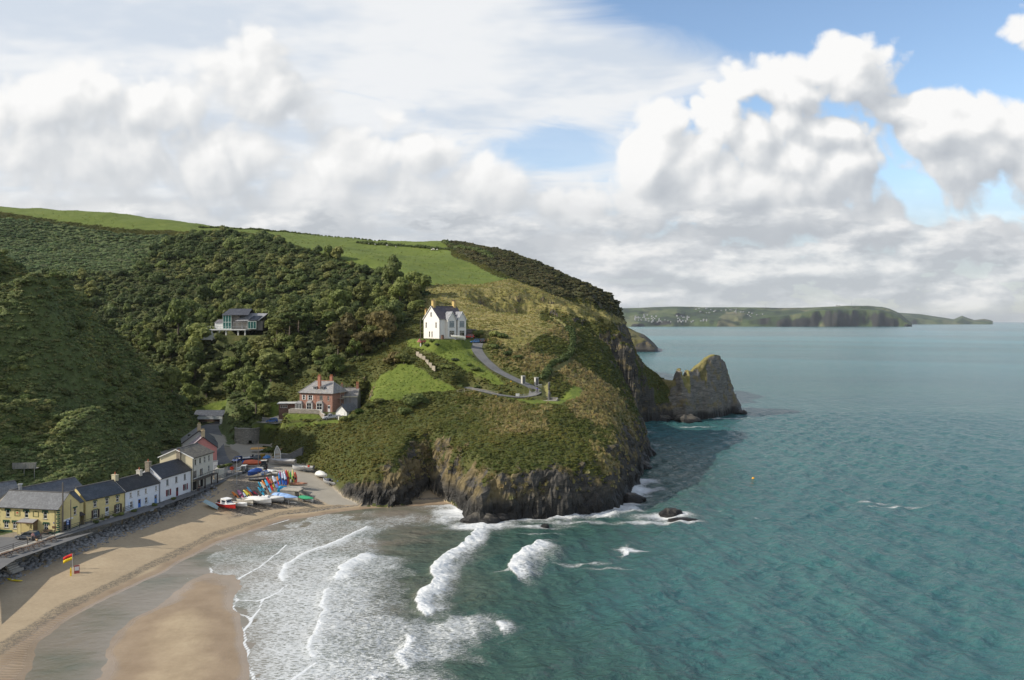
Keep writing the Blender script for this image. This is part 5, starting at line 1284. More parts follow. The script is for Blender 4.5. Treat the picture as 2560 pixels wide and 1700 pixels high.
# walled terrace beside it, with iron fence on top
a = on(535.5,1199,5.3); b = on(559,1196,5.4)
tw = thing('terrace_wall', 'pale rendered terrace wall with iron fence beside the cream house', 'wall', a)
m = MB(); b2 = b-a; m.loft([[(0,0,-.5),(b2.x,b2.y,-.5),(b2.x-1.4,b2.y+7,-.5),(-1.2,7,-.5)],[(0,0,2.7),(b2.x,b2.y,2.7),(b2.x-1.4,b2.y+7,2.7),(-1.2,7,2.7)]]); m.build('wall', CR, tw)
for k in range(9): MB().box((b2.x*k/8,b2.y*k/8+.1,3.2),(.05,.05,1.0)).build('baluster', IRON, tw)
MB().bar((0,.1,3.72),(b2.x,b2.y+.1,3.72),.06).build('handrail', IRON, tw)
for k in range(4): shrub(['dark','olive','mid','dark'][k], k % 2, a+Vector((.8+k*.55, 2.0+k*1.1, 2.7)), .8, ['small dark pot shrub on the walled terrace beside the pink house','second potted bush, olive green, on the walled terrace','mid green bush in the middle of the walled terrace','rearmost dark bush on the walled terrace'][k], 'shrubs on the walled terrace', 'terrace_shrub')
# ---------------------------------------------------------------- pink house and the house behind it: gables to the sea
def gable_house(name, label, P, rot, w, d, h, rise, wallm, roofm, chim, cat='house', right_shade_m=None):
    """gable end faces the front; ridge runs back along y"""
    t = thing(name, label, cat, P, rot); s = shell(t, w, d, h, 0, wallm, gables=False)
    MB().poly([(-w/2,0,h),(w/2,0,h),(0,0,h+rise)]).poly([(-w/2,d,h),(0,d,h+rise),(w/2,d,h)]).build('gable', wallm, t)
    k = rise/(w/2); ov = .3
    for sg, mt in ((-1, roofm), (1, right_shade_m or roofm)):  # right slope may take a darker slate, its shade put into the colour
        Q = [(sg*(w/2+ov),-.25,h-ov*k),(sg*(w/2+ov),d+.2,h-ov*k),(0,d+.2,h+rise),(0,-.25,h+rise)]
        if sg > 0: Q = Q[::-1]
        Q = Q[::-1]; m = MB().loft([Q, [(x,y,z+.15) for x,y,z in Q]]); m.build('roof', mt, t)
        e = [(sg*(w/2+ov),-.32,h-ov*k-.1),(0,-.32,h+rise-.1),(0,-.32,h+rise+.17),(sg*(w/2+ov),-.32,h-ov*k+.17)]; MB().loft([e,[(x,-.252,z) for x,y,z in e]]).build('bargeboard', paint((.05,.035,.035)), t)
    for y, hh in chim: chimney(t, 0, y, h+rise, 1.0, .7, hh, paint((.48,.38,.24)), 2, paint((.55,.42,.22)))
    return t
a = at(507.5,1121,226); a.z = 5.7
PK = gable_house('pink_house', 'pink gabled house with twin pot chimney behind the cream house', a, .36, 7.4, 9, 6.3, 3.0, paint((.52,.22,.20), .8, .06), slate((.34,.28,.30)), [(.6,1.6)], right_shade_m=slate((.07,.07,.075)))  # pale slate paints the sunlit left slope, dark slate the shaded right one
window(PK, 'sash', 2.2, 3.2, .9, 1.3, wallM('front',7,9))
po = MB().span((2.6,-1.6,0),(3.9,-.003,2.4)).build('porch', WHITE, PK); MB().span((2.5,-1.7,2.4),(4.0,-.003,2.55)).build('porch_roof', paint((.35,.35,.34)), po)
a = at(498,1112,243); a.z = 6.4
GH = gable_house('grey_roofed_house', 'house with long grey roof and stone chimney behind the pink house', a, .42, 9.4, 10, 4.6, 3.4, paint((.5,.47,.42)), slate((.20,.195,.185)), [(.8,1.8)], right_shade_m=slate((.08,.08,.085)))  # left slope coloured as sunlit, right slope darkened as if in shade
MB().span((-3.1,3.5,6.2),(-2.2,4.6,6.5)).build('rooflight', GLASS, GH)
# ---------------------------------------------------------------- open fronted shelter at the head of the street
L = on(482,1059.5,9.1); R = on(556,1059.5,9.1); P, rot, w = place_front(L, R); P.z = 9.1
t = thing('shelter', 'long low shelter with slate roof and white lettered fascia above the road', 'shelter', P, rot); d = 5.5
m = MB(); m.span((-w/2,d-.2,-.5),(w/2,d,2.4)); m.span((-w/2,0,-.5),(-w/2+.25,d-.2,2.4)); m.span((w/2-.25,.0,-.5),(w/2,d-.2,2.4)); m.build('wall', paint((.12,.075,.055)), t)
MB().span((w/2-.9,-.25,-.4),(w/2+.05,-.003,2.2)).build('pier', WHITE, t)
fa = MB().span((-w/2-.2,-.32,1.75),(w/2+.1,-.253,2.9)).build('fascia', paint((.55,.56,.56)), t)
FS = MB(); rr = random.Random(2)
for word in range(3):
    for k in range(8 if word < 2 else 5):
        x = w*(-.02)+word*w*.165+k*w*.0165
        if x < w/2-.4: FS.span((x,-.345,2.28),(x+.11,-.321,2.28+rr.choice([.3,.36,.36])))
FS.build('lettering', paint((.38,.40,.42)), fa)
Q = [(-w/2-.25,-.35,2.9),(w/2+.2,-.35,2.9),(w/2+.2,d*.75,4.6),(-w/2-.25,d*.75,4.6)]; MB().loft([Q,[(x,y,z+.15) for x,y,z in Q]]).build('roof', slate((.085,.09,.10)), t)
for k in range(5): MB().span((-w/2+1.4+k*2.2-.06,.1,0),(-w/2+1.4+k*2.2+.06,.22,1.75)).build('post', TIMBER, t)
MB().span((-w/2+1,.1,.8),(w/2-1,.16,.9)).build('rail', paint((.30,.22,.16)), t)
# curved board fence beside it, with a field gate
t = thing('board_fence', 'curved fence of pale upright boards beside the lettered shelter', 'fence', at(572,1045,303))
bm_ = MB().span((-.16,-.03,-1.2),(.16,.03,1.7)).mesh('board', paint((.40,.31,.20), .85, .2))
for k in range(22): a = -1.3+k*.085; link('board', bm_, t, Vector((math.sin(a)*4.2-.2, 3-math.cos(a)*4.2+1.5, .55*math.cos(a)-.2)), a)
a = at(563,1056,300); b = at(588,1056,300)
t = thing('field_gate', 'grey five bar gate below the pale board fence', 'gate', a); dx = b-a
for k in range(5): MB().bar((0,0,.3+k*.25),(dx.x,0,.3+k*.25),.06).build('bar', paint((.28,.26,.23)), t)
for x in (0, dx.x): MB().box((x,0,.6),(.18,.18,1.9)).build('post', paint((.4,.38,.34)), t)
# ---------------------------------------------------------------- round stone kiln
c = at(620,1117,271.5); t = thing('lime_kiln', 'round grey stone kiln with dark arch at the foot of the slope', 'kiln', (c.x,c.y,5.3)); R0 = 4.3; hk = 6.2
m = MB(); ring = []; A = [math.pi*1.0+math.pi*k/26 for k in range(27)]; gap = (15.2, 18.8); zz = [0,.6,1.2,1.7,2.1,2.4,2.6]
arch_h = lambda k: 2.5*math.sqrt(max(0, 1-((k-17)/1.9)**2)) if gap[0] < k < gap[1] else 0
lvl = [-1]+[.5*q for q in range(1, 12)]+[hk]
rings = []
for z in lvl: rr = R0*(1.05-.05*max(z,0)/hk); rings.append([(rr*math.cos(a), rr*math.sin(a), z) for a in A])
for q in range(len(lvl)-1):
    for k in range(26):
        if arch_h(k+.5) > (lvl[q]+lvl[q+1])/2: continue
        m.poly([rings[q][k], rings[q][k+1], rings[q+1][k+1], rings[q+1][k]])
m.poly([(x,y,z) for x,y,z in rings[-1]]); m.build('masonry', masonry((.30,.28,.24), .5, .25), t)
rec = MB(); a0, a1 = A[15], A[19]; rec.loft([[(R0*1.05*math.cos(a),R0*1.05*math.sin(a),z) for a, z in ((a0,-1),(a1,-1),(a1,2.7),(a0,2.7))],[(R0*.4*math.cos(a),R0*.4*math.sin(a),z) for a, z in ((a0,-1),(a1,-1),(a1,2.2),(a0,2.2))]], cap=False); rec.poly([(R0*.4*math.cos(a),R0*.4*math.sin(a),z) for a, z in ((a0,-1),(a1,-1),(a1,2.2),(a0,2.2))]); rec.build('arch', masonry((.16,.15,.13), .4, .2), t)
cp_ = MB()
for k in range(26): cp_.loft([[(r_*math.cos(a),r_*math.sin(a),z) for r_, z in ((R0*1.03,hk+.003),(R0*1.03,hk+.3),(R0*.88,hk+.3),(R0*.88,hk+.003))] for a in (A[k], A[k+1]-.01)])
cp_.build('coping', masonry((.34,.32,.27), .5, .25), t)
# ---------------------------------------------------------------- poles
def pole(name, label, base, h, r=.12, arms=0, lamp=False, col=(.16,.14,.12), cat='pole'):
    t = thing(name, label, cat, base); MB().cyl((0,0,-.6),(0,0,h),r,r*.7,8).build('shaft', paint(col), t)
    for k in range(arms): MB().box((0,0,h-.35-.5*k),(1.5,.09,.12)).build('crossarm', TIMBER, t)
    if lamp: MB().bar((0,0,h-.1),(.7,-.3,h+.05),.06).build('arm', IRON, t); MB().box((.85,-.37,h+.05),(.5,.2,.14), rz=-.4).build('lamp_head', paint((.5,.5,.5)), t)
    return t
POLES = {}
b = on_ground(157,1337); POLES['a'] = pole('telegraph_pole', 'tall dark pole at the right corner of the yellow inn', b, 10.6, .17, 0)
b = on_ground(177,1347); POLES['b'] = pole('telegraph_pole', 'thinner pole on the sea wall walk beside the blue sign', b, 8.0, .11, 0)
b = on(592,1205,5.5); POLES['c'] = pole('lamp_post', 'slim pale lamp post between the blue car and orange lifebuoy', b, 6.3, .07, 0, True, (.42,.42,.42), 'lamp post')
b = on_ground(646,1178); POLES['d'] = pole('telegraph_pole', 'dark pole standing among the boats in the boat yard', b, 8.6, .12)
for k, (px, py, d, h, lab) in enumerate([(617,1034,280,9,'wooden pole on the grass bank above the kiln'),(875,1013,263,8.2,'wooden pole with crossarm in front of the brick house gable'),(1051,880,283,8.5,'slim pole standing by the white house garden fence'),(817,832,345,9.6,'bare pole in the wood above the little hut'),(811,736,0,0,''),(676,870,320,7,'grey pole among the dark pines')]):
    if not h: continue
    b = at(px, py, d); b.z = sample(b.x, b.y); POLES[k] = pole('telegraph_pole', lab, b, h, .11, 1 if k in (1,) else 0)
def wire(a, b, sag, label):
    a, b = Vector(a), Vector(b); pts = [a.lerp(b, i/12)-Vector((0,0,sag*4*(i/12)*(1-i/12))) for i in range(13)]
    m = MB(); m.tube([p-a for p in pts], .012, 3); o = m.build('wire', IRON, None, a); tag(o, label, 'cable')
wire(POLES['a'].location+Vector((0,0,10.3)), Vector((-101,166,9.6)), .5, 'thin wire from the tall pole by the inn to the inn roof')
wire(POLES['a'].location+Vector((0,0,10.2)), Vector((-87,178,9.8)), .6, 'thin wire from the tall pole along the yellow cottage roof')
# blue sign on a post, lifebuoy, notice
t = thing('parking_sign', 'blue rectangular sign on a short post in front of the inn', 'sign', on_ground(170,1336)); MB().cyl((0,0,-.3),(0,0,2.6),.05).build('post', paint((.4,.4,.4)), t)
p = MB().box((0,-.06,2.5),(.55,.04,1.05)).build('panel', paint((.05,.12,.42), .4), t); MB().box((0,-.083,2.75),(.36,.006,.36)).build('lettering', paint((.5,.62,.85)), p); MB().box((0,-.083,2.25),(.36,.006,.3)).build('lettering', paint((.5,.62,.85)), p)
b = Vector((-77.2,219.5,wall_z(219.5)+.26)); t = thing('lifebuoy_stand', 'round orange lifebuoy housing on a post at the railing', 'lifebuoy', b); MB().cyl((0,0,-.3),(0,0,1.6),.06).build('post', IRON, t)
m = MB(); m.cyl((0,-.02,1.75),(0,-.22,1.75),.55,.5,16); m.build('housing', paint((.62,.07,.03), .5), t)
b = Vector((-76.3,221.3,wall_z(221)+.26)); t = thing('notice_board', 'small white notice boards fixed to the railing beside the lifebuoy', 'sign', b)
for k in (0, 1): MB().box((.25,-.1,1.55-k*.5),(1.15,.05,.36), rz=.3, ry=-.12).build('panel', paint((.62,.66,.66)), t)
MB().cyl((.25,0,-.2),(.25,0,1.7),.04).build('post', IRON, t)
# street bins, planters and benches along the cottages
r = random.Random(9)
for k, (px, py, lf) in enumerate([(235,1308,'dark'),(252,1301,'dark'),(262,1297,'rust'),(283,1291,'dark'),(298,1288,'mid'),(330,1279,'dark'),(380,1265,'dark'),(430,1249,'dark')]):
    shrub(lf, k % 2, on(px, py, 5.05)+Vector((.5,0,0)), .62, ['low dark shrub by the left shutter of the yellow cottage','low dark shrub left of the white cottage door','brownish potted shrub right of the white door','dark shrub under the right shutters of the yellow cottage','green shrub at the far corner of the yellow cottage','low dark shrub between the window and blue door','dark shrub before the far blue door','dark shrub below the red shutters'][k], 'shrubs along the cottage fronts', 'potted_shrub')
def picnic(P, rz, label):
    t = thing('picnic_table', label, 'table', P, rz, 'picnic tables along the promenade'); w_ = paint((.15,.10,.07), .8)
    tb = MB()
    MB().span((-.85,-.36,.72),(.85,.36,.78)).build('tabletop', w_, t)
    for s in (-1, 1): MB().span((-.85,s*.72-.13,.42),(.85,s*.72+.13,.47)).build('bench', w_, t)
    for s in (-.6, .6):
        for q in (-1, 1): MB().bar((s,q*.75,0),(s,q*.15,.74),.08).build('leg', w_, t)
        MB().bar((s,-.8,.4),(s,.8,.4),.07).build('brace', w_, t)
for k, (px, py, lab) in enumerate([(15,1391,'picnic table at the near end of the promenade railing'),(45,1381,'second picnic table along the railing from the near end'),(72,1374,'third picnic table on the promenade, beside the walkers'),(98,1365,'fourth picnic table along the railing'),(128,1353,'fifth picnic table, nearest the tall pole'),(118,1334,'picnic table against the inn front beside the porch')]):
    p = on(px, py, 5.05); picnic(p, 1.32 if k < 5 else IR, lab)
# wooden shelter frame on the steep bracken slope
p = on_ground(61,1186); t = thing('viewing_platform', 'weathered grey timber platform on the bracken slope above the inn', 'platform', p, .1); g = paint((.27,.26,.23), .9)
for k in range(9): MB().box((-2.4+k*.6,-.05,2.0),(.55,.08,1.2)).build('board', g, t)
MB().span((-2.75,-.1,2.62),(2.75,.1,2.75)).build('rail', g, t); MB().span((-2.7,0,1.3),(2.7,1.4,1.4)).build('deck', g, t)
for x in (-2.3, 0, 2.3): MB().span((x-.07,-.17,-1),(x+.07,-.093,2.6)).build('post', g, t)
# ---------------------------------------------------------------- white house on the headland
CRY = paint((.80,.76,.70), .8, .04, grime=.10); RUFF = paint((.55,.40,.16), .8)
WP = WH.copy(); WPz = sample(WP.x, WP.y)
def white_house():
    z = at(1100,849,290).z
    # corners seen: left gable foot 1052, shared corner 1100, right end 1161
    d, w = 9.7, 11.2; rot = math.radians(41)
    C0 = at(1098,849,286); fx = Vector((math.cos(rot), math.sin(rot), 0)); P = C0+fx*w/2; P.z = C0.z
    t = thing('white_house', 'tall white house with twin gabled bays and yellow chimneys on the headland', 'house', P, rot); h, rise = 7.5, 4.5
    lft = [(2.9,4.3,.75,1.9),(-3.3,4.3,.75,1.9),(.4,.9,.65,2.0),(-1.2,.9,.65,2.0)]
    shell(t, w, d, h, rise, CRY, (), (), lft)
    Lm = wallM('left', w, d)
    for x, zz, a, b in lft: window(t, 'sash', x, zz, a, b, Lm, paint((.45,.44,.40)))
    aw = window(t, 'four', -.1, 8.5, .95, 1.4, Lm, None); aw.matrix_local = Lm@Matrix.Translation((-.1,-.11,8.5))
    gable_roof(t, w, d, h, rise, slate((.085,.072,.08)), .3, .25)
    for sg in (0, 1):
        y0, y1 = (-.3, d/2) if sg == 0 else (d+.3, d/2); k = rise/(d/2)
        e = [(-w/2-.30,y0,h-.3*k-.12),(-w/2-.30,y1,h+rise-.12),(-w/2-.30,y1,h+rise+.15),(-w/2-.30,y0,h-.3*k+.15)]; MB().loft([e,[(-w/2-.252,y,z_) for x,y,z_ in e]]).build('bargeboard', WHITE, t)
    # bays with their own gables
    for bx in (-.9, 3.7):
        bw, bd, bh, br = 3.7, 1.3, 7.3, 2.7; b = MB()
        F = Matrix.Translation((bx,-bd,0)); holes = [(0,1.0,2.3,2.2),(0,4.4,2.3,2.3)]
        wall_grid(b, F, bw, bh, holes, .15)
        for s in (-1, 1): b.poly([(bx+s*bw/2,-bd,0),(bx+s*bw/2,0,0),(bx+s*bw/2,0,bh),(bx+s*bw/2,-bd,bh)][::s])
        b.poly([(bx-bw/2,-bd,bh),(bx+bw/2,-bd,bh),(bx,-bd,bh+br)])
        o = b.build('bay', CRY, t)
        for x, zz, a, c in holes: window(o, 'top', x, zz, a, c, F, paint((.62,.62,.62)), True, glass_mat((.10,.15,.18)) if zz > 3 else None)
        for s in (-1, 1):
            k = br/(bw/2); Q = [(bx+s*(bw/2+.2),-bd-.25,bh-.2*k),(bx+s*(bw/2+.2),2.6,bh-.2*k),(bx,2.6,bh+br),(bx,-bd-.25,bh+br)]
            if s < 0: Q = Q[::-1]
            MB().loft([Q,[(x,y,z_+.13) for x,y,z_ in Q]]).build('bay_roof', slate((.26,.265,.28)), o)
            e = [(bx+s*(bw/2+.2),-bd-.32,bh-.2*k-.08),(bx,-bd-.32,bh+br-.08),(bx,-bd-.32,bh+br+.16),(bx+s*(bw/2+.2),-bd-.32,bh-.2*k+.16)]; MB().loft([e,[(x,-bd-.252,z_) for x,y,z_ in e]]).build('bargeboard', WHITE, o)
    chimney(t, -w/2+.9, d/2, h+rise, 1.0, 1.3, 1.9, RUFF, 3, paint((.30,.20,.12))); chimney(t, w/2-.9, d/2, h+rise, 1.0, 1.3, 1.9, RUFF, 3, paint((.16,.10,.08)))
    chimney(t, -w/2+1.2, d+.2, h-.2, .7, .7, 3.4, RUFF, 1)
    gutter(t, w, h, -.36, paint((.4,.4,.42))); downpipe(t, -w/2+.5, h, -.06, paint((.5,.5,.5)))
    return t
white_house()
# low rear outbuilding and side wall
def easy(px, py, d): b = at(px, py, d); b.z = sample(b.x, b.y); return b
p = easy(1172,840,294); t = thing('garage', 'dark low garage behind the white house beside the blue car', 'garage', p, .25); shell(t, 5.5, 5, 3.1, 0, paint((.13,.11,.10)), gables=False)
MB().span((-2.95,-.25,3.1),(2.95,5.2,3.3)).build('roof', paint((.16,.15,.15)), t); MB().span((-1.2,-.06,0),(1.2,-.003,2.3)).build('door', paint((.09,.075,.07)), t)
# garden things in front
def lumpy(name, label, cat, p, parts, rz=0):
    t = thing(name, label, cat, p, rz)
    for nm, mat, mb in parts: mb.build(nm, mat, t)
    return t
p = easy(1106,856,279); lumpy('garden_shed', 'small brown barrel shaped store by the white house corner', 'store', p, [('body', paint((.16,.09,.06)), MB().cyl((0,0,0),(0,0,1.3),.6,.5,10)), ('lid', paint((.11,.07,.05)), MB().cyl((0,0,1.3),(0,0,1.5),.64,.3,10))])
p = easy(1052,862,280); lumpy('garden_statue', 'white and red figure shaped ornament at the edge of the white house lawn', 'ornament', p, [('body', paint((.62,.58,.54)), MB().cyl((0,0,0),(0,0,1.2),.30,.2,8)), ('head', paint((.5,.12,.08)), MB().blob((0,0,1.45),(.24,.24,.3)))])
p = easy(1060,855,280); lumpy('bench_seat', 'dark red garden seat on the paving left of the white house', 'bench', p, [('seat', paint((.18,.06,.05)), MB().box((0,0,.45),(1.6,.5,.08))), ('backrest', paint((.18,.06,.05)), MB().box((0,.25,.8),(1.6,.07,.6))), ('leg', TIMBER, MB().box((-.7,0,.2),(.08,.45,.42))), ('leg', TIMBER, MB().box((.7,0,.2),(.08,.45,.42)))])
p = easy(1049,852,281); lumpy('parasol', 'closed faded red parasol on the white house paving', 'parasol', p, [('pole', TIMBER, MB().cyl((0,0,0),(0,0,2.4),.04)), ('canopy', paint((.36,.13,.11)), MB().cyl((0,0,1.2),(0,0,2.4),1.0,.06,10))])
# fence of the garden
a, b = easy(1040,868,276), easy(1088,910,262)
t = thing('garden_fence', 'grey timber panel fence stepping down below the white house garden', 'fence', a); n = 6
for k in range(n):
    p = a.lerp(b, k/n); q = a.lerp(b, (k+1)/n); z = sample((p.x+q.x)/2, (p.y+q.y)/2)
    MB().bar(Vector((p.x,p.y,z+.7))-a, Vector((q.x,q.y,z+.7))-a, .06, 1.7).build('panel', paint((.33,.29,.23), .9, .2), t); MB().box(Vector((p.x,p.y,z+.7))-a,(.14,.14,2.0)).build('post', TIMBER, t)
# ---------------------------------------------------------------- brick house
BR = masonry((.52,.285,.215), .23, .075); BRD = paint((.40,.18,.12), .8, .12)
def brick_house():
    L = at(749,1027,262); R = at(831,1031.5,258); z = sample((L.x+R.x)/2, (L.y+R.y)/2+1); L.z = R.z = z
    P, rot, w = place_front(L, R); d, h, rise = 9.0, 6.1, 3.6
    t = thing('brick_house', 'red brick villa with white bay windows and grey slate hipped roof', 'house', P, rot); X = lambda u: -w/2+w*u; F = wallM('front', w, d); Rm = wallM('right', w, d)
    holes = [(X(.13),3.75,.85,1.5),(X(.33),3.65,1.5,1.55),(X(.66),3.75,1.2,1.5),(X(.88),3.65,.7,1.5),(X(.33),.35,1.7,2.3),(X(.645),.35,1.9,2.3)]; dr = [(X(.895),0,.95,2.3)]
    rt = [(1.5,3.7,.9,1.4),(1.5,.9,.9,1.4)]
    shell(t, w, d, h, 0, BR, holes+dr, rt, gables=False)
    for q, k in zip(holes[:4], ('sash','four','glaz','four')): window(t, k, *q, F, WHITE if q[0] < 0 else paint((.48,.46,.42)))
    for q in rt: window(t, 'sash', *q, Rm)
    for q in holes[:2]: MB().span((q[0]-q[2]/2-.22,-.03,q[1]-.1),(q[0]-q[2]/2,-.003,q[1]+q[3]+.05)).span((q[0]+q[2]/2,-.03,q[1]-.1),(q[0]+q[2]/2+.22,-.003,q[1]+q[3]+.05)).build('surround', WHITE, t)
    door(t, dr[0][0], 0, .95, 2.1, F, paint((.62,.62,.62)), True)
    MB().span((X(.49)-.12,-.10,0),(X(.49)+.12,-.003,h-.1)).build('pier', BRD, t)
    for u, bw in ((.33, 1.9), (.645, 2.1)):
        b = MB(); x = X(u); b.span((x-bw/2,-.85,0),(x+bw/2,-.003,.75)); b.span((x-bw/2-.02,-.88,2.75),(x+bw/2+.02,-.003,2.95)); o = b.build('bay', paint((.62,.60,.56)), t)
        win = window(o, 'four', x, .75, bw-.06, 2.0, Matrix.Translation((0,-.85,0)), WHITE, False)
        for s in (-1, 1): MB().span((x+s*bw/2-.08,-.80,.753),(x+s*bw/2+.06,-.05,2.747)).build('mullion', WHITE, o)
        Q = [(x-bw/2-.1,-.98,2.95),(x+bw/2+.1,-.98,2.95),(x+bw/2+.1,-.003,2.95),(x-bw/2-.1,-.003,2.95)]; MB().loft([Q,[(x-bw/2+.3,-.3,3.45),(x+bw/2-.3,-.3,3.45),(x+bw/2-.3,-.003,3.45),(x-bw/2+.3,-.003,3.45)]]).build('bay_roof', slate((.26,.25,.25)), o)
    # hipped slate roof
    o_ = .4; E = [(-w/2-o_,-o_,h-.1),(w/2+o_,-o_,h-.1),(w/2+o_,d+o_,h-.1),(-w/2-o_,d+o_,h-.1)]; r0, r1 = (-w/2+3.4,d/2,h+rise), (w/2-2.4,d/2,h+rise)
    m = MB(); m.poly([E[0],E[1],r1,r0]).poly([E[1],E[2],r1]).poly([E[2],E[3],r0,r1]).poly([E[3],E[0],r0]); m.poly(E[::-1]); rf = m.build('roof', slate((.27,.26,.255), .45), t)
    MB().bar((r0[0],r0[1],r0[2]+.08),(r1[0],r1[1],r1[2]+.08),.24,.16).build('ridge', BRD, rf)
    for a_, b_ in ((E[0],r0),(E[1],r1)): MB().bar((a_[0],a_[1],a_[2]+.08),(b_[0],b_[1],b_[2]+.08),.2,.12).build('hip', paint((.36,.34,.31)), rf)
    for dx in (-1.0, 1.6):
        b = MB(); y = .95; zz = h+1.0; b.span((dx-.65,y,zz-.4),(dx+.65,y+1.6,zz+.9)); q = b.build('dormer', slate((.24,.235,.23)), t)
        window(q, 'pair', dx, zz, 1.2, .8, Matrix.Translation((0,y-.12,0)), WHITE, False); MB().span((dx-.8,y-.3,zz+.903),(dx+.8,y+2.3,zz+1.0)).build('dormer_roof', slate((.24,.235,.23)), q)
    chimney(t, .35, 1.6, h+2.3, .95, .75, 3.0, BRD, 2); chimney(t, 2.4, d*.62, h+rise-.1, .9, .8, 1.5, BRD, 2)
    gutter(t, w, h, -.46)
    # glazed white porch at the left corner
    pm = MB().span((-w/2-1.0,-1.0,0),(-w/2+1.35,-.003,.85)).build('conservatory', WHITE, t)
    for k in range(5): MB().span((-w/2-1.0+k*.56,-1.0,.85),(-w/2-1.0+k*.56+.1,-.9,2.5)).build('mullion', WHITE, pm)
    MB().span((-w/2-.95,-.93,.85),(-w/2+1.3,-.91,2.5)).build('pane', GLASS, pm)
    MB().span((-w/2+1.26,-.9,.85),(-w/2+1.35,-.05,2.5)).build('side_glazing', paint((.35,.35,.33)), pm)
    Q = [(-w/2-1.15,-1.15,2.5),(-w/2+1.5,-1.15,2.5),(-w/2+1.5,-.003,2.5),(-w/2-1.15,-.003,2.5)]; MB().loft([Q,[(-w/2-.4,-.2,3.3),(-w/2+.9,-.2,3.3),(-w/2+.9,-.003,3.3),(-w/2-.4,-.003,3.3)]]).build('porch_roof', slate((.22,.22,.22)), pm)
    # rear wing to the right with its own gable
    wing = thing('house_wing', 'grey rendered wing with scaffolding right of the brick villa', 'house', P+Vector((w/2+3.4, 4.6, 0)), rot+.35)
    shell(wing, 6.2, 6.0, 4.6, 2.4, paint((.27,.27,.28))); gable_roof(wing, 6.2, 6.0, 4.6, 2.4, slate((.24,.225,.21), .3), .3, .2)
    chimney(wing, 2.6, 3, 7.0, .8, .8, 1.5, BRD, 2); chimney(wing, -2.6, 3, 7.0, .8, .8, 1.2, masonry((.30,.2,.16), .3, .1), 1); MB().span((-3.2,-.42,4.25),(3.2,-.30,4.6)).build('fascia', paint((.6,.55,.42)), wing)
    # scaffolding against the right end
    sc = thing('scaffolding', 'light metal scaffolding against the right end of the brick villa', 'scaffolding', P+Vector((w/2+.6, 1.2, 0)), rot); g = plain((.45,.46,.47), .4, .5, .6)
    for x in (0, 1.1):
        for y in (0, 2.4, 4.8): MB().cyl((x,y,-.5),(x,y,8.2),.04,.04,5).build('upright', g, sc)
    for z_ in (2.0, 4.0, 6.0, 7.0):
        for x in (0, 1.1): MB().bar((x,-.3,z_),(x,5.2,z_),.05).build('ledger', g, sc)
    for z_ in (4.05, 6.05): MB().span((.05,-.3,z_),(1.05,5.2,z_+.06)).build('plank', paint((.42,.36,.26)), sc)
    # white garage
    gp = at(839,1037,250.5); gp.z = sample(gp.x, gp.y)
    gg = gable_house('white_garage', 'small white gabled garage at the right of the brick villa', gp+Vector((1.6,1.0,0)), rot-.1, 4.2, 6.0, 2.5, 1.9, paint((.72,.72,.69)), slate((.12,.12,.125)), [], 'garage')
    MB().span((-1.1,-.05,0),(1.2,-.003,2.1)).build('door', WHITE, gg)
    return P, rot, w
BP, BRo, BW = brick_house()
# older brick outhouse on its left, garden walls
p = at(722,1026,266); p.z = sample(p.x, p.y); t = thing('outhouse', 'old brick and stone outhouse with flat roof left of the brick villa', 'outbuilding', p, .15)
shell(t, 6.5, 5, 3.6, 0, masonry((.24,.15,.11), .3, .1), [(-1.6,2.3,2.2,.9)], gables=False); window(t, 'tri', -1.6, 2.3, 2.2, .9, wallM('front',6.5,5)); MB().span((-3.8,-.5,3.6),(3.4,5.2,3.8)).build('roof', paint((.50,.50,.47)), t); MB().span((.6,-1.6,0),(3.2,-.003,2.4)).build('lean_to', masonry((.34,.29,.22), .4, .2), t)
def wallrun(name, label, pts, h, th, mat, cat='wall', capm=None):
    P = []
    for a, b in zip(pts[:-1], pts[1:]):
        a, b = Vector(a), Vector(b); n = max(1, int((b-a).length/1.0)); P += [a.lerp(b, i/n) for i in range(n)]
    P.append(Vector(pts[-1])); o = P[0].copy(); o.z = sample(o.x, o.y); t = thing(name, label, cat, o); rings = []; rc = []
    for i, p in enumerate(P):
        tv = (P[min(i+1,len(P)-1)]-P[max(i-1,0)]); tv.z = 0; tv.normalize(); s = Vector((tv.y,-tv.x,0))*th/2; z = sample(p.x, p.y); q = Vector((p.x,p.y,0))-Vector((o.x,o.y,o.z))
        rings.append([q+s+Vector((0,0,z-.8)), q+s+Vector((0,0,z+h)), q-s+Vector((0,0,z+h)), q-s+Vector((0,0,z-.8))]); rc.append([q+s*1.25+Vector((0,0,z+h+.003)), q+s*1.25+Vector((0,0,z+h+.12)), q-s*1.25+Vector((0,0,z+h+.12)), q-s*1.25+Vector((0,0,z+h+.003))])
    MB().loft(rings).build('masonry', mat, t); MB().loft(rc).build('coping', capm or CONC, t); return t
wallrun('garden_wall', 'pale stone garden wall left of the silver pickup', [at(722,1055,256), at(752,1052,255), at(800,1047,254), at(812,1050,252)], 1.3, .4, masonry((.42,.37,.31), .4, .2), capm=paint((.58,.54,.48)))
wallrun('garden_wall', 'low white wall behind the silver pickup by the garage', [at(846,1045,249), at(858,1036,251)], 1.1, .3, paint((.70,.68,.63)))
wallrun('block_wall', 'grey sloping block retaining wall behind the blue hatchback on the bank', [at(655,1052,277), at(676,1040,278), at(707,1040,277)], 2.0, .4, masonry((.30,.30,.29), .45, .22))
rd2 = [at(700,1057,272), at(672,1058,274), at(645,1062,277)]
for q in rd2: q.z = sample(q.x, q.y)+.04
ribbon('parking_bay', rd2, 1.8, .0, CONC, hug=True)
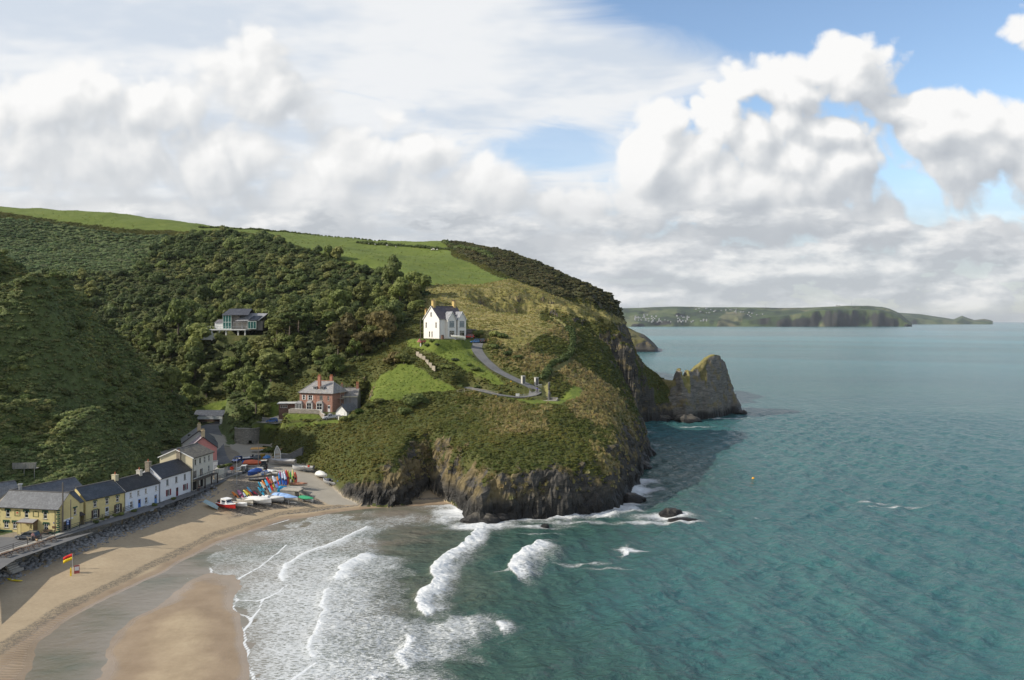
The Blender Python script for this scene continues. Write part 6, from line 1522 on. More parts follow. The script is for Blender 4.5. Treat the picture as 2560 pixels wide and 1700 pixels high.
for k, (px, py, d, lf, s, sq, lab, nm) in enumerate([(742,1030,257,'red',.75,.7,'bright red bush on the villa lawn','red_shrub'),(716,1036,259,'dark',1.2,1,'dark shrub at the left end of the villa lawn','shrub'),(862,1034,247,'dark',1.6,.9,'dark hedge clump in front of the white garage','shrub'),(880,1030,247,'dark',1.5,.9,'second dark hedge clump right of the white garage','shrub'),(898,1028,248,'bright',1.6,.9,'bright green bush right of the villa hedge','shrub'),(925,1022,249,'olive',1.7,.7,'olive hedge running right from the villa','shrub'),(945,1018,250,'olive',1.7,.7,'far end of the olive hedge right of the villa','shrub'),
  (675,1000,279,'pale',1.3,.9,'pale grey bush alone on the bright bank left of the villa','shrub'),(1030,1020,248,'dark',3.4,1.05,'big round dark bush on the headland slope between villa and cave','round_bush'),(1052,1010,248,'dark',2.3,1.0,'dark bush close behind the big round bush','shrub'),(1010,1035,244,'dark',2.2,1,'dark bush just below the big round bush','shrub'),
  (1153,978,256,'dark',1.3,.9,'round dark bush left of the lane fence','shrub'),(1192,962,258,'dark',1.3,.9,'dark bush where the lane begins','shrub'),(660,1108,258,'bright',2.0,.9,'bright green bush right of the kiln','shrub'),(672,1106,257,'mid',1.9,.9,'mid green bush beside the bright one near the kiln','shrub'),(640,1066,278,'dark',2.2,.8,'dark bush on the bank above the kiln','shrub'),(622,1052,283,'mid',2.2,.9,'green bush higher on the bank above the kiln','shrub'),
  (1240,838,292,'mid',2.2,.9,'green bush beside the drive at the white house','shrub'),(1255,842,290,'dark',2.0,.85,'dark bush right of the drive at the white house','shrub'),(1232,868,281,'dark',1.8,.85,'dark bush on the inner bend of the drive','shrub'),(1270,885,276,'dark',1.6,.8,'dark bush halfway down the drive','shrub'),(1295,893,274,'dark',1.6,.7,'low dark bush on the bracken bank by the drive','shrub'),
  (1080,862,277,'dark',1.0,.9,'small dark bush on the white house lawn','shrub'),(1070,866,277,'dark',1.1,.9,'dark rounded shrub at the lawn corner near the pole','shrub'),(1093,868,275,'pale',.8,.9,'pale grey shrub on the white house lawn','shrub'),(1137,892,268,'pale',1.3,.7,'pale heather like shrub low on the white house lawn','shrub'),(1172,898,266,'dark',.9,.8,'single dark shrub on the lower lawn by the drive','shrub'),(1115,906,264,'mid',1.9,.6,'low green shrub below the garden fence','shrub'),(1190,918,264,'dark',1.7,.6,'dark low shrub on the bank below the drive','shrub'),
  (1195,838,296,'dark',2.6,.9,'dark tall bush behind the blue car at the white house','shrub'),(1090,838,299,'dark',1.6,.9,'dark bush behind the white house roof','shrub')]):
    b = at(px, py, d); b.z = sample(b.x, b.y)-.1; shrub(lf, k % 2, b, s, lab, None, nm, sq)
# special trees
for (px, py, d, kind, lf, s, hs, lab, nm) in [(845,905,293,'tall','rust',1.5,1.0,'large brown leaved tree left of the white house','broadleaf_tree'),(905,895,290,'round','rust',1.35,.9,'broad rusty tree close to the white house garden','broadleaf_tree'),(930,880,296,'round','olive',1.2,.9,'olive tree at the wood edge beside the white house','broadleaf_tree'),(870,880,300,'tall','rust',1.4,1.0,'tall rusty tree behind the broad one','broadleaf_tree'),
   (900,940,276,'round','olive',.9,.8,'olive tree on the slope above the villa','broadleaf_tree'),(885,950,273,'round','mid',.9,.85,'bright green tree behind the villa chimneys','broadleaf_tree'),(985,905,275,'thicket','rust',1.3,.8,'brown thicket below the garden fence','broadleaf_tree'),(1010,905,272,'thicket','olive',1.2,.8,'olive thicket left of the garden fence','broadleaf_tree'),
   (640,985,283,'tall','mid',1.25,1.05,'leafy green tree above the grass bank and road','broadleaf_tree'),(615,1010,280,'round','mid',.9,.9,'smaller green tree at the bank top over the road','broadleaf_tree'),(660,1000,280,'round','dark',.8,.9,'dark round tree right of the leafy one above the road','broadleaf_tree')]:
    b = at(px, py, d); b.z = sample(b.x, b.y)-.2; t = tree(kind, lf, 0, b, s, random.random()*6, lab, None, nm, hs)
def pine(px, py, d, H, label, seed):
    b = at(px, py, d); b.z = sample(b.x, b.y)-.3; t = thing('pine_tree', label, 'tree', b); r = random.Random(seed); m = MB(); m.cyl((0,0,-.5),(.3,0,H*.55),.32,.22,7,False); m.cyl((.3,0,H*.55),(.5,0,H*.93),.22,.08,7)
    for k in range(9): z = H*r.uniform(.35,.85); a = r.random()*6.3; m.cyl((.3,0,z),(.3+math.cos(a)*H*.17,math.sin(a)*H*.17,z+H*.05),.09,.03,5)
    m.build('trunk', paint((.20,.16,.12), .9), t)
    lob = []
    for k in range(13): a = r.random()*6.3; q = H*r.uniform(.03,.24); z = H*r.uniform(.66,.98); lob.append(((.4+math.cos(a)*q, math.sin(a)*q, z), (H*.11, H*.11, H*.035)))
    link('crown', leaf_mesh('crown', LF['dark'], lob, 620, .42, seed), t)
pine(722,905,303,15.5,'tall dark pine with long bare trunk below the glass fronted house',3); pine(690,890,308,14,'dark flat topped pine left of the bare trunked pine',4); pine(745,880,310,13.5,'dark pine right of the bare trunked pine',6)
# ---------------------------------------------------------------- modern glass fronted house in the wood
MG = glass_mat((.045,.14,.125)); 
def modern_house():
    z = at(590,822,349).z; P = at(590,822,349); t = thing('glass_fronted_house', 'modern house with green glass bays and white deck on stilts in the wood', 'house', P, -.02); t.scale = (1.2,1.1,1.12)
    g = paint((.24,.22,.20)); w = 15.0
    m = MB(); m.span((-5.0,2.5,-.6),(9.0,9.0,3.2)); m.span((-5.0,2.5,3.2),(.5,9.0,5.4)); m.build('wall', g, t)
    # left tower bay and right bay, glazed
    for x0, x1, hh, y in ((-5.2,-2.2,5.3,1.2),(4.1,7.1,2.9,.9)):
        f = MB(); n = 3
        for k in range(n+1): x = x0+(x1-x0)*k/n; f.span((x-.07,y-.05,0),(x+.07,y+.1,hh))
        for zz in ([0,2.6,hh] if hh > 3 else [0,hh]): f.span((x0-.1,y-.06,zz-.1),(x1+.1,y+.12,zz+.1))
        o = f.build('window', paint((.55,.62,.58)), t); MB().poly([(x0,y+.03,0),(x1,y+.03,0),(x1,y+.03,hh),(x0,y+.03,hh)]).build('pane', MG, o)
        for s, x in ((0,x0),(1,x1)): MB().span((x-.06,y+.12,0),(x+.06,2.5,hh)).build('side_wall', g, o)
    for x in (-1.2,.6,2.4): f = MB().span((x-.75,2.43,.1),(x-.67,2.497,2.5)).span((x+.67,2.43,.1),(x+.75,2.497,2.5)).span((x-.75,2.43,2.5),(x+.75,2.497,2.6)); o = f.build('window', WHITE, t); MB().poly([(x-.67,2.45,.1),(x+.67,2.45,.1),(x+.67,2.45,2.5),(x-.67,2.45,2.5)]).build('pane', paint((.33,.30,.26)), o)
    def plane(nm, Q, mt): MB().loft([Q,[(x,y,z_+.15) for x,y,z_ in Q]]).build(nm, mt, t)
    plane('roof', [(-5.6,.9,5.3),(4.2,.9,5.3),(4.2,5.4,7.8),(-4.2,5.4,7.8)], slate((.06,.063,.075))); plane('roof', [(-4.2,5.4,7.8),(4.2,5.4,7.8),(4.2,9.4,5.3),(-5.6,9.4,5.3)], slate((.06,.063,.075)))
    plane('roof', [(-.6,.9,2.9),(8.0,.9,3.1),(10.2,5.4,6.0),(2.4,5.4,6.0)], slate((.30,.30,.31))); plane('roof', [(2.4,5.4,6.0),(10.2,5.4,6.0),(9.4,9.4,3.4),(2.4,9.4,3.4)], slate((.30,.30,.31)))
    plane('solar_panel', [(4.2,.75,3.25),(7.6,.75,3.3),(8.6,3.4,5.05),(5.4,3.4,5.05)], paint((.03,.035,.045), .25))
    MB().poly([(9.0,2.5,3.2),(9.0,9.0,3.2),(9.9,5.4,5.9)]).build('gable', g, t)
    # white annex left, deck on piers
    MB().span((-8.4,1.6,-.1),(-5.25,4.5,2.3)).build('annex', WHITE, t); MB().loft([[(-8.6,1.4,2.3),(-5.2,1.4,2.3),(-5.2,4.6,2.3),(-8.6,4.6,2.3)],[(-7.6,2.8,3.7),(-5.2,2.8,3.7),(-5.2,4.6,3.7),(-7.6,4.6,3.7)]]).build('annex_roof', slate((.16,.15,.16)), t)
    dk = MB().span((-9.6,-2.4,-.55),(4.3,1.1,-.1)).build('deck', WHITE, t)
    for x in (-8.2,-5.4,-3.0,1.4,3.9): MB().span((x-.25,-2.0,-4.5),(x+.25,-1.5,-.55)).build('pier', paint((.62,.60,.55)), dk)
    for k in range(13): MB().span((-9.5+k*1.14-.04,-2.36,-.1),(-9.5+k*1.14+.04,-2.28,.95)).build('baluster', plain((.4,.42,.42), .4), dk)
    MB().span((-9.6,-2.38,.95),(4.3,-2.26,1.03)).build('handrail', plain((.4,.42,.42), .4), dk)
    rw = MB().span((-13.5,-.5,-3.5),(-9.62,1.0,.3)).build('retaining_wall', masonry((.30,.28,.26), .6, .3), t); MB().span((-12,-2.2,-4.2),(-7,-2.0,-1.8)).build('stair_wall', paint((.5,.5,.48)), t)
modern_house()
p = at(790,862,338); p.z = sample(p.x, p.y)+.3; t = thing('garden_hut', 'small dark hut with low grey roof and pale glazed front in the wood', 'hut', p, -.1)
MB().span((-3.2,0,-1),(2.6,4,2.7)).build('wall', paint((.06,.055,.05)), t); w_ = MB().span((.9,-.06,.1),(2.9,-.003,2.5)).build('window', paint((.5,.53,.54)), t); MB().poly([(1.0,-.064,.2),(2.8,-.064,.2),(2.8,-.064,2.4),(1.0,-.064,2.4)]).build('pane', glass_mat((.18,.21,.22)), w_)
Q = [(-3.9,-.6,2.75),(3.3,-.6,2.9),(3.3,4.3,3.5),(-3.9,4.3,3.3)]; MB().loft([Q,[(x,y,z_+.2) for x,y,z_ in Q]]).build('roof', paint((.24,.235,.23)), t)
# ---------------------------------------------------------------- gate pillars, terrace and sculpture
def pillar(px, py, d, label):
    p = at(px, py, d); p.z = sample(p.x, p.y); t = thing('gate_pillar', label, 'pillar', p, .45, 'slab gate pillars at the foot of the drive')
    MB().span((-.55,-.5,-.5),(.55,.5,2.5)).build('shaft', paint((.50,.48,.43)), t); MB().span((-.40,-.53,.1),(.42,-.503,2.3)).build('panel', paint((.13,.13,.135)), t); MB().span((-.62,-.58,2.503),(.62,.58,2.62)).build('cap', paint((.45,.43,.39)), t)
pillar(1308,964,255.5,'left of two square slab pillars at the drive foot'); pillar(1341,959,256.5,'right of two square slab pillars at the drive foot')
p = at(1346,962,255); p.z = sample(p.x, p.y); t = thing('side_gate', 'white wicket gate right of the right hand slab pillar', 'gate', p, .3)
for k in range(5): MB().span((k*.28-.03,-.02,.1),(k*.28+.03,.02,1.1)).build('bar', WHITE, t)
MB().span((-.05,-.035,.9),(1.2,-.021,1.0)).build('rail', WHITE, t)
SZ0 = sample(SC.x, SC.y)
t = thing('viewpoint_terrace', 'paved viewpoint with low curved seat wall round the sculpture', 'terrace', (SC.x, SC.y, SZ0)); m = MB()
m.loft([[(-4.4,1.6,.04),(2.6,1.9,.04),(3.0,1.2,.04),(2.2,-1.6,.04),(-.6,-1.6,.04)],[(-4.4,1.6,-.4),(2.6,1.9,-.4),(3.0,1.2,-.4),(2.2,-1.6,-.4),(-.6,-1.6,-.4)]][::-1]); m.build('paving', paint((.40,.36,.29), .9, .2), t)
MB().bar((-4.4,1.7,.35),(2.8,2.0,.35),.35,.75).build('seat_wall', paint((.30,.28,.25)), t); MB().bar((2.85,1.9,.3),(2.3,-1.6,.3),.3,.6).build('seat_wall', paint((.42,.39,.33)), t); MB().bar((-.6,-1.7,.1),(2.2,-1.7,.1),.3,.4).build('kerb', paint((.45,.42,.36)), t)
st_ = thing('sculpture', 'dark carved standing figure sculpture on the viewpoint terrace', 'sculpture', (SC.x+.1, SC.y-.6, SZ0+.04)); dkst = paint((.11,.105,.10), .7)
rg = []
for z_, a, b, ox in ((0,.55,.5,0),(.5,.50,.45,.05),(1.1,.38,.35,-.05),(1.8,.46,.36,.0),(2.5,.34,.30,.03),(3.0,.20,.2,-.05),(3.25,.26,.26,-.05)): rg.append([(ox+a*math.cos(k*math.pi/5), b*math.sin(k*math.pi/5), z_) for k in range(10)])
MB().loft(rg).build('body', dkst, st_, smooth=True); rg = []
for z_, a, ox in ((3.26,.24,-.06),(3.7,.30,-.12),(4.3,.26,-.10),(4.5,.34,-.08),(5.4,.36,-.05),(5.7,.22,-.05)): rg.append([(ox+a*math.cos(k*math.pi/5), a*.8*math.sin(k*math.pi/5), z_) for k in range(10)])
MB().loft(rg).build('head', dkst, st_, smooth=True); MB().span((.5,-.5,0),(1.0,.1,.9)).build('plinth', paint((.09,.09,.09)), st_)
# lane fence, rail, notice
railing('lane_rail', 'pale wooden rail fence along the seaward side of the lane', [Vector((p.x,p.y,sample(p.x,p.y)+.05)) for p in (at(1143,990,251), at(1180,985,251.5), at(1215,984,250.5), at(1245,988,249.5))], 2.2, 1.0, paint((.46,.40,.29)), 2, 'fence')
railing('guard_rail', 'grey metal guard rail by the viewpoint terrace', [Vector((p.x,p.y,sample(p.x,p.y)+.05)) for p in (at(1297,992,248.2), at(1322,990,248.4), at(1340,990,248.2))], 1.6, 1.0, paint((.40,.40,.40)), 3)
p = at(1294,989,248.6); p.z = sample(p.x, p.y); t = thing('notice_sign', 'white notice panel on posts at the lane end', 'sign', p)
for x in (-.5, .5): MB().cyl((x,0,-.2),(x,0,1.3),.05).build('post', TIMBER, t)
q = MB().span((-.6,-.1,.5),(.6,-.05,1.3)).build('panel', paint((.70,.70,.66)), t); MB().span((-.5,-.106,.86),(.5,-.101,.93)).build('lettering', paint((.3,.3,.3)), q)
p = at(1277,968,254.5); p.z = sample(p.x, p.y); t = thing('trail_marker', 'yellow marker on a thin post in the dry grass by the lane', 'sign', p); MB().cyl((0,0,-.2),(0,0,1.4),.04).build('post', TIMBER, t); MB().box((0,-.05,1.35),(.4,.04,.4), ry=.785).build('panel', paint((.75,.42,.02)), t)
# hedge lines on the far fields
def hedge(name, label, pts, s0, n, lf='dark'):
    P = [at(*p) for p in pts]; mb = None; o = P[0].copy(); o.z = sample(o.x, o.y); lob = []
    for k in range(n):
        f = k/(n-1)*(len(P)-1); i = min(int(f), len(P)-2); p = P[i].lerp(P[i+1], f-i); z = sample(p.x, p.y); s = s0*random.uniform(.6,1.25)
        lob.append(((p.x-o.x+random.uniform(-.5,.5), p.y-o.y+random.uniform(-.5,.5), z-o.z+s*.45), (s*1.3, s*1.1, s*.8)))
    t = thing(name, label, 'hedge', o); link('foliage', leaf_mesh('foliage', LF[lf], lob, n*34, .5, n), t)
hedge('hedgerow', 'dark hedgerow along the skyline of the green hill field', [(500,570,604),(650,577,622),(780,589,640),(976,604,642),(1120,608,604)], 1.0, 95)
hedge('field_hedge', 'broken hedge crossing the green field below the skyline', [(895,607,585),(960,616,575),(1040,626,560),(1110,633,545),(1140,640,535)], 1.5, 46)
hedge('field_hedge', 'thick dark hedge at the top right corner of the green field', [(1110,622,570),(1150,640,535),(1200,655,510),(1230,668,490)], 2.0, 26)
hedge('cleft_shade_hedge', 'dark hedge added for the shaded band along the cliff cleft beyond the coast path', [(1333,768,342),(1360,776,348),(1400,784,352),(1450,797,358),(1490,806,362)], 2.3, 60)  # bushes added as a dark strip where the cleft face lies in shade
hedge('path_hedge', 'dark hedge bank along the winding coast path above the gate pillars', [(1420,815,310),(1432,842,301),(1427,880,288),(1410,905,279),(1376,925,270),(1358,955,259)], 1.0, 60)
# sheep by the hedge
sw_ = paint((.62,.59,.52), .9); sb = MB().blob((0,0,.62),(.62,.33,.34)).mesh('body', sw_, True); sh = MB().blob((.72,0,.78),(.22,.14,.16)).mesh('head', paint((.12,.11,.10)), True); sl = MB().cyl((0,0,0),(0,0,.45),.06,.05,5).mesh('leg', paint((.12,.11,.10)))
for k, (px, py, d) in enumerate([(922,616,578),(938,618,575),(968,623,568),(990,626,562),(1080,636,545),(1086,637,544),(1093,637,543),(1084,634,547)]):
    b = at(px, py, d); b.z = sample(b.x, b.y); t = thing('sheep', 'small white sheep grazing along the hedge of the green hill field', 'sheep', b, random.random()*6, 'sheep on the hill field'); t.scale = (1.3,1.3,1.3); link('body', sb, t); link('head', sh, t)
    for x in (-.38,.38):
        for y in (-.16,.16): link('leg', sl, t, (x,y,0))
# ---------------------------------------------------------------- boats, trailers, kayaks
def hull_rings(L, B, H, n=9, bow=.55, transom=.8, flare=.25):
    """sections from stern (x=-L/2) to bow (x=L/2); each: port gunwale, bilge, keel, bilge, starboard gunwale"""
    R = []
    for k in range(n):
        t = k/(n-1); x = -L/2+L*t; w = B/2*(transom+(1-transom)*min(1, t*3.0)) if t < .45 else B/2*max(.02, 1-((t-.45)/.55)**2.1)
        z0 = H*.28*max(0, (t-.62)/.38)**1.6; top = H*(1+.32*max(0, t-.35)**1.6*2)
        R.append([(x, -w, top), (x, -w*(.86-flare*.4), z0+(top-z0)*.42), (x, -w*.45, z0+H*.10), (x, 0, z0), (x, w*.45, z0+H*.10), (x, w*(.86-flare*.4), z0+(top-z0)*.42), (x, w, top)])
    return R
def add_hull(par, L, B, H, mat, deckm=None, cover=None, z=.35, name='hull', inner=None, **kw):
    R = [[(x, y, q+z) for x, y, q in r] for r in hull_rings(L, B, H, **kw)]
    m = MB(); m.loft(R, cap=False, closed=False); m.poly(R[0][::-1]); o = m.build(name, mat, par, smooth=False)
    if cover:
        c = MB(); rr = []
        for k, r in enumerate(R):
            t = k/(len(R)-1); hgt = cover[1]*math.sin(math.pi*min(1, .18+t*.95))**.8; a, b = r[0], r[-1]
            rr.append([(a[0], a[1]*1.04, a[2]-.16), (a[0], a[1]*1.02, a[2]+.02), (a[0], a[1]*.5, a[2]+hgt*.8+.02), (a[0], 0, a[2]+hgt+.04), (b[0], b[1]*.5, b[2]+hgt*.8+.02), (b[0], b[1]*1.02, b[2]+.02), (b[0], b[1]*1.04, b[2]-.16)])
        c.loft(rr, cap=False, closed=False); c.poly(rr[0][::-1]); c.build('cover', cover[0], par)
    else:
        i = [[(x, y*.86, q-.03) for x, y, q in (r[0],)]+[(r[3][0], r[0][1]*.6, r[3][2]+.22), (r[3][0], r[-1][1]*.6, r[3][2]+.22)]+[(r[-1][0], r[-1][1]*.86, r[-1][2]-.03)] for r in R[:-1]]
        m = MB(); m.loft([q[::-1] for q in i], cap=False, closed=False); m.build('inside', inner or paint((.50,.47,.42)), par)
        g = MB()
        for s in (0, -1):
            for a, b in zip(R[:-1], R[1:]): g.bar((a[s][0], a[s][1]*.95, a[s][2]+.03), (b[s][0], b[s][1]*.95, b[s][2]+.03), .12, .06)
        g.build('gunwale', deckm or mat, par)
        for t in (.3, .55): k = int(t*(len(R)-1)); MB().box((R[k][0][0], 0, R[k][0][2]-.16), (.28, abs(R[k][0][1])*1.7, .05)).build('thwart', paint((.36,.28,.18)), par)
    return R
def outboard(par, L, H, z=.35, mat=None):
    o = MB().box((-L/2-.18, 0, H+z+.18), (.36,.30,.46)).build('outboard', mat or paint((.05,.05,.055), .4), par); MB().box((-L/2-.2, 0, H*.5+z-.1), (.14,.10,.9)).build('shaft', paint((.12,.12,.12)), o)
def boat(label, pos, yaw, L, B, H, hm, name='boat', pitch=0, roll=0, cover=None, motor=False, cabin=None, z=.35, deckm=None, inner=None, foredeck=None, **kw):
    t = thing(name, label, 'boat', pos, yaw); t.rotation_euler = (roll, pitch, yaw); t.scale = (1.22,)*3
    R = add_hull(t, L, B, H, hm, deckm, cover, z, inner=inner, **kw)
    if motor: outboard(t, L, H, z)
    if foredeck:
        n = len(R); m = MB(); m.loft([[(R[k][0][0], R[k][0][1]*.93, R[k][0][2]+.03), (R[k][0][0], 0, R[k][0][2]+.10), (R[k][0][0], R[k][-1][1]*.93, R[k][-1][2]+.03)][::-1] for k in range(n//2, n)], cap=False, closed=False); m.build('foredeck', foredeck, t)
    if cabin:
        cx, cl, ch, cm = cabin; b = B*.36; zb = H+z
        m = MB(); m.loft([[(cx-cl/2,-b,zb-.1),(cx+cl/2,-b*.85,zb-.1),(cx+cl/2,b*.85,zb-.1),(cx-cl/2,b,zb-.1)],[(cx-cl/2,-b*.9,zb+ch),(cx+cl*.28,-b*.78,zb+ch),(cx+cl*.28,b*.78,zb+ch),(cx-cl/2,b*.9,zb+ch)]]); c = m.build('cabin', cm, t)
        MB().box((cx,0,zb+ch+.05),(cl*1.0,b*1.9,.07)).build('cabin_roof', cm, c)
        for s in (-1, 1): MB().box((cx-.1,s*b*.95,zb+ch*.62),(cl*.6,.03,ch*.38)).build('window', GLASS, c)
        MB().box((cx+cl*.41,0,zb+ch*.60),(.05,b*1.3,ch*.40), ry=-.55).build('windscreen', GLASS, c)
    return t
GALV = plain((.36,.37,.38), .5, .5, .5); RUB = plain((.02,.02,.02), .8)
def trailer(label, pos, yaw, L, group='boat trailers in the yard'):
    t = thing('boat_trailer', label, 'trailer', pos, yaw, group); m = MB(); m.bar((-L/2,-.5,.42),(L*.18,-.5,.42),.09); m.bar((-L/2,.5,.42),(L*.18,.5,.42),.09); m.bar((L*.18,-.5,.42),(L*.66,0,.38),.09); m.bar((L*.18,.5,.42),(L*.66,0,.38),.09); m.bar((-L/2,-.7,.42),(-L/2,.7,.42),.09); m.bar((0,-.5,.42),(0,.5,.42),.09); m.build('frame', GALV, t)
    for s in (-1, 1):
        w_ = MB().cyl((-L*.15,s*.72,.28),(-L*.15,s*.9,.28),.28,.28,12).build('wheel', RUB, t); MB().cyl((-L*.15,s*.895,.28),(-L*.15,s*.915,.28),.15,.15,8).build('rim', GALV, w_)
    MB().cyl((L*.55,0,-.05),(L*.55,0,.4),.05).build('jockey_leg', GALV, t); return t
def gz(px, py, z=None):
    """ground point seen at a pixel"""
    v = on_ground(px, py, 150); return v
HW = paint((.80,.79,.76), .35, .05, grime=.1); TARPB = paint((.045,.11,.36), .5, .15); TARPW = paint((.66,.65,.62), .6, .06)
Y = lambda dx, dy: math.atan2(dy, dx)
p = gz(530,1270); t = thing('upturned_dinghy', 'pale blue grey upturned dinghy leaning on the stones, leftmost of the beached boats', 'boat', p+Vector((0,0,1.0)), Y(3.9,-2.2)); t.rotation_euler = (math.pi-.25, .22, Y(3.9,-2.2)); add_hull(t, 4.6, 1.7, .62, paint((.30,.40,.42), .5), z=-.3)
p = gz(568,1274); boat('red and white motor boat with small cabin on the pebbles', p, Y(4.2,-3.0), 5.4, 2.1, .85, paint((.50,.028,.025), .4), 'motor_boat', motor=True, cabin=(-.2,1.9,.95,HW), deckm=HW, foredeck=HW, inner=HW); MB().box((0,0,0),(.01,.01,.01))
p = gz(597,1270); boat('small white open boat right of the red one', p, Y(3.8,-1.7), 4.3, 1.6, .62, HW, 'rowing_boat', inner=paint((.40,.33,.25)), foredeck=HW)
p = gz(615,1262); boat('cream dinghy with cluttered cockpit behind the small white boat', p, Y(3.5,-2.3), 4.4, 1.7, .7, paint((.72,.66,.55), .4), 'sailing_dinghy', foredeck=paint((.74,.70,.62)), inner=paint((.33,.29,.28))); trailer('trailer under the cream dinghy', p, Y(3.5,-2.3), 4.2)
p = gz(650,1262); b = boat('large white covered boat on a trailer, in front of the second covered one', p, Y(4.2,-1.5), 5.6, 2.1, .85, HW, 'covered_boat', cover=(TARPW,.5)); MB().cyl((-.3,0,1.6),(-.3,0,2.0),.25,.03,6).build('cover_peak', TARPW, b); trailer('trailer under the large white covered boat', p, Y(4.2,-1.5), 5.0)
p = gz(683,1256); boat('second white covered boat, between the first and the long blue cover', p, Y(4.2,-1.2), 5.0, 1.9, .75, paint((.58,.58,.57), .4), 'covered_boat', cover=(TARPW,.35)); trailer('trailer under the second white covered boat', p, Y(4.2,-1.2), 4.4)
p = gz(714,1257); boat('long boat under a light blue cover on a tall trailer', p+Vector((0,0,.55)), Y(5.6,-3.1), 6.8, 1.8, .6, paint((.50,.47,.42), .5), 'covered_boat', cover=(paint((.26,.40,.66), .35, .25),.55), transom=.7)
t = trailer('tall trailer under the long light blue cover', p, Y(5.6,-3.1), 6.0)
for x in (-2.2, 1.6):
    for s in (-.6, .6): MB().bar((x,s,-.1),(x,s,1.0),.07).build('prop', GALV, t)
p = gz(768,1254); boat('small grey inflatable with green cover at the foot of the ramp', p, Y(3.2,-2.6), 4.2, 1.7, .5, paint((.34,.35,.36), .5), 'inflatable_boat', motor=True, cover=(paint((.04,.30,.14), .5),.25)); trailer('trailer under the grey inflatable with green cover', p, Y(3.2,-2.6), 3.8)
p = gz(805,1196); t = boat('white boat under an angular white cover on the ramp', p, Y(2.0,-1.2), 3.4, 1.6, .6, HW, 'covered_boat', cover=(paint((.66,.65,.60), .5),.8))
p = gz(826,1212); b = boat('grey rigid inflatable with blue engine cover on the ramp by the cliff', p, Y(-3.2,3.0), 5.6, 2.0, .6, paint((.40,.41,.42), .4), 'inflatable_boat', inner=paint((.45,.38,.28))); outboard(b, 5.6, .6, mat=TARPB); trailer('trailer under the grey rigid inflatable', p, Y(-3.2,3.0), 5.0)
MB().box((.6,0,1.0),(.9,.7,.7)).build('console', paint((.06,.07,.10)), b)
p = gz(747,1221); boat('open dinghy with orange and blue covers on the concrete platform', p+Vector((0,0,.25)), Y(3.0,-.4), 4.0, 1.6, .55, paint((.55,.50,.42), .5), 'dinghy', cover=(paint((.42,.20,.12), .6, .6),.25))
p = gz(706,1228); t = thing('tarpaulin_stack', 'bright blue tarpaulin bundle at the end of the kayak rack', 'tarpaulin', p, .3); MB().loft([[(-1.3,-.9,0),(1.3,-.9,0),(1.3,.9,0),(-1.3,.9,0)],[(-1.2,-.85,.7),(1.25,-.8,.6),(1.2,.85,1.0),(-1.1,.85,1.2)],[(-.5,-.4,.95),(.7,-.4,.85),(.7,.5,1.2),(-.4,.5,1.35)]]).build('cover', paint((.02,.34,.60), .4, .15), t); MB().bar((0,-.95,.1),(.05,.6,1.3),.05).build('rope', TIMBER, t)
# upper yard
p = gz(648,1131); boat('white boat with orange covered bow high in the yard under the bank', p, Y(3.2,.2), 4.2, 1.7, .7, HW, 'dinghy', cover=(paint((.62,.34,.10), .6),.3))
p = gz(693,1150); t = boat('white hull stood on its end against the bank', p+Vector((0,0,1.6)), 2.0, 4.2, 1.6, .6, paint((.80,.78,.70), .4), 'upended_hull', pitch=-1.05, z=0)
p = gz(706,1163); boat('large weathered grey wooden boat on the hard', p, Y(-5,.4), 6.6, 2.2, .95, paint((.44,.41,.38), .6, .2), 'fishing_boat', cover=(paint((.48,.46,.44), .6, .3),.25))
p = gz(757,1178); b = boat('silver grey work boat with outboard on a trailer beside the cliff', p, Y(-4.4,.9), 5.4, 2.0, .75, paint((.46,.46,.46), .35), 'work_boat', motor=True, inner=paint((.5,.5,.48))); trailer('trailer under the silver grey work boat', p, Y(-4.4,.9), 5.6); MB().box((-1.6,.2,1.3),(.4,.4,.4)).build('fuel_can', paint((.55,.06,.03)), b)
p = gz(619,1158); boat('navy blue boat with white deck, bow to the sea', p, Y(-.6,-3.2), 4.8, 1.9, .95, paint((.025,.03,.07), .4), 'motor_boat', foredeck=HW, deckm=HW, motor=True, inner=HW)
p = gz(666,1155); boat('boat under a light blue cover beside the dark tarpaulin', p, Y(.6,-3), 4.2, 1.8, .75, paint((.5,.45,.4)), 'covered_boat', cover=(paint((.07,.22,.48), .5),.4))
p = gz(640,1156); t = boat('boat shrouded in a dark grey tarpaulin in the yard', p, Y(.2,-3), 4.4, 1.9, .8, paint((.12,.12,.12)), 'covered_boat', cover=(paint((.075,.08,.08), .6),.55))
p = gz(636,1168); t = boat('boat wrapped in an orange red cover with blue end', p, Y(4,.1), 5.2, 1.7, .6, paint((.40,.11,.05)), 'covered_boat', cover=(paint((.62,.14,.06), .55, .15),.7), z=.5); MB().blob((-2.65,0,1.2),(.3,.7,.55)).build('end_cap', paint((.02,.12,.40)), t)
p = gz(634,1191); boat('blue tarpaulin covered boat nearest the lifebuoy', p, Y(-.8,-2.6), 4.4, 2.0, .85, TARPB, 'covered_boat', cover=(TARPB,.55))
p = gz(662,1190); boat('small boat with blue inside behind the kayak rack', p, Y(-.3,-2.5), 3.6, 1.8, .6, paint((.16,.30,.56), .5), 'dinghy', inner=paint((.10,.26,.6)), deckm=HW)
p = gz(684,1188); boat('white jet boat with dark seat behind the kayaks', p, Y(-3.2,2.0), 4.2, 1.6, .6, HW, 'jet_boat', foredeck=HW, inner=paint((.1,.1,.1)))
p = gz(648,1202); boat('dark grey inflatable lying at the yard edge', p, Y(3.4,.4), 4.4, 1.8, .45, paint((.10,.11,.12), .6), 'inflatable_boat', z=.05, inner=paint((.2,.2,.2)))
p = gz(641,1180); boat('small white boat behind the blue tarpaulin', p, Y(2.2,-.3), 3.4, 1.5, .6, HW, 'dinghy', inner=paint((.2,.2,.2)))
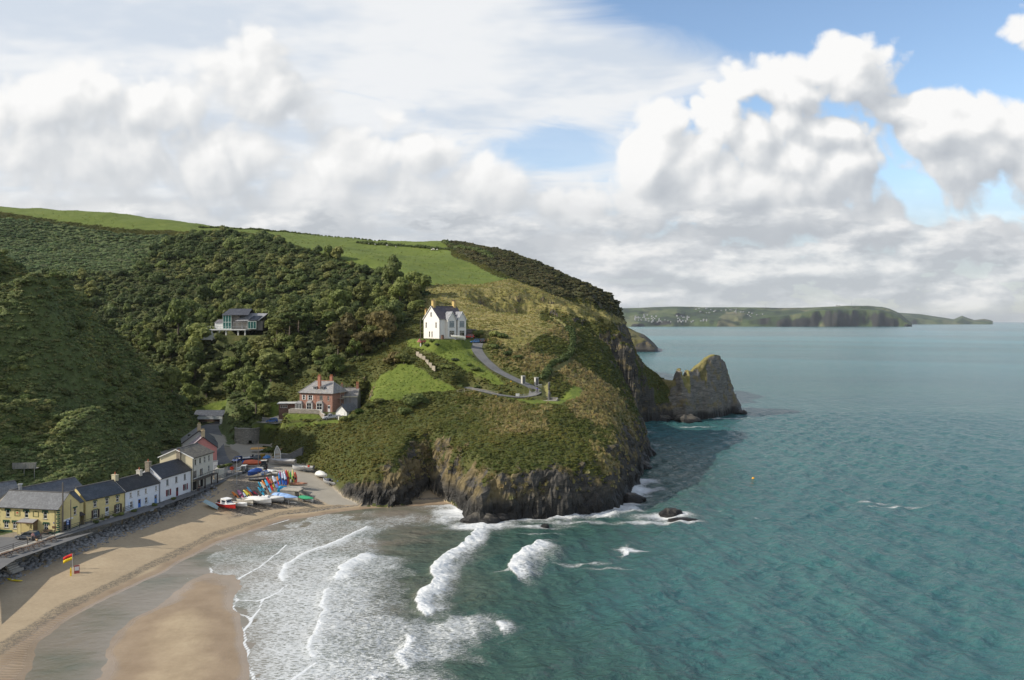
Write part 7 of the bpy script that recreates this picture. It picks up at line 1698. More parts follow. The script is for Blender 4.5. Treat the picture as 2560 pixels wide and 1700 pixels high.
p = gz(653,1150); t = thing('yellow_skip', 'ochre yellow container beside the dark pole', 'container', p+Vector((0,1.5,0)), .1); MB().loft([[(-.5,-.8,0),(.5,-.8,0),(.5,.8,0),(-.5,.8,0)],[(-.6,-1,1.5),(.6,-1,1.5),(.6,1,1.5),(-.6,1,1.5)]]).build('body', paint((.36,.22,.03)), t); MB().box((0,0,1.53),(1.3,2.1,.06)).build('lid', paint((.30,.19,.03)), t)
wallrun('dry_stone_wall', 'grey dry stone wall under the bank above the big grey boat', [on(702,1147,5.5), on(728,1149,5.4), on(757,1154,5.0)], 1.9, .8, masonry((.22,.22,.22), .4, .16))
p = gz(688,1146); t = thing('timber_stack', 'long brown timbers propped against the bank', 'timber', p); 
for k in range(4): MB().bar((-.9+k*.22,0,0),(1.2+k*.2,1.4,3.0),.12).build('plank', paint((.30,.20,.11)), t)
# concrete platform, its dark store, ramp wall, slatted steps
PL = [(on(640,1216,4.0)), (on(700,1226,3.9)), (on(748,1229,3.7))]
t = thing('slip_platform', 'concrete platform wall with dark opening beside the ramp', 'platform', PL[1]); o_ = PL[1]
a, b = PL[1]-o_, PL[2]-o_
m = MB(); n_ = Vector((b.y, -b.x, 0)).normalized()
m.loft([[a+Vector((0,0,-3)), b*.78+Vector((0,0,-3)), b*.78-n_*6+Vector((0,0,-3)), a-n_*6+Vector((0,0,-3))],[a, b*.78, b*.78-n_*6, a-n_*6]]); m.build('wall', CONC, t)
MB().loft([[a+n_*.1+Vector((0,0,.003)), b*1.0+n_*.1+Vector((0,0,.003)), b*1.0-n_*3+Vector((0,0,.003)), a-n_*3+Vector((0,0,.003))],[a+n_*.1+Vector((0,0,.2)), b+n_*.1+Vector((0,0,.2)), b-n_*3+Vector((0,0,.2)), a-n_*3+Vector((0,0,.2))]]).build('slab', paint((.42,.38,.31), .9), t)
MB().loft([[b*1.0+Vector((0,0,-3)), b*1.35+Vector((0,0,-3)), b*1.35-n_*.6+Vector((0,0,-3)), b-n_*.6+Vector((0,0,-3))],[b*1.0+Vector((0,0,-.05)), b*1.35+Vector((0,0,-1.3)), b*1.35-n_*.6+Vector((0,0,-1.3)), b-n_*.6+Vector((0,0,-.05))]]).build('ramp_wall', paint((.42,.36,.27), .9), t)
t = thing('slatted_steps', 'dark slatted timber steps between the wall kayaks and the rack', 'steps', on(632,1236,3.2), -.1)
for k in range(9): MB().box((0,-k*.52,.9-k*.30),(5.4,.5,.12)).build('step', paint((.12,.115,.10), .9), t)
for x in (-2.6, 2.6): MB().bar((x,.3,.75),(x,-4.4,-1.75),.16).build('stringer', TIMBER, t)
# kayak rack rails
rk0, rk1 = on(645,1204,4.2), on(727,1206,4.0)
t = thing('kayak_rack', 'grey timber rack behind the row of upright kayaks', 'rack', rk0); dd = rk1-rk0
for z_ in (1.1, 2.3): MB().bar((0,0,z_),(dd.x,dd.y,z_+dd.z),.10).build('rail', paint((.35,.33,.3)), t)
for k in range(6): MB().bar((dd.x*k/5,dd.y*k/5,-.5),(dd.x*k/5,dd.y*k/5,2.6),.12).build('post', TIMBER, t)
def kayak_mesh(L=4.0, W=.74, T=.38):
    r = []
    for k in range(11):
        t = k/10; w = W/2*max(.04, math.sin(math.pi*(.03+.94*t))**.45); h = T/2*(.55+.45*math.sin(math.pi*t)); y = -.20*(2*t-1)**2
        r.append([(w*math.cos(a), y+h*math.sin(a), t*L) for a in [2*math.pi*j/8 for j in range(8)]])
    return MB().loft(r)
KY = kayak_mesh(); SEAT = MB().blob((0,-.19,1.9),(.22,.05,.45),8,5); HATCH = MB().blob((0,-.16,3.0),(.14,.04,.22),8,5)
def kayak(label, top, bot, col, zb, lean, group, stripe=None, wid=1.0):
    B = on(*bot, zb); T = at(*top, B.y+lean); d = T-B; L = d.length
    m = paint(col, .35, .06, .5, .08)
    t = thing('kayak', label, 'kayak', B, 0, group); t.rotation_mode = 'QUATERNION'
    zq = d.normalized(); yq = Vector((0,1,0)); yq = (yq-zq*yq.dot(zq)).normalized(); xq = yq.cross(zq); t.rotation_quaternion = Matrix((xq, yq, zq)).transposed().to_quaternion(); t.scale = (wid, wid, L/4.0)
    link('hull', KY.mesh('hull', m, True), t); link('cockpit', SEAT.mesh('cockpit', paint((.03,.03,.035)), True), t); link('hatch', HATCH.mesh('hatch', paint((.05,.05,.05)), True), t)
    if stripe:
        r = []
        for k in range(5, 11): tt = k/10; w = .37*max(.04, math.sin(math.pi*(.03+.94*tt))**.45)*1.04; h = .19*(.55+.45*math.sin(math.pi*tt))*1.05; y = -.20*(2*tt-1)**2; r.append([(w*math.cos(a), y+h*math.sin(a), tt*4.0*(1.003 if k == 10 else 1)) for a in [2*math.pi*j/8 for j in range(8)]])
        MB().loft(r).build('bow_panel', paint(stripe, .35, .06, .5, .08), t, smooth=True)
z4 = lambda x, y: (560+x*.07652, 1120+y*.07652)
z3b = lambda x, y: (500+x*.16942, 1100+y*.16942)
TEAL=(.01,.22,.36); LB=(.12,.40,.62); RD=(.55,.03,.03); YL=(.58,.40,.03); OR=(.68,.20,.02); BL=(.02,.10,.42); NV=(.015,.05,.26); WB=(.55,.60,.72); PK_=(.42,.16,.30); CRM=(.55,.50,.38); GN=(.03,.30,.06); LG=(.30,.48,.08); CY_=(.70,.56,.20); OL=(.35,.28,.03)
g1 = 'kayaks standing in the rack'; 
for lab, a, b, c, s, w in [('teal kayak at the left end of the rack',(1130,1110),(1345,1420),TEAL,None,1),('lower teal kayak lying left of the rack end',(1120,1280),(1335,1560),TEAL,None,.9),('cream and brown kayak, third from the rack left end',(1210,1115),(1490,1540),(.24,.20,.15),CRM,.95),('dark red kayak with orange bow in the rack',(1255,1060),(1460,1440),(.38,.03,.04),OR,.95),('pale blue kayak between the two red ones',(1350,1040),(1550,1460),LB,(.08,.40,.66),1),('bright red kayak right of the pale blue one',(1400,950),(1620,1400),RD,None,1),('yellow and maroon patterned kayak',(1510,1030),(1650,1300),OL,(.42,.13,.04),1.25),('white and blue patterned kayak tilted in the rack',(1600,920),(1775,1320),(.16,.22,.55),WB,1.3),
  ('short red kayak with orange bow',(1745,940),(1805,1210),RD,OR,.9),('blue kayak right of the short red one',(1790,820),(1845,1220),(.02,.20,.50),None,.8),('mauve kayak with tip above the blue ones',(1825,740),(1885,1210),(.30,.18,.34),PK_,.8),('royal blue kayak with white bow',(1900,800),(1950,1220),BL,WB,.9),('navy blue kayak next to the white bowed one',(1985,850),(2045,1230),NV,WB,.9)]:
    kayak(lab, z4(*a), z4(*b), c, 3.9, .9, g1, s, w)
for lab, a, b, c, s, w in [('crimson kayak in the middle of the rack',(1270,440),(1300,665),RD,None,.95),('olive yellow kayak right of the crimson one',(1298,450),(1325,662),OL,YL,.9),('white kayak with green bow',(1332,468),(1348,650),(.5,.52,.48),GN,.75),('dark green kayak with lime bow',(1358,525),(1375,652),(.02,.14,.10),LG,.85),('cream yellow kayak tallest at the right end',(1366,436),(1392,655),(.36,.30,.05),CY_,.85),('terracotta red kayak at the right end of the rack',(1405,475),(1415,655),(.48,.07,.03),None,1.25),('blue kayak with white tip near the middle of the rack',(1240,465),(1262,668),BL,WB,.85),('light blue kayak half hidden left of the crimson one',(1252,500),(1282,668),(.03,.16,.46),None,.8)]:
    kayak(lab, z3b(*a), z3b(*b), c, 3.9, .9, g1, s, w)
g2 = 'kayaks leaning on the sea wall'
for lab, a, b, c, s, w in [('orange kayak, leftmost of those leaning on the sea wall',(478,765),(592,890),OR,None,1),('maroon and pink patterned kayak leaning on the wall',(565,745),(645,885),(.25,.05,.12),PK_,1.5),('pale grey blue kayak right of the maroon one',(640,775),(705,890),(.35,.42,.52),None,.8),('yellow kayak leaning on the wall',(650,740),(795,895),YL,(.50,.44,.05),1.1),('orange red kayak right of the yellow one',(678,728),(815,880),(.56,.08,.02),OR,.95),('blue kayak with pale tip leaning on the wall',(700,695),(800,855),(.08,.09,.36),LB,.95),('crimson kayak, rightmost leaning on the wall',(795,762),(875,868),(.45,.02,.05),None,1)]:
    kayak(lab, z3b(*a), z3b(*b), c, 2.5, 1.3, g2, s, w)
# boat on a trailer in front of the white house
p = at(1146,852,281); p.z = sample(p.x, p.y); boat('white boat on a trailer on the drive of the white house', p+Vector((0,0,.3)), -.45, 4.6, 1.7, .6, HW, 'motor_boat', motor=True, pitch=.12, inner=paint((.3,.3,.3))); trailer('trailer under the boat at the white house', p, -.45, 4.6)

# ---------------------------------------------------------------- vehicles
def car(label, pos, yaw, L, W, H, col, name='car', style='hatch', cat='car', roofcol=None, pitch=0):
    """x forward. body and cabin lofted across the width from side outlines"""
    t = thing(name, label, cat, pos, yaw); t.rotation_euler = (0, pitch, yaw); pm = paint(col, .25, .03, .5, .05, 0, .6); h = L/2; hb = H*.56
    if style == 'hatch': body = [(-h,.32),(-h*.98,hb*.95),(-h*.8,hb*1.02),(h*.40,hb),(h*.93,hb*.78),(h,.55),(h*.98,.30)]; cab = [(-h*.95,hb),(-h*.78,H*.97),(-h*.25,H),(h*.10,H*.97),(h*.46,hb)]
    elif style == 'suv': body = [(-h,.42),(-h,hb*1.02),(h*.34,hb*1.02),(h*.95,hb*.93),(h,.6),(h*.98,.40)]; cab = [(-h*.98,hb),(-h*.92,H*.98),(-h*.2,H),(h*.14,H*.97),(h*.36,hb)]
    else: body = [(-h,.5),(-h,hb*.98),(h*.40,hb),(h*.94,hb*.88),(h,.62),(h*.98,.42)]; cab = [(-h*.12,hb),(-h*.08,H*.97),(h*.08,H),(h*.24,H*.96),(h*.46,hb)]
    w = W/2; m = MB(); n = len(body)
    bot = [(h*.98,.30),(-h,.30)]
    rings = []
    for y, sx, dz in ((-w,.97,-.0),(-w*.92,1,.04),(0,1.015,.05),(w*.92,1,.04),(w,.97,-.0)): rings.append([(x*sx, y, z+(dz if z > hb*.6 else 0)) for x, z in body])
    m.loft(rings); b = m.build('body', pm, t, smooth=False)
    m = MB(); rings = []
    for y, k in ((-w*.90,0),(-w*.78,.6),(-w*.70,1),(w*.70,1),(w*.78,.6),(w*.90,0)):
        pass
    cx = sum(x for x, z in cab)/len(cab); lo = [(-w*.90),(w*.90)]; hi = w*.72
    def P(i, s): x, z = cab[i]; f = (z-hb)/(H-hb); return (x, s*(w*.90*(1-f)+hi*f), z)
    nC = len(cab); top = MB(); top.poly([P(i,-1) for i in range(1,nC-1)]+[P(i,1) for i in range(nC-2,0,-1)]); 
    roof = MB(); roof.loft([[P(1,-1),P(2,-1),P(3,-1)],[P(1,1),P(2,1),P(3,1)]], cap=False, closed=False); q = roof.v; roof.loft([[ (x,y,z-.08) for x,y,z in (P(1,-1),P(2,-1),P(3,-1))],[(x,y,z-.08) for x,y,z in (P(1,1),P(2,1),P(3,1))]], cap=False, closed=False)
    for s in (-1, 1):
        for i in (0, 3): roof.bar(P(i,s), P(i+1,s), .09)
        a, bb = P(2,s), (P(2,s)[0]-.05, s*w*.9, hb); roof.bar(a, bb, .08)
        roof.bar(P(1,s), P(3,s), .09)
    roof.build('roof', paint(roofcol, .3) if roofcol else pm, t)
    def inset(a, b_, c, d, nm):
        ce = (Vector(a)+Vector(b_)+Vector(c)+Vector(d))/4; MB().poly([ce+(Vector(q)-ce)*.97 for q in (a,b_,c,d)]).build(nm, GLASS, t)
    inset(P(3,-1),P(4,-1),P(4,1),P(3,1),'windscreen'); inset(P(0,-1),P(1,-1),P(1,1),P(0,1),'rear_window')
    for s in (-1, 1): g = MB().poly([P(i,s) for i in ((0,4,3,2,1) if s < 0 else (0,1,2,3,4))]); g.build('side_window', GLASS, t)
    wr = H*.215
    wm = MB().cyl((0,-.1,0),(0,.1,0),wr,wr,14).mesh('wheel', RUB); rm = MB().cyl((0,-.112,0),(0,.112,0),wr*.6,wr*.6,10).mesh('rim', GALV)
    for x in (-h*.62, h*.64):
        for s in (-1, 1): o = link('wheel', wm, t, (x, s*(w-.06), wr)); link('rim', rm, o)
    for s in (-1, 1):
        MB().box((h*.965, s*w*.70, hb*.72),(.12,.34,.16)).build('headlight', plain((.7,.72,.72), .15), t); MB().box((-h*.99, s*w*.80, hb*.80),(.10,.18,.30)).build('tail_light', plain((.30,.02,.02), .3), t)
        MB().box((h*.36, s*(w+.06), hb*1.06),(.14,.18,.12)).build('mirror', pm, t)
    MB().box((h*1.0,0,.42),(.10,W*.92,.22)).build('bumper', plain((.05,.05,.05), .6), t); MB().box((-h*1.0,0,.42),(.10,W*.92,.22)).build('bumper', plain((.05,.05,.05), .6), t)
    MB().box((h*1.03,0,.50),(.03,.5,.11)).build('number_plate', plain((.7,.7,.66)), t)
    if style == 'pickup':
        bd = MB(); bd.span((-h*.97,-w*.92,hb),(-h*.14,-w*.80,hb+.22)); bd.span((-h*.97,w*.80,hb),(-h*.14,w*.92,hb+.22)); bd.span((-h*.99,-w*.92,hb),(-h*.96,w*.92,hb+.22)); bd.build('load_bed', pm, t); MB().span((-h*.95,-w*.79,hb+.06),(-h*.15,w*.79,hb+.08)).build('bed_liner', plain((.03,.03,.03), .8), t)
    if style == 'suv': MB().cyl((-h*1.02,0,hb*.9),(-h*1.10,0,hb*.9),.33,.33,14).build('spare_wheel', RUB, t)
    return t
p = on(593,1158,5.5); p.z = sample(p.x,p.y)+.05; car('blue car parked in the street beside the boat yard, facing the sea', p, -math.pi/2-.1, 4.2, 1.75, 1.5, (.035,.085,.32))
p = gz(609,1181); car('dark off road vehicle with white roof by the lamp post', p, -math.pi/2+.1, 4.0, 1.75, 1.95, (.05,.055,.045), 'off_road_vehicle', 'suv', 'car', (.62,.62,.58))
p = on(70,1347,5.02); car('dark grey estate car parked in front of the inn porch', p, math.pi-.12, 4.4, 1.75, 1.5, (.075,.085,.10))
p = at(680,1056,273.5); p.z = sample(p.x,p.y)+.06; car('blue hatchback parked below the brick villa', p, math.pi+.25, 3.9, 1.7, 1.5, (.02,.10,.34))
p = at(828,1048,251); p.z = sample(p.x,p.y)+.06; car('silver pickup truck parked in front of the brick villa', p, math.pi+.42, 5.2, 1.85, 1.75, (.42,.43,.46), 'pickup_truck', 'pickup', 'pickup', pitch=.06)
p = at(1190,852,289); p.z = sample(p.x,p.y)+.06; car('bright blue car parked beside the white house', p, math.pi+.3, 4.3, 1.75, 1.5, (.04,.19,.46)); p = p+Vector((2.4,.8,0)); p.z = sample(p.x,p.y)+.05; car('black car parked close behind the bright blue one', p, math.pi/2, 4.2, 1.75, 1.5, (.015,.015,.018)); p = p+Vector((-5.2,2.6,0)); p.z = sample(p.x,p.y)+.05; car('red car half hidden behind the bright blue one', p, math.pi, 4.0, 1.7, 1.45, (.40,.02,.02))
# tractor in the yard
p = gz(659,1174); t = thing('tractor', 'dark tractor with pale cab roof among the boats', 'tractor', p, -math.pi/2+.2); dk = paint((.06,.06,.055), .5)
MB().span((-.3,-.4,.7),(1.9,.4,1.35)).build('bonnet', dk, t); c = MB().span((-1.3,-.75,.8),(-.1,.75,1.3)).build('cab', dk, t); MB().span((-1.4,-.85,2.45),(0,.85,2.6)).build('cab_roof', paint((.55,.53,.48)), c); MB().span((-1.25,-.7,1.303),(-.15,.7,2.447)).build('window', GLASS, c)
for x, r_, wd in ((-.7,.78,.4),(1.4,.45,.25)):
    for s in (-1, 1): o = MB().cyl((x,s*.62,r_),(x,s*(.62+wd),r_),r_,r_,14).build('wheel', RUB, t); MB().cyl((x,s*(.63+wd),r_),(x,s*(.65+wd),r_),r_*.5,r_*.5,10).build('rim', paint((.35,.08,.04)), o)
MB().blob((-.9,0,2.75),(.14,.14,.16)).build('beacon', paint((.6,.22,.03)), t)

# ---------------------------------------------------------------- people and dogs
def skin(name, verts, edges, radii, mat, par, root=0, sub=1):
    me = D_.meshes.new(name); me.from_pydata(verts, edges, []); me.update(); o = link(name, me, par); me.materials.append(mat)
    md = o.modifiers.new('skin', 'SKIN'); lay = me.skin_vertices[0] if me.skin_vertices else None
    if lay is None:
        bmq = bmesh.new(); bmq.from_mesh(me); bmq.verts.layers.skin.verify(); bmq.to_mesh(me); bmq.free(); lay = me.skin_vertices[0]
    for i, r_ in enumerate(radii): lay.data[i].radius = (r_, r_) if not isinstance(r_, tuple) else r_
    for i in range(len(verts)): lay.data[i].use_root = (i == root)
    o.modifiers.new('sub', 'SUBSURF').levels = sub; o.modifiers['sub'].render_levels = sub
    return o
SKINM = paint((.45,.27,.19), .6, .05)
def person(label, pos, yaw, shirt, trousers, hair, stride=.18, reach=0.0, s=1.0):
    t = thing('person', label, 'person', pos, yaw); t.scale = (s,s,s)      # faces -y
    V = [(0,0,.95),(0,.01,1.15),(0,.02,1.38),(0,.0,1.50),(0,-.02,1.60),(0,-.02,1.70),
         (.10,0,.92),(.11,-stride*.6,.50),(.11,-stride+.05,.08),(.11,-stride-.10,.04),(-.10,0,.92),(-.11,stride*.5,.50),(-.11,stride+.08,.08),(-.11,stride-.06,.04),
         (.19,.02,1.40),(.24,.05,1.13),(.23,-.10-reach,.93),(.23,-.14-reach,.84),(-.19,.02,1.40),(-.25,.05,1.13),(-.24,-.06,.92),(-.24,-.09,.83)]
    E = [(0,1),(1,2),(2,3),(3,4),(4,5),(0,6),(6,7),(7,8),(8,9),(0,10),(10,11),(11,12),(12,13),(2,14),(14,15),(15,16),(16,17),(2,18),(18,19),(19,20),(20,21)]
    R = [(.15,.11),(.14,.10),(.16,.11),.055,.09,.08,.09,.065,.045,.04,.09,.065,.045,.04,.06,.045,.035,.03,.06,.045,.035,.03]
    skin('body', V, E, R, SKINM, t)
    skin('shirt', [V[0],V[1],V[2],V[14],V[15],V[18],V[19],(0,.01,1.46)], [(0,1),(1,2),(2,3),(3,4),(2,5),(5,6),(2,7)], [(.17,.125),(.16,.115),(.175,.125),.075,.055,.075,.055,.075], shirt, t)
    skin('trousers', [(0,0,.98),V[6],V[7],V[8],V[10],V[11],V[12]], [(0,1),(1,2),(2,3),(0,4),(4,5),(5,6)], [(.165,.12),.105,.08,.06,.105,.08,.06], trousers, t)
    MB().blob((0,.015,1.70),(.095,.105,.09),10,7).build('hair', hair, t, smooth=True)
    for x in (.11,-.11): MB().blob((x,-(stride if x > 0 else -stride)-.03,.045),(.055,.13,.05),8,5).build('shoe', paint((.04,.04,.04)), t)
    MB().blob((0,-.115,1.615),(.014,.02,.02),6,4).build('nose', SKINM, t)
    return t
def dog(label, pos, yaw, col, s=1.0):
    t = thing('dog', label, 'dog', pos, yaw); t.scale = (s,s,s); m = paint(col, .8, .15)
    V = [(0,.34,.50),(0,0,.50),(0,-.30,.52),(0,-.42,.64),(0,-.50,.72),(0,-.66,.68),(.09,-.28,.36),(.09,-.30,.18),(.09,-.33,.03),(-.09,-.28,.36),(-.09,-.24,.18),(-.09,-.25,.03),(.09,.34,.36),(.09,.42,.20),(.09,.36,.03),(-.09,.34,.36),(-.09,.44,.20),(-.09,.42,.03),(0,.46,.56),(0,.62,.66)]
    E = [(0,1),(1,2),(2,3),(3,4),(4,5),(2,6),(6,7),(7,8),(2,9),(9,10),(10,11),(0,12),(12,13),(13,14),(0,15),(15,16),(16,17),(0,18),(18,19)]
    R = [.12,.115,.15,.10,.10,.05,.065,.04,.04,.065,.04,.04,.085,.045,.04,.085,.045,.04,.04,.025]
    skin('body', V, E, R, m, t, 1)
    for x in (-.08,.08): MB().blob((x,-.47,.74),(.03,.05,.07),6,4).build('ear', m, t, smooth=True)
    return t
p = on(82,1353,5.02); person('woman in a pink top and dark trousers walking two dogs by the inn', p, .5, paint((.62,.32,.30)), paint((.03,.03,.04)), paint((.12,.05,.03)), .2, .12)
dog('cream dog walking left of the woman in pink', on(75,1351,5.02), -1.2, (.55,.45,.32)); dog('tan dog walking right of the woman in pink', on(92,1356,5.02), .8, (.50,.34,.20))
p = Vector((-78.4,214.8,wall_z(214.8)+.26)); p = on(566,1227,5.5); person('person in black standing at the sea wall railing', Vector((-78.2,p.y,wall_z(p.y)+.27)), .6, paint((.02,.02,.025)), paint((.02,.02,.025)), paint((.03,.02,.015)), .03)
p = at(1343,981,251); p.z = sample(p.x,p.y)+.08; person('person in a blue jacket on the lane by the gate pillars', p, .3, paint((.10,.13,.50)), paint((.03,.03,.05)), paint((.06,.04,.03)), .12)

# ---------------------------------------------------------------- things on the sand and sea
p = on_ground(181,1424,120); t = thing('bathing_flag', 'red over yellow bathing flag on a thin pole in the sand', 'flag', p); MB().cyl((0,0,-.3),(0,0,3.0),.03).build('pole', paint((.6,.6,.58)), t)
for nm, z0, c in (('upper_half',2.40,(.62,.03,.03)),('lower_half',1.80,(.72,.52,.02))):
    m = MB(); m.loft([[(-.02-q*.42, .12*math.sin(q*1.5), z0-.10*q-.02*q*q+dz) for q in range(5)] for dz in (0,.6)], cap=False, closed=False); o = m.build(nm, paint(c, .8, .04), t, smooth=True); sd = o.modifiers.new('thick', 'SOLIDIFY'); sd.thickness = .012
p = on_ground(192,1433,120); t = thing('warning_board', 'red and white folding warning board on the sand', 'sign', p, .5)
for s, a in ((-1,.28),(1,-.28)): q = MB().box((0,s*.32,.75),(.9,.06,1.4), rx=a*-1).build('panel', paint((.36,.09,.08)), t); MB().box((0,s*.36,.95),(.72,.05,.7), rx=a*-1).build('lettering', paint((.68,.64,.62)), q)
p = on_ground(177,1440,120); t = thing('rescue_tube', 'yellow rescue board standing upright in the sand', 'rescue board', p); MB().loft([[(-.13,-.05,-.1),(.13,-.05,-.1),(.13,.05,-.1),(-.13,.05,-.1)],[(-.13,-.05,1.3),(.13,-.05,1.3),(.13,.05,1.3),(-.13,.05,1.3)],[(-.04,-.03,1.6),(.04,-.03,1.6),(.04,.03,1.6),(-.04,.03,1.6)]]).build('board', paint((.75,.55,.03)), t); MB().span((-.05,-.056,.5),(.05,-.051,1.0)).build('emblem', paint((.5,.1,.03)), t)
p = on_ground(36,1452,110); t = thing('surfboard', 'yellow rescue paddle board lying on the sand', 'surfboard', p+Vector((0,0,.12)), -.28); t.rotation_euler = (0,.04,-.28); m = MB(); r = []
for k in range(9): q = k/8; w_ = .36*max(.05, math.sin(math.pi*(.05+.9*q))**.6); r.append([(-1.7+3.4*q, w_*math.cos(a), .07*math.sin(a)+.12*(2*q-1)**2) for a in [2*math.pi*j/8 for j in range(8)]])
m.loft(r).build('deck', paint((.75,.58,.02), .4), t, smooth=True); MB().box((-.5,0,.09),(.5,.3,.02)).build('emblem', paint((.75,.72,.6)), t); MB().box((-1.4,0,-.02),(.2,.03,.2)).build('fin', RUB, t)
p = on(1883,1198,0); t = thing('buoy', 'small orange mooring buoy floating off the headland', 'buoy', p); MB().blob((0,0,.2),(.45,.45,.45),10,8).build('float', paint((.80,.36,.02), .4), t, smooth=True); MB().cyl((0,0,.55),(0,0,.8),.06).build('mooring_eye', IRON, t)
# ---------------------------------------------------------------- rocks, the sea stack
def rock_mesh(name, mat, R, seed, n=26, m=16, rough=.35, fx=None, strata=True):
    th = np.linspace(0, 2*np.pi, n, endpoint=False); ph = np.linspace(.02, np.pi-.02, m); T, P = np.meshgrid(th, ph)
    x = np.sin(P)*np.cos(T); y = np.sin(P)*np.sin(T); z = np.cos(P)
    d = 1+rough*(fbm(x*1.6+seed, y*1.6, z*1.6, oct=4, s=seed, ridged=True)-.55)*2
    X, Yy, Z = x*d*R[0], y*d*R[1], z*d*R[2]
    if fx: X, Yy, Z = fx(X, Yy, Z)
    v = np.stack([X.ravel(), Yy.ravel(), Z.ravel()], 1); f = []
    for a in range(m-1):
        for b in range(n): c = (b+1) % n; f.append((a*n+b, (a+1)*n+b, (a+1)*n+c, a*n+c))
    me = D_.meshes.new(name); me.from_pydata([tuple(q) for q in v], [], f); me.update(); me.materials.append(mat); return me
def rock_material():
    m, N = material('bare_rock'); p = N.node('ShaderNodeNewGeometry').outputs['Position']; z = N.xyz(p)[2]
    mp = N.node('ShaderNodeMapping'); N.put(mp.inputs[0], p); mp.inputs['Rotation'].default_value = (.1, -.8, .2); mp.inputs['Scale'].default_value = (.12, .18, .8)
    b = N.noise(mp.outputs[0], 1.4, 6, .65, .4); n = N.noise(p, .8, 5, .65)
    c = N.ramp(N.add(N.mul(b, .6), N.mul(n, .4)), [(.3, (.03, .028, .026)), (.5, (.085, .075, .06)), (.7, (.17, .145, .11))])
    c = N.mix(N.sstep(N.add(z, N.mad(n, -3, 1.5)), 2.2, .8), c, (.012, .011, .010)); finish(N, c, .6, N.add(b, n), .4, bstr=.9, bdist=.4); return m
ROCKM = rock_material()
for (px, py, R, sd, lab) in [(1680,1290,(2.6,1.7,1.5),3,'brown rock awash in white foam off the headland point'),(1708,1303,(3.2,1.2,.6),5,'low dark rock slab just seaward of the brown rock awash'),(1618,1136,(3.0,3.0,2.4),7,'black jagged rock at the foot of the headland right edge'),(1608,1172,(2.6,3,2.0),8,'black rock below the jagged one at the headland edge'),(1580,1252,(3.5,2.2,1.6),9,'low rock at the right corner of the headland foot'),(1362,1318,(1.0,.7,.6),10,'small round rock in the foam under the cliff'),
   (1200,1308,(4.2,2.4,1.9),12,'ribbed dark rocks at the left foot of the cliff face'),(1240,1302,(3.6,2.2,1.6),13,'dark rock shelf right of the ribbed rocks'),(1720,1054,(6,3.5,3.2),14,'dark rocks at the landward foot of the sea stack'),(1655,1052,(5,3,2.6),15,'black rocks under the far cliff'),(1856,1036,(2.6,2.4,2.0),17,'black ledge at the seaward foot of the stack'),(925,1262,(2.0,1.3,1.2),18,'grey boulder at the cliff foot left of the cave'),(880,1255,(1.8,1.2,1.0),19,'dark boulder where ramp and cliff meet'),(1010,1262,(1.8,1.2,1.5),21,'dark buttress rock left of the cave mouth')]:
    o = link('rock', rock_mesh('rock', ROCKM, R, sd), None, on(px, py, 0)+Vector((0,R[1]*.6,0))); tag(o, lab, 'rock')
# the stack: grass on its landward slope, sheer grey sides, a saddle to the cliff
SXs = np.arange(72, 132, .55); SYs = np.arange(376, 450, .55); QX, QY = np.meshgrid(SXs, SYs)
pk = at(1789, 889, 404); 
def stack_h(X, Y):
    # ridge line from the saddle up to the summit and down steeply seaward
    rx = np.array([70, 77, 82, 86, 90, 94, 98, 100.5, 103.8, 107.5, 111, 114.5, 117, 120, 124, 128.0]); rz = np.array([21, 19.5, 19.5, 22, 24.5, 27, 29.6, 31, 31.5, 30.8, 27.5, 20, 12, 6, 2, -2])
    ry = np.interp(X, [70, 84, 104, 114, 124], [402, 394, 413, 426, 426]); top = np.interp(X, rx, rz)
    top = top + 5.5*np.exp(-((X-82.6)/1.2)**2) + 1.8*np.exp(-((X-87.0)/1.0)**2)
    half = np.interp(X, [70, 84, 100, 108, 118, 124], [13, 11, 14, 14, 12, 8]); u = (Y-ry)/half*(1+.35*(fbm(X/7, Y/7, oct=4, s=301)-.5)); e = np.clip(1-np.abs(u)**1.9, -.6, 1)
    asym = np.where(u < 0, np.clip(e*1.15, -.6, 1), e)
    return top*np.where(asym > 0, asym**.72, asym)-1.0-7*sst(X, 119, 125) + (fbm(X/5, Y/5, oct=4, s=302, ridged=True)-.6)*5*np.clip(1-asym, .15, 1)
QZ = stack_h(QX, QY); gq_y, gq_x = np.gradient(QZ, SYs, SXs); qn = 1/np.sqrt(1+gq_x**2+gq_y**2)
sxx = QX*.75+QZ*.66; szz = -QX*.66+QZ*.75; cr = (fbm(sxx/6, QY/5, szz/1.6, oct=4, s=311, ridged=True)-.6)*2.6*sst(qn, .8, .5)
qr = np.clip(sst(qn+(fbm(QX/5, QY/5, oct=3, s=303)-.5)*.5+sst(QX, 104, 90)*.12, .62, .46)+sst(QZ, 6, 3)+sst(QX, 107, 110), 0, 1)
wx_ = QX-gq_x*qn*cr; wy_ = QY-gq_y*qn*cr; wz_ = QZ+qn*cr
kq = np.maximum.reduce([QZ[:-1,:-1], QZ[1:,1:], QZ[:-1,1:], QZ[1:,:-1]]) > -1.2
so = grid_mesh('sea_stack', wx_, wy_, wz_, kq, dict(cover=(qr, qr*0, sst(fbm(QX/6, QY/6, oct=3, s=304), .35, .6)*(1-qr)), cover2=(qr*0, qr*0, qr*0), cover3=((1-qr)*.8, qr*0, qr*0)), land_material('stack_rock_lit', 2.5)); so['kind'] = 'structure'  # land rock copied with lighter tones, sunlight painted onto the shaded stack
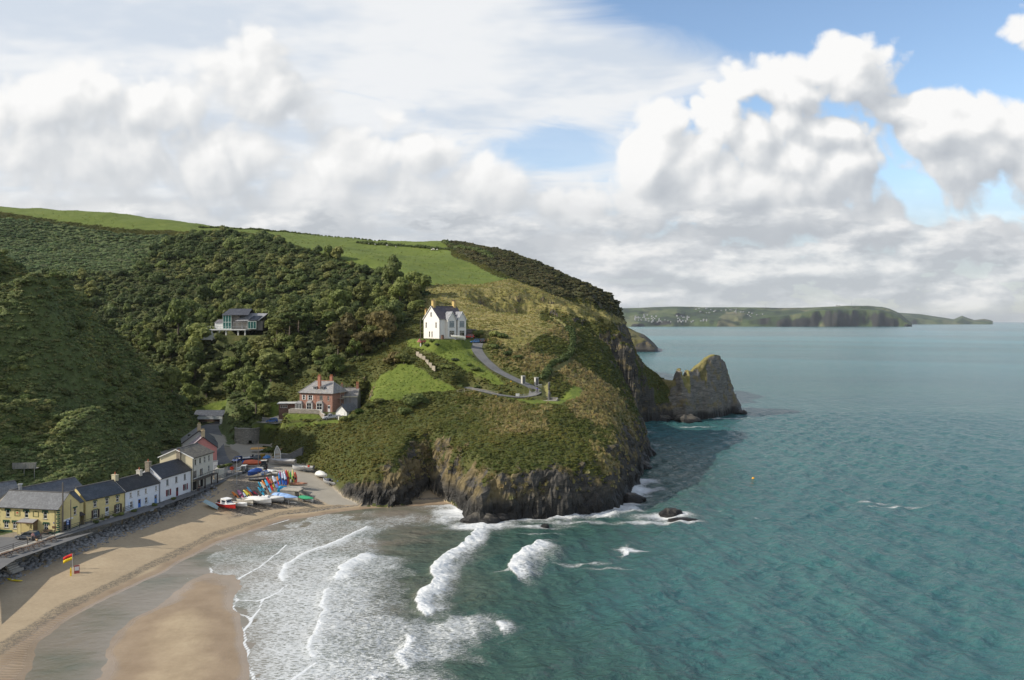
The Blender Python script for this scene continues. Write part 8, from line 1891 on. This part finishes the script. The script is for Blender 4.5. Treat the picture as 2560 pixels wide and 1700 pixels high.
# ---------------------------------------------------------------- far coast
def far_material(name, tones, rocktone, sc):
    m, N = material(name); p = N.node('ShaderNodeNewGeometry').outputs['Position']; z = N.xyz(p)[2]; g = N.node('ShaderNodeNewGeometry').outputs['Normal']; nz = N.xyz(g)[2]
    v = N.voro(N.vm('MULTIPLY', p, (1,.6,0)), sc)[1]; n = N.noise(p, sc*3, 5, .6)
    c = N.ramp(N.add(N.mul(N.xyz(v)[0], .6), N.mul(n, .4)), tones); wood = N.sstep(N.noise(p, sc*1.2, 4, .6), .48, .60); c = N.mix(N.mul(wood, .85), c, (.022, .034, .018))
    c = N.mix(N.sstep(nz, .80, .62), c, rocktone); finish(N, c, .9, n, .2, bstr=.5, bdist=3); return m
def ridge(name, pts, D0, depth, mat, cliff, seed, nx=220, ny=26, rough=6):
    """land rising from the sea at distance D0: skyline given as photo pixels"""
    px = np.linspace(pts[0][0], pts[-1][0], nx); py = np.interp(px, [q[0] for q in pts], [q[1] for q in pts]); t = np.linspace(0, 1, ny)
    PXg, T = np.meshgrid(px, t); top = (CY-np.interp(PXg, px, py))/FPX*(D0+depth*.75)+CAMH
    Y_ = D0+depth*T+np.where(T < .02, 0, 1)*(fbm(PXg/40, T*4, oct=3, s=seed)-.5)*depth*.25; X_ = (PXg-CX)/FPX*Y_
    cf = np.interp(PXg, [q[0] for q in cliff], [q[1] for q in cliff])
    prof = np.where(T < .08, cf*T/.08, cf+(1-cf)*sst(T, .0, .78)**.75); prof = np.where(T > .85, 1-.15*(T-.85)/.15, prof)
    Z_ = np.maximum(top, -2)*prof*(1+.10*(fbm(X_/rough/60, Y_/rough/60, oct=4, s=seed+1)-.5)*sst(T, .02, .3)*(1-sst(T, .6, .75)))-.5
    o = grid_mesh(name, X_, Y_, Z_, np.ones((ny-1, nx-1), bool), {}, mat); o['kind'] = 'structure'; return X_, Y_, Z_
FM = far_material('far_fields', [(.25, (.035,.055,.020)), (.45, (.060,.085,.028)), (.6, (.10,.115,.05)), (.8, (.15,.135,.07))], (.030,.030,.027), .0045)
FX, FY, FZ = ridge('far_headland', [(1470,772),(1540,770),(1600,769),(1690,766),(1760,768),(1850,768),(1950,770),(2010,769),(2080,766),(2170,765),(2205,767),(2225,772),(2245,781),(2260,792),(2272,803),(2280,809)], 6600, 1500, FM, [(1470,.12),(1850,.14),(1950,.45),(2050,.7),(2200,.7),(2280,.5)], 401)
ridge('distant_point', [(2180,780),(2240,781),(2300,785),(2360,794),(2384,798),(2405,789),(2420,795),(2436,800),(2460,797),(2476,800),(2482,803)], 10800, 1200, FM, [(2180,.4),(2482,.5)], 411, 120, 14)
X_, Y_, Z_ = ridge('near_point', [(1560,812),(1590,828),(1610,836),(1622,845),(1636,858),(1646,870),(1657,874),(1660,880)], 1230, 130, D_.materials['land_cover'], [(1560,.5),(1660,.9)], 421, 90, 40, .25)
no = D_.objects['near_point']; me = no.data; n = len(me.vertices); zz = np.zeros(n*3, np.float32); me.vertices.foreach_get('co', zz); zz = zz.reshape(-1, 3)
rk_ = np.clip(sst(fbm(zz[:,0]/25, zz[:,1]/25, zz[:,2]/12, oct=4, s=7)+(zz[:,0]-205)/90+(14-zz[:,2])/40, .25, .6), 0, 1)
for nm, c in (('cover', (rk_, 0*rk_, .3*(1-rk_))), ('cover2', (0*rk_, 0*rk_, .3*(1-rk_))), ('cover3', (.6*(1-rk_), 0*rk_, 0*rk_))):
    a = me.attributes.new(nm, 'FLOAT_COLOR', 'POINT'); a.data.foreach_set('color', np.stack([*c, 0*rk_+1], 1).astype(np.float32).ravel())
# white houses of the far towns
def fz(px, t):
    j = min(int(t*(FX.shape[0]-1)), FX.shape[0]-1); i = int(np.clip((px-1470)/(2280-1470)*(FX.shape[1]-1), 0, FX.shape[1]-1)); return Vector((FX[j,i], FY[j,i], FZ[j,i]))
hm = MB(); hm.span((-9,-6,-4),(9,6,9)); hw_me = hm.mesh('wall', paint((.38,.38,.37), .8)); hr_me = MB().loft([[(-9.5,-6.5,9),(9.5,-6.5,9),(9.5,6.5,9),(-9.5,6.5,9)],[(-9.5,-.2,14),(9.5,-.2,14),(9.5,.2,14),(-9.5,.2,14)]]).mesh('roof', paint((.13,.13,.14)))
r = random.Random(12)
for px0, px1, py0, py1, n, lab, grp in [(1588,1650,790,802,34,'white house in the far town at the left end of the headland shore','houses of the far shore town'),(1600,1745,800,809,24,'white house low on the shore of the far town','houses low on the far shore'),(1695,1725,790,801,13,'white house in the cluster climbing the far valley','houses climbing the far valley'),(1740,1860,772,783,22,'small white house in the village on top of the far headland','houses on the far headland top'),(1750,1768,800,806,6,'white house in the small group right of the far town','small group right of the far town'),(1860,1910,781,792,8,'scattered white house on the far headland fields','scattered far farmhouses'),(2090,2104,762,766,3,'white building on the crest of the far headland','buildings on the far crest')]:
    for k in range(n):
        px, py = r.uniform(px0, px1), r.uniform(py0, py1); best = None
        for t in np.linspace(.03, .84, 27):
            v = fz(px, t); e = abs(CY-(v.z-CAMH)/v.y*FPX-py)
            if best is None or e < best[0]: best = (e, v)
        o = thing('far_house', lab, 'house', best[1]+Vector((0,-4,2)), r.uniform(-.6,.6), grp); sc_ = r.uniform(.4,.8); o.scale = (sc_,sc_,sc_); link('wall', hw_me, o); link('roof', hr_me, o)
for px, h_, lab in [(1597,50,'thin mast on the left of the far skyline'),(1917,40,'thin mast in the middle of the far skyline'),(2132,60,'thin mast at the right of the far headland crest')]:
    v = fz(px, .74); t = thing('mast', lab, 'mast', v); MB().cyl((0,0,-5),(0,0,h_),1.2,.6,5).build('shaft', plain((.3,.3,.32)), t)
# ---------------------------------------------------------------- air
def haze(density):
    m = D_.materials.new('haze'); m.use_nodes = True; t = m.node_tree; t.nodes.clear(); v = t.nodes.new('ShaderNodeVolumePrincipled'); o = t.nodes.new('ShaderNodeOutputMaterial')
    v.inputs['Color'].default_value = (.86,.91,.97,1); v.inputs['Density'].default_value = density; v.inputs['Anisotropy'].default_value = .3; t.links.new(v.outputs[0], o.inputs['Volume'])
    b = MB().span((-34000,-300,-12),(34000,28000,250)); h = b.build('haze', m); h['kind'] = 'stuff'; return h
if HAZE: haze(HAZE)
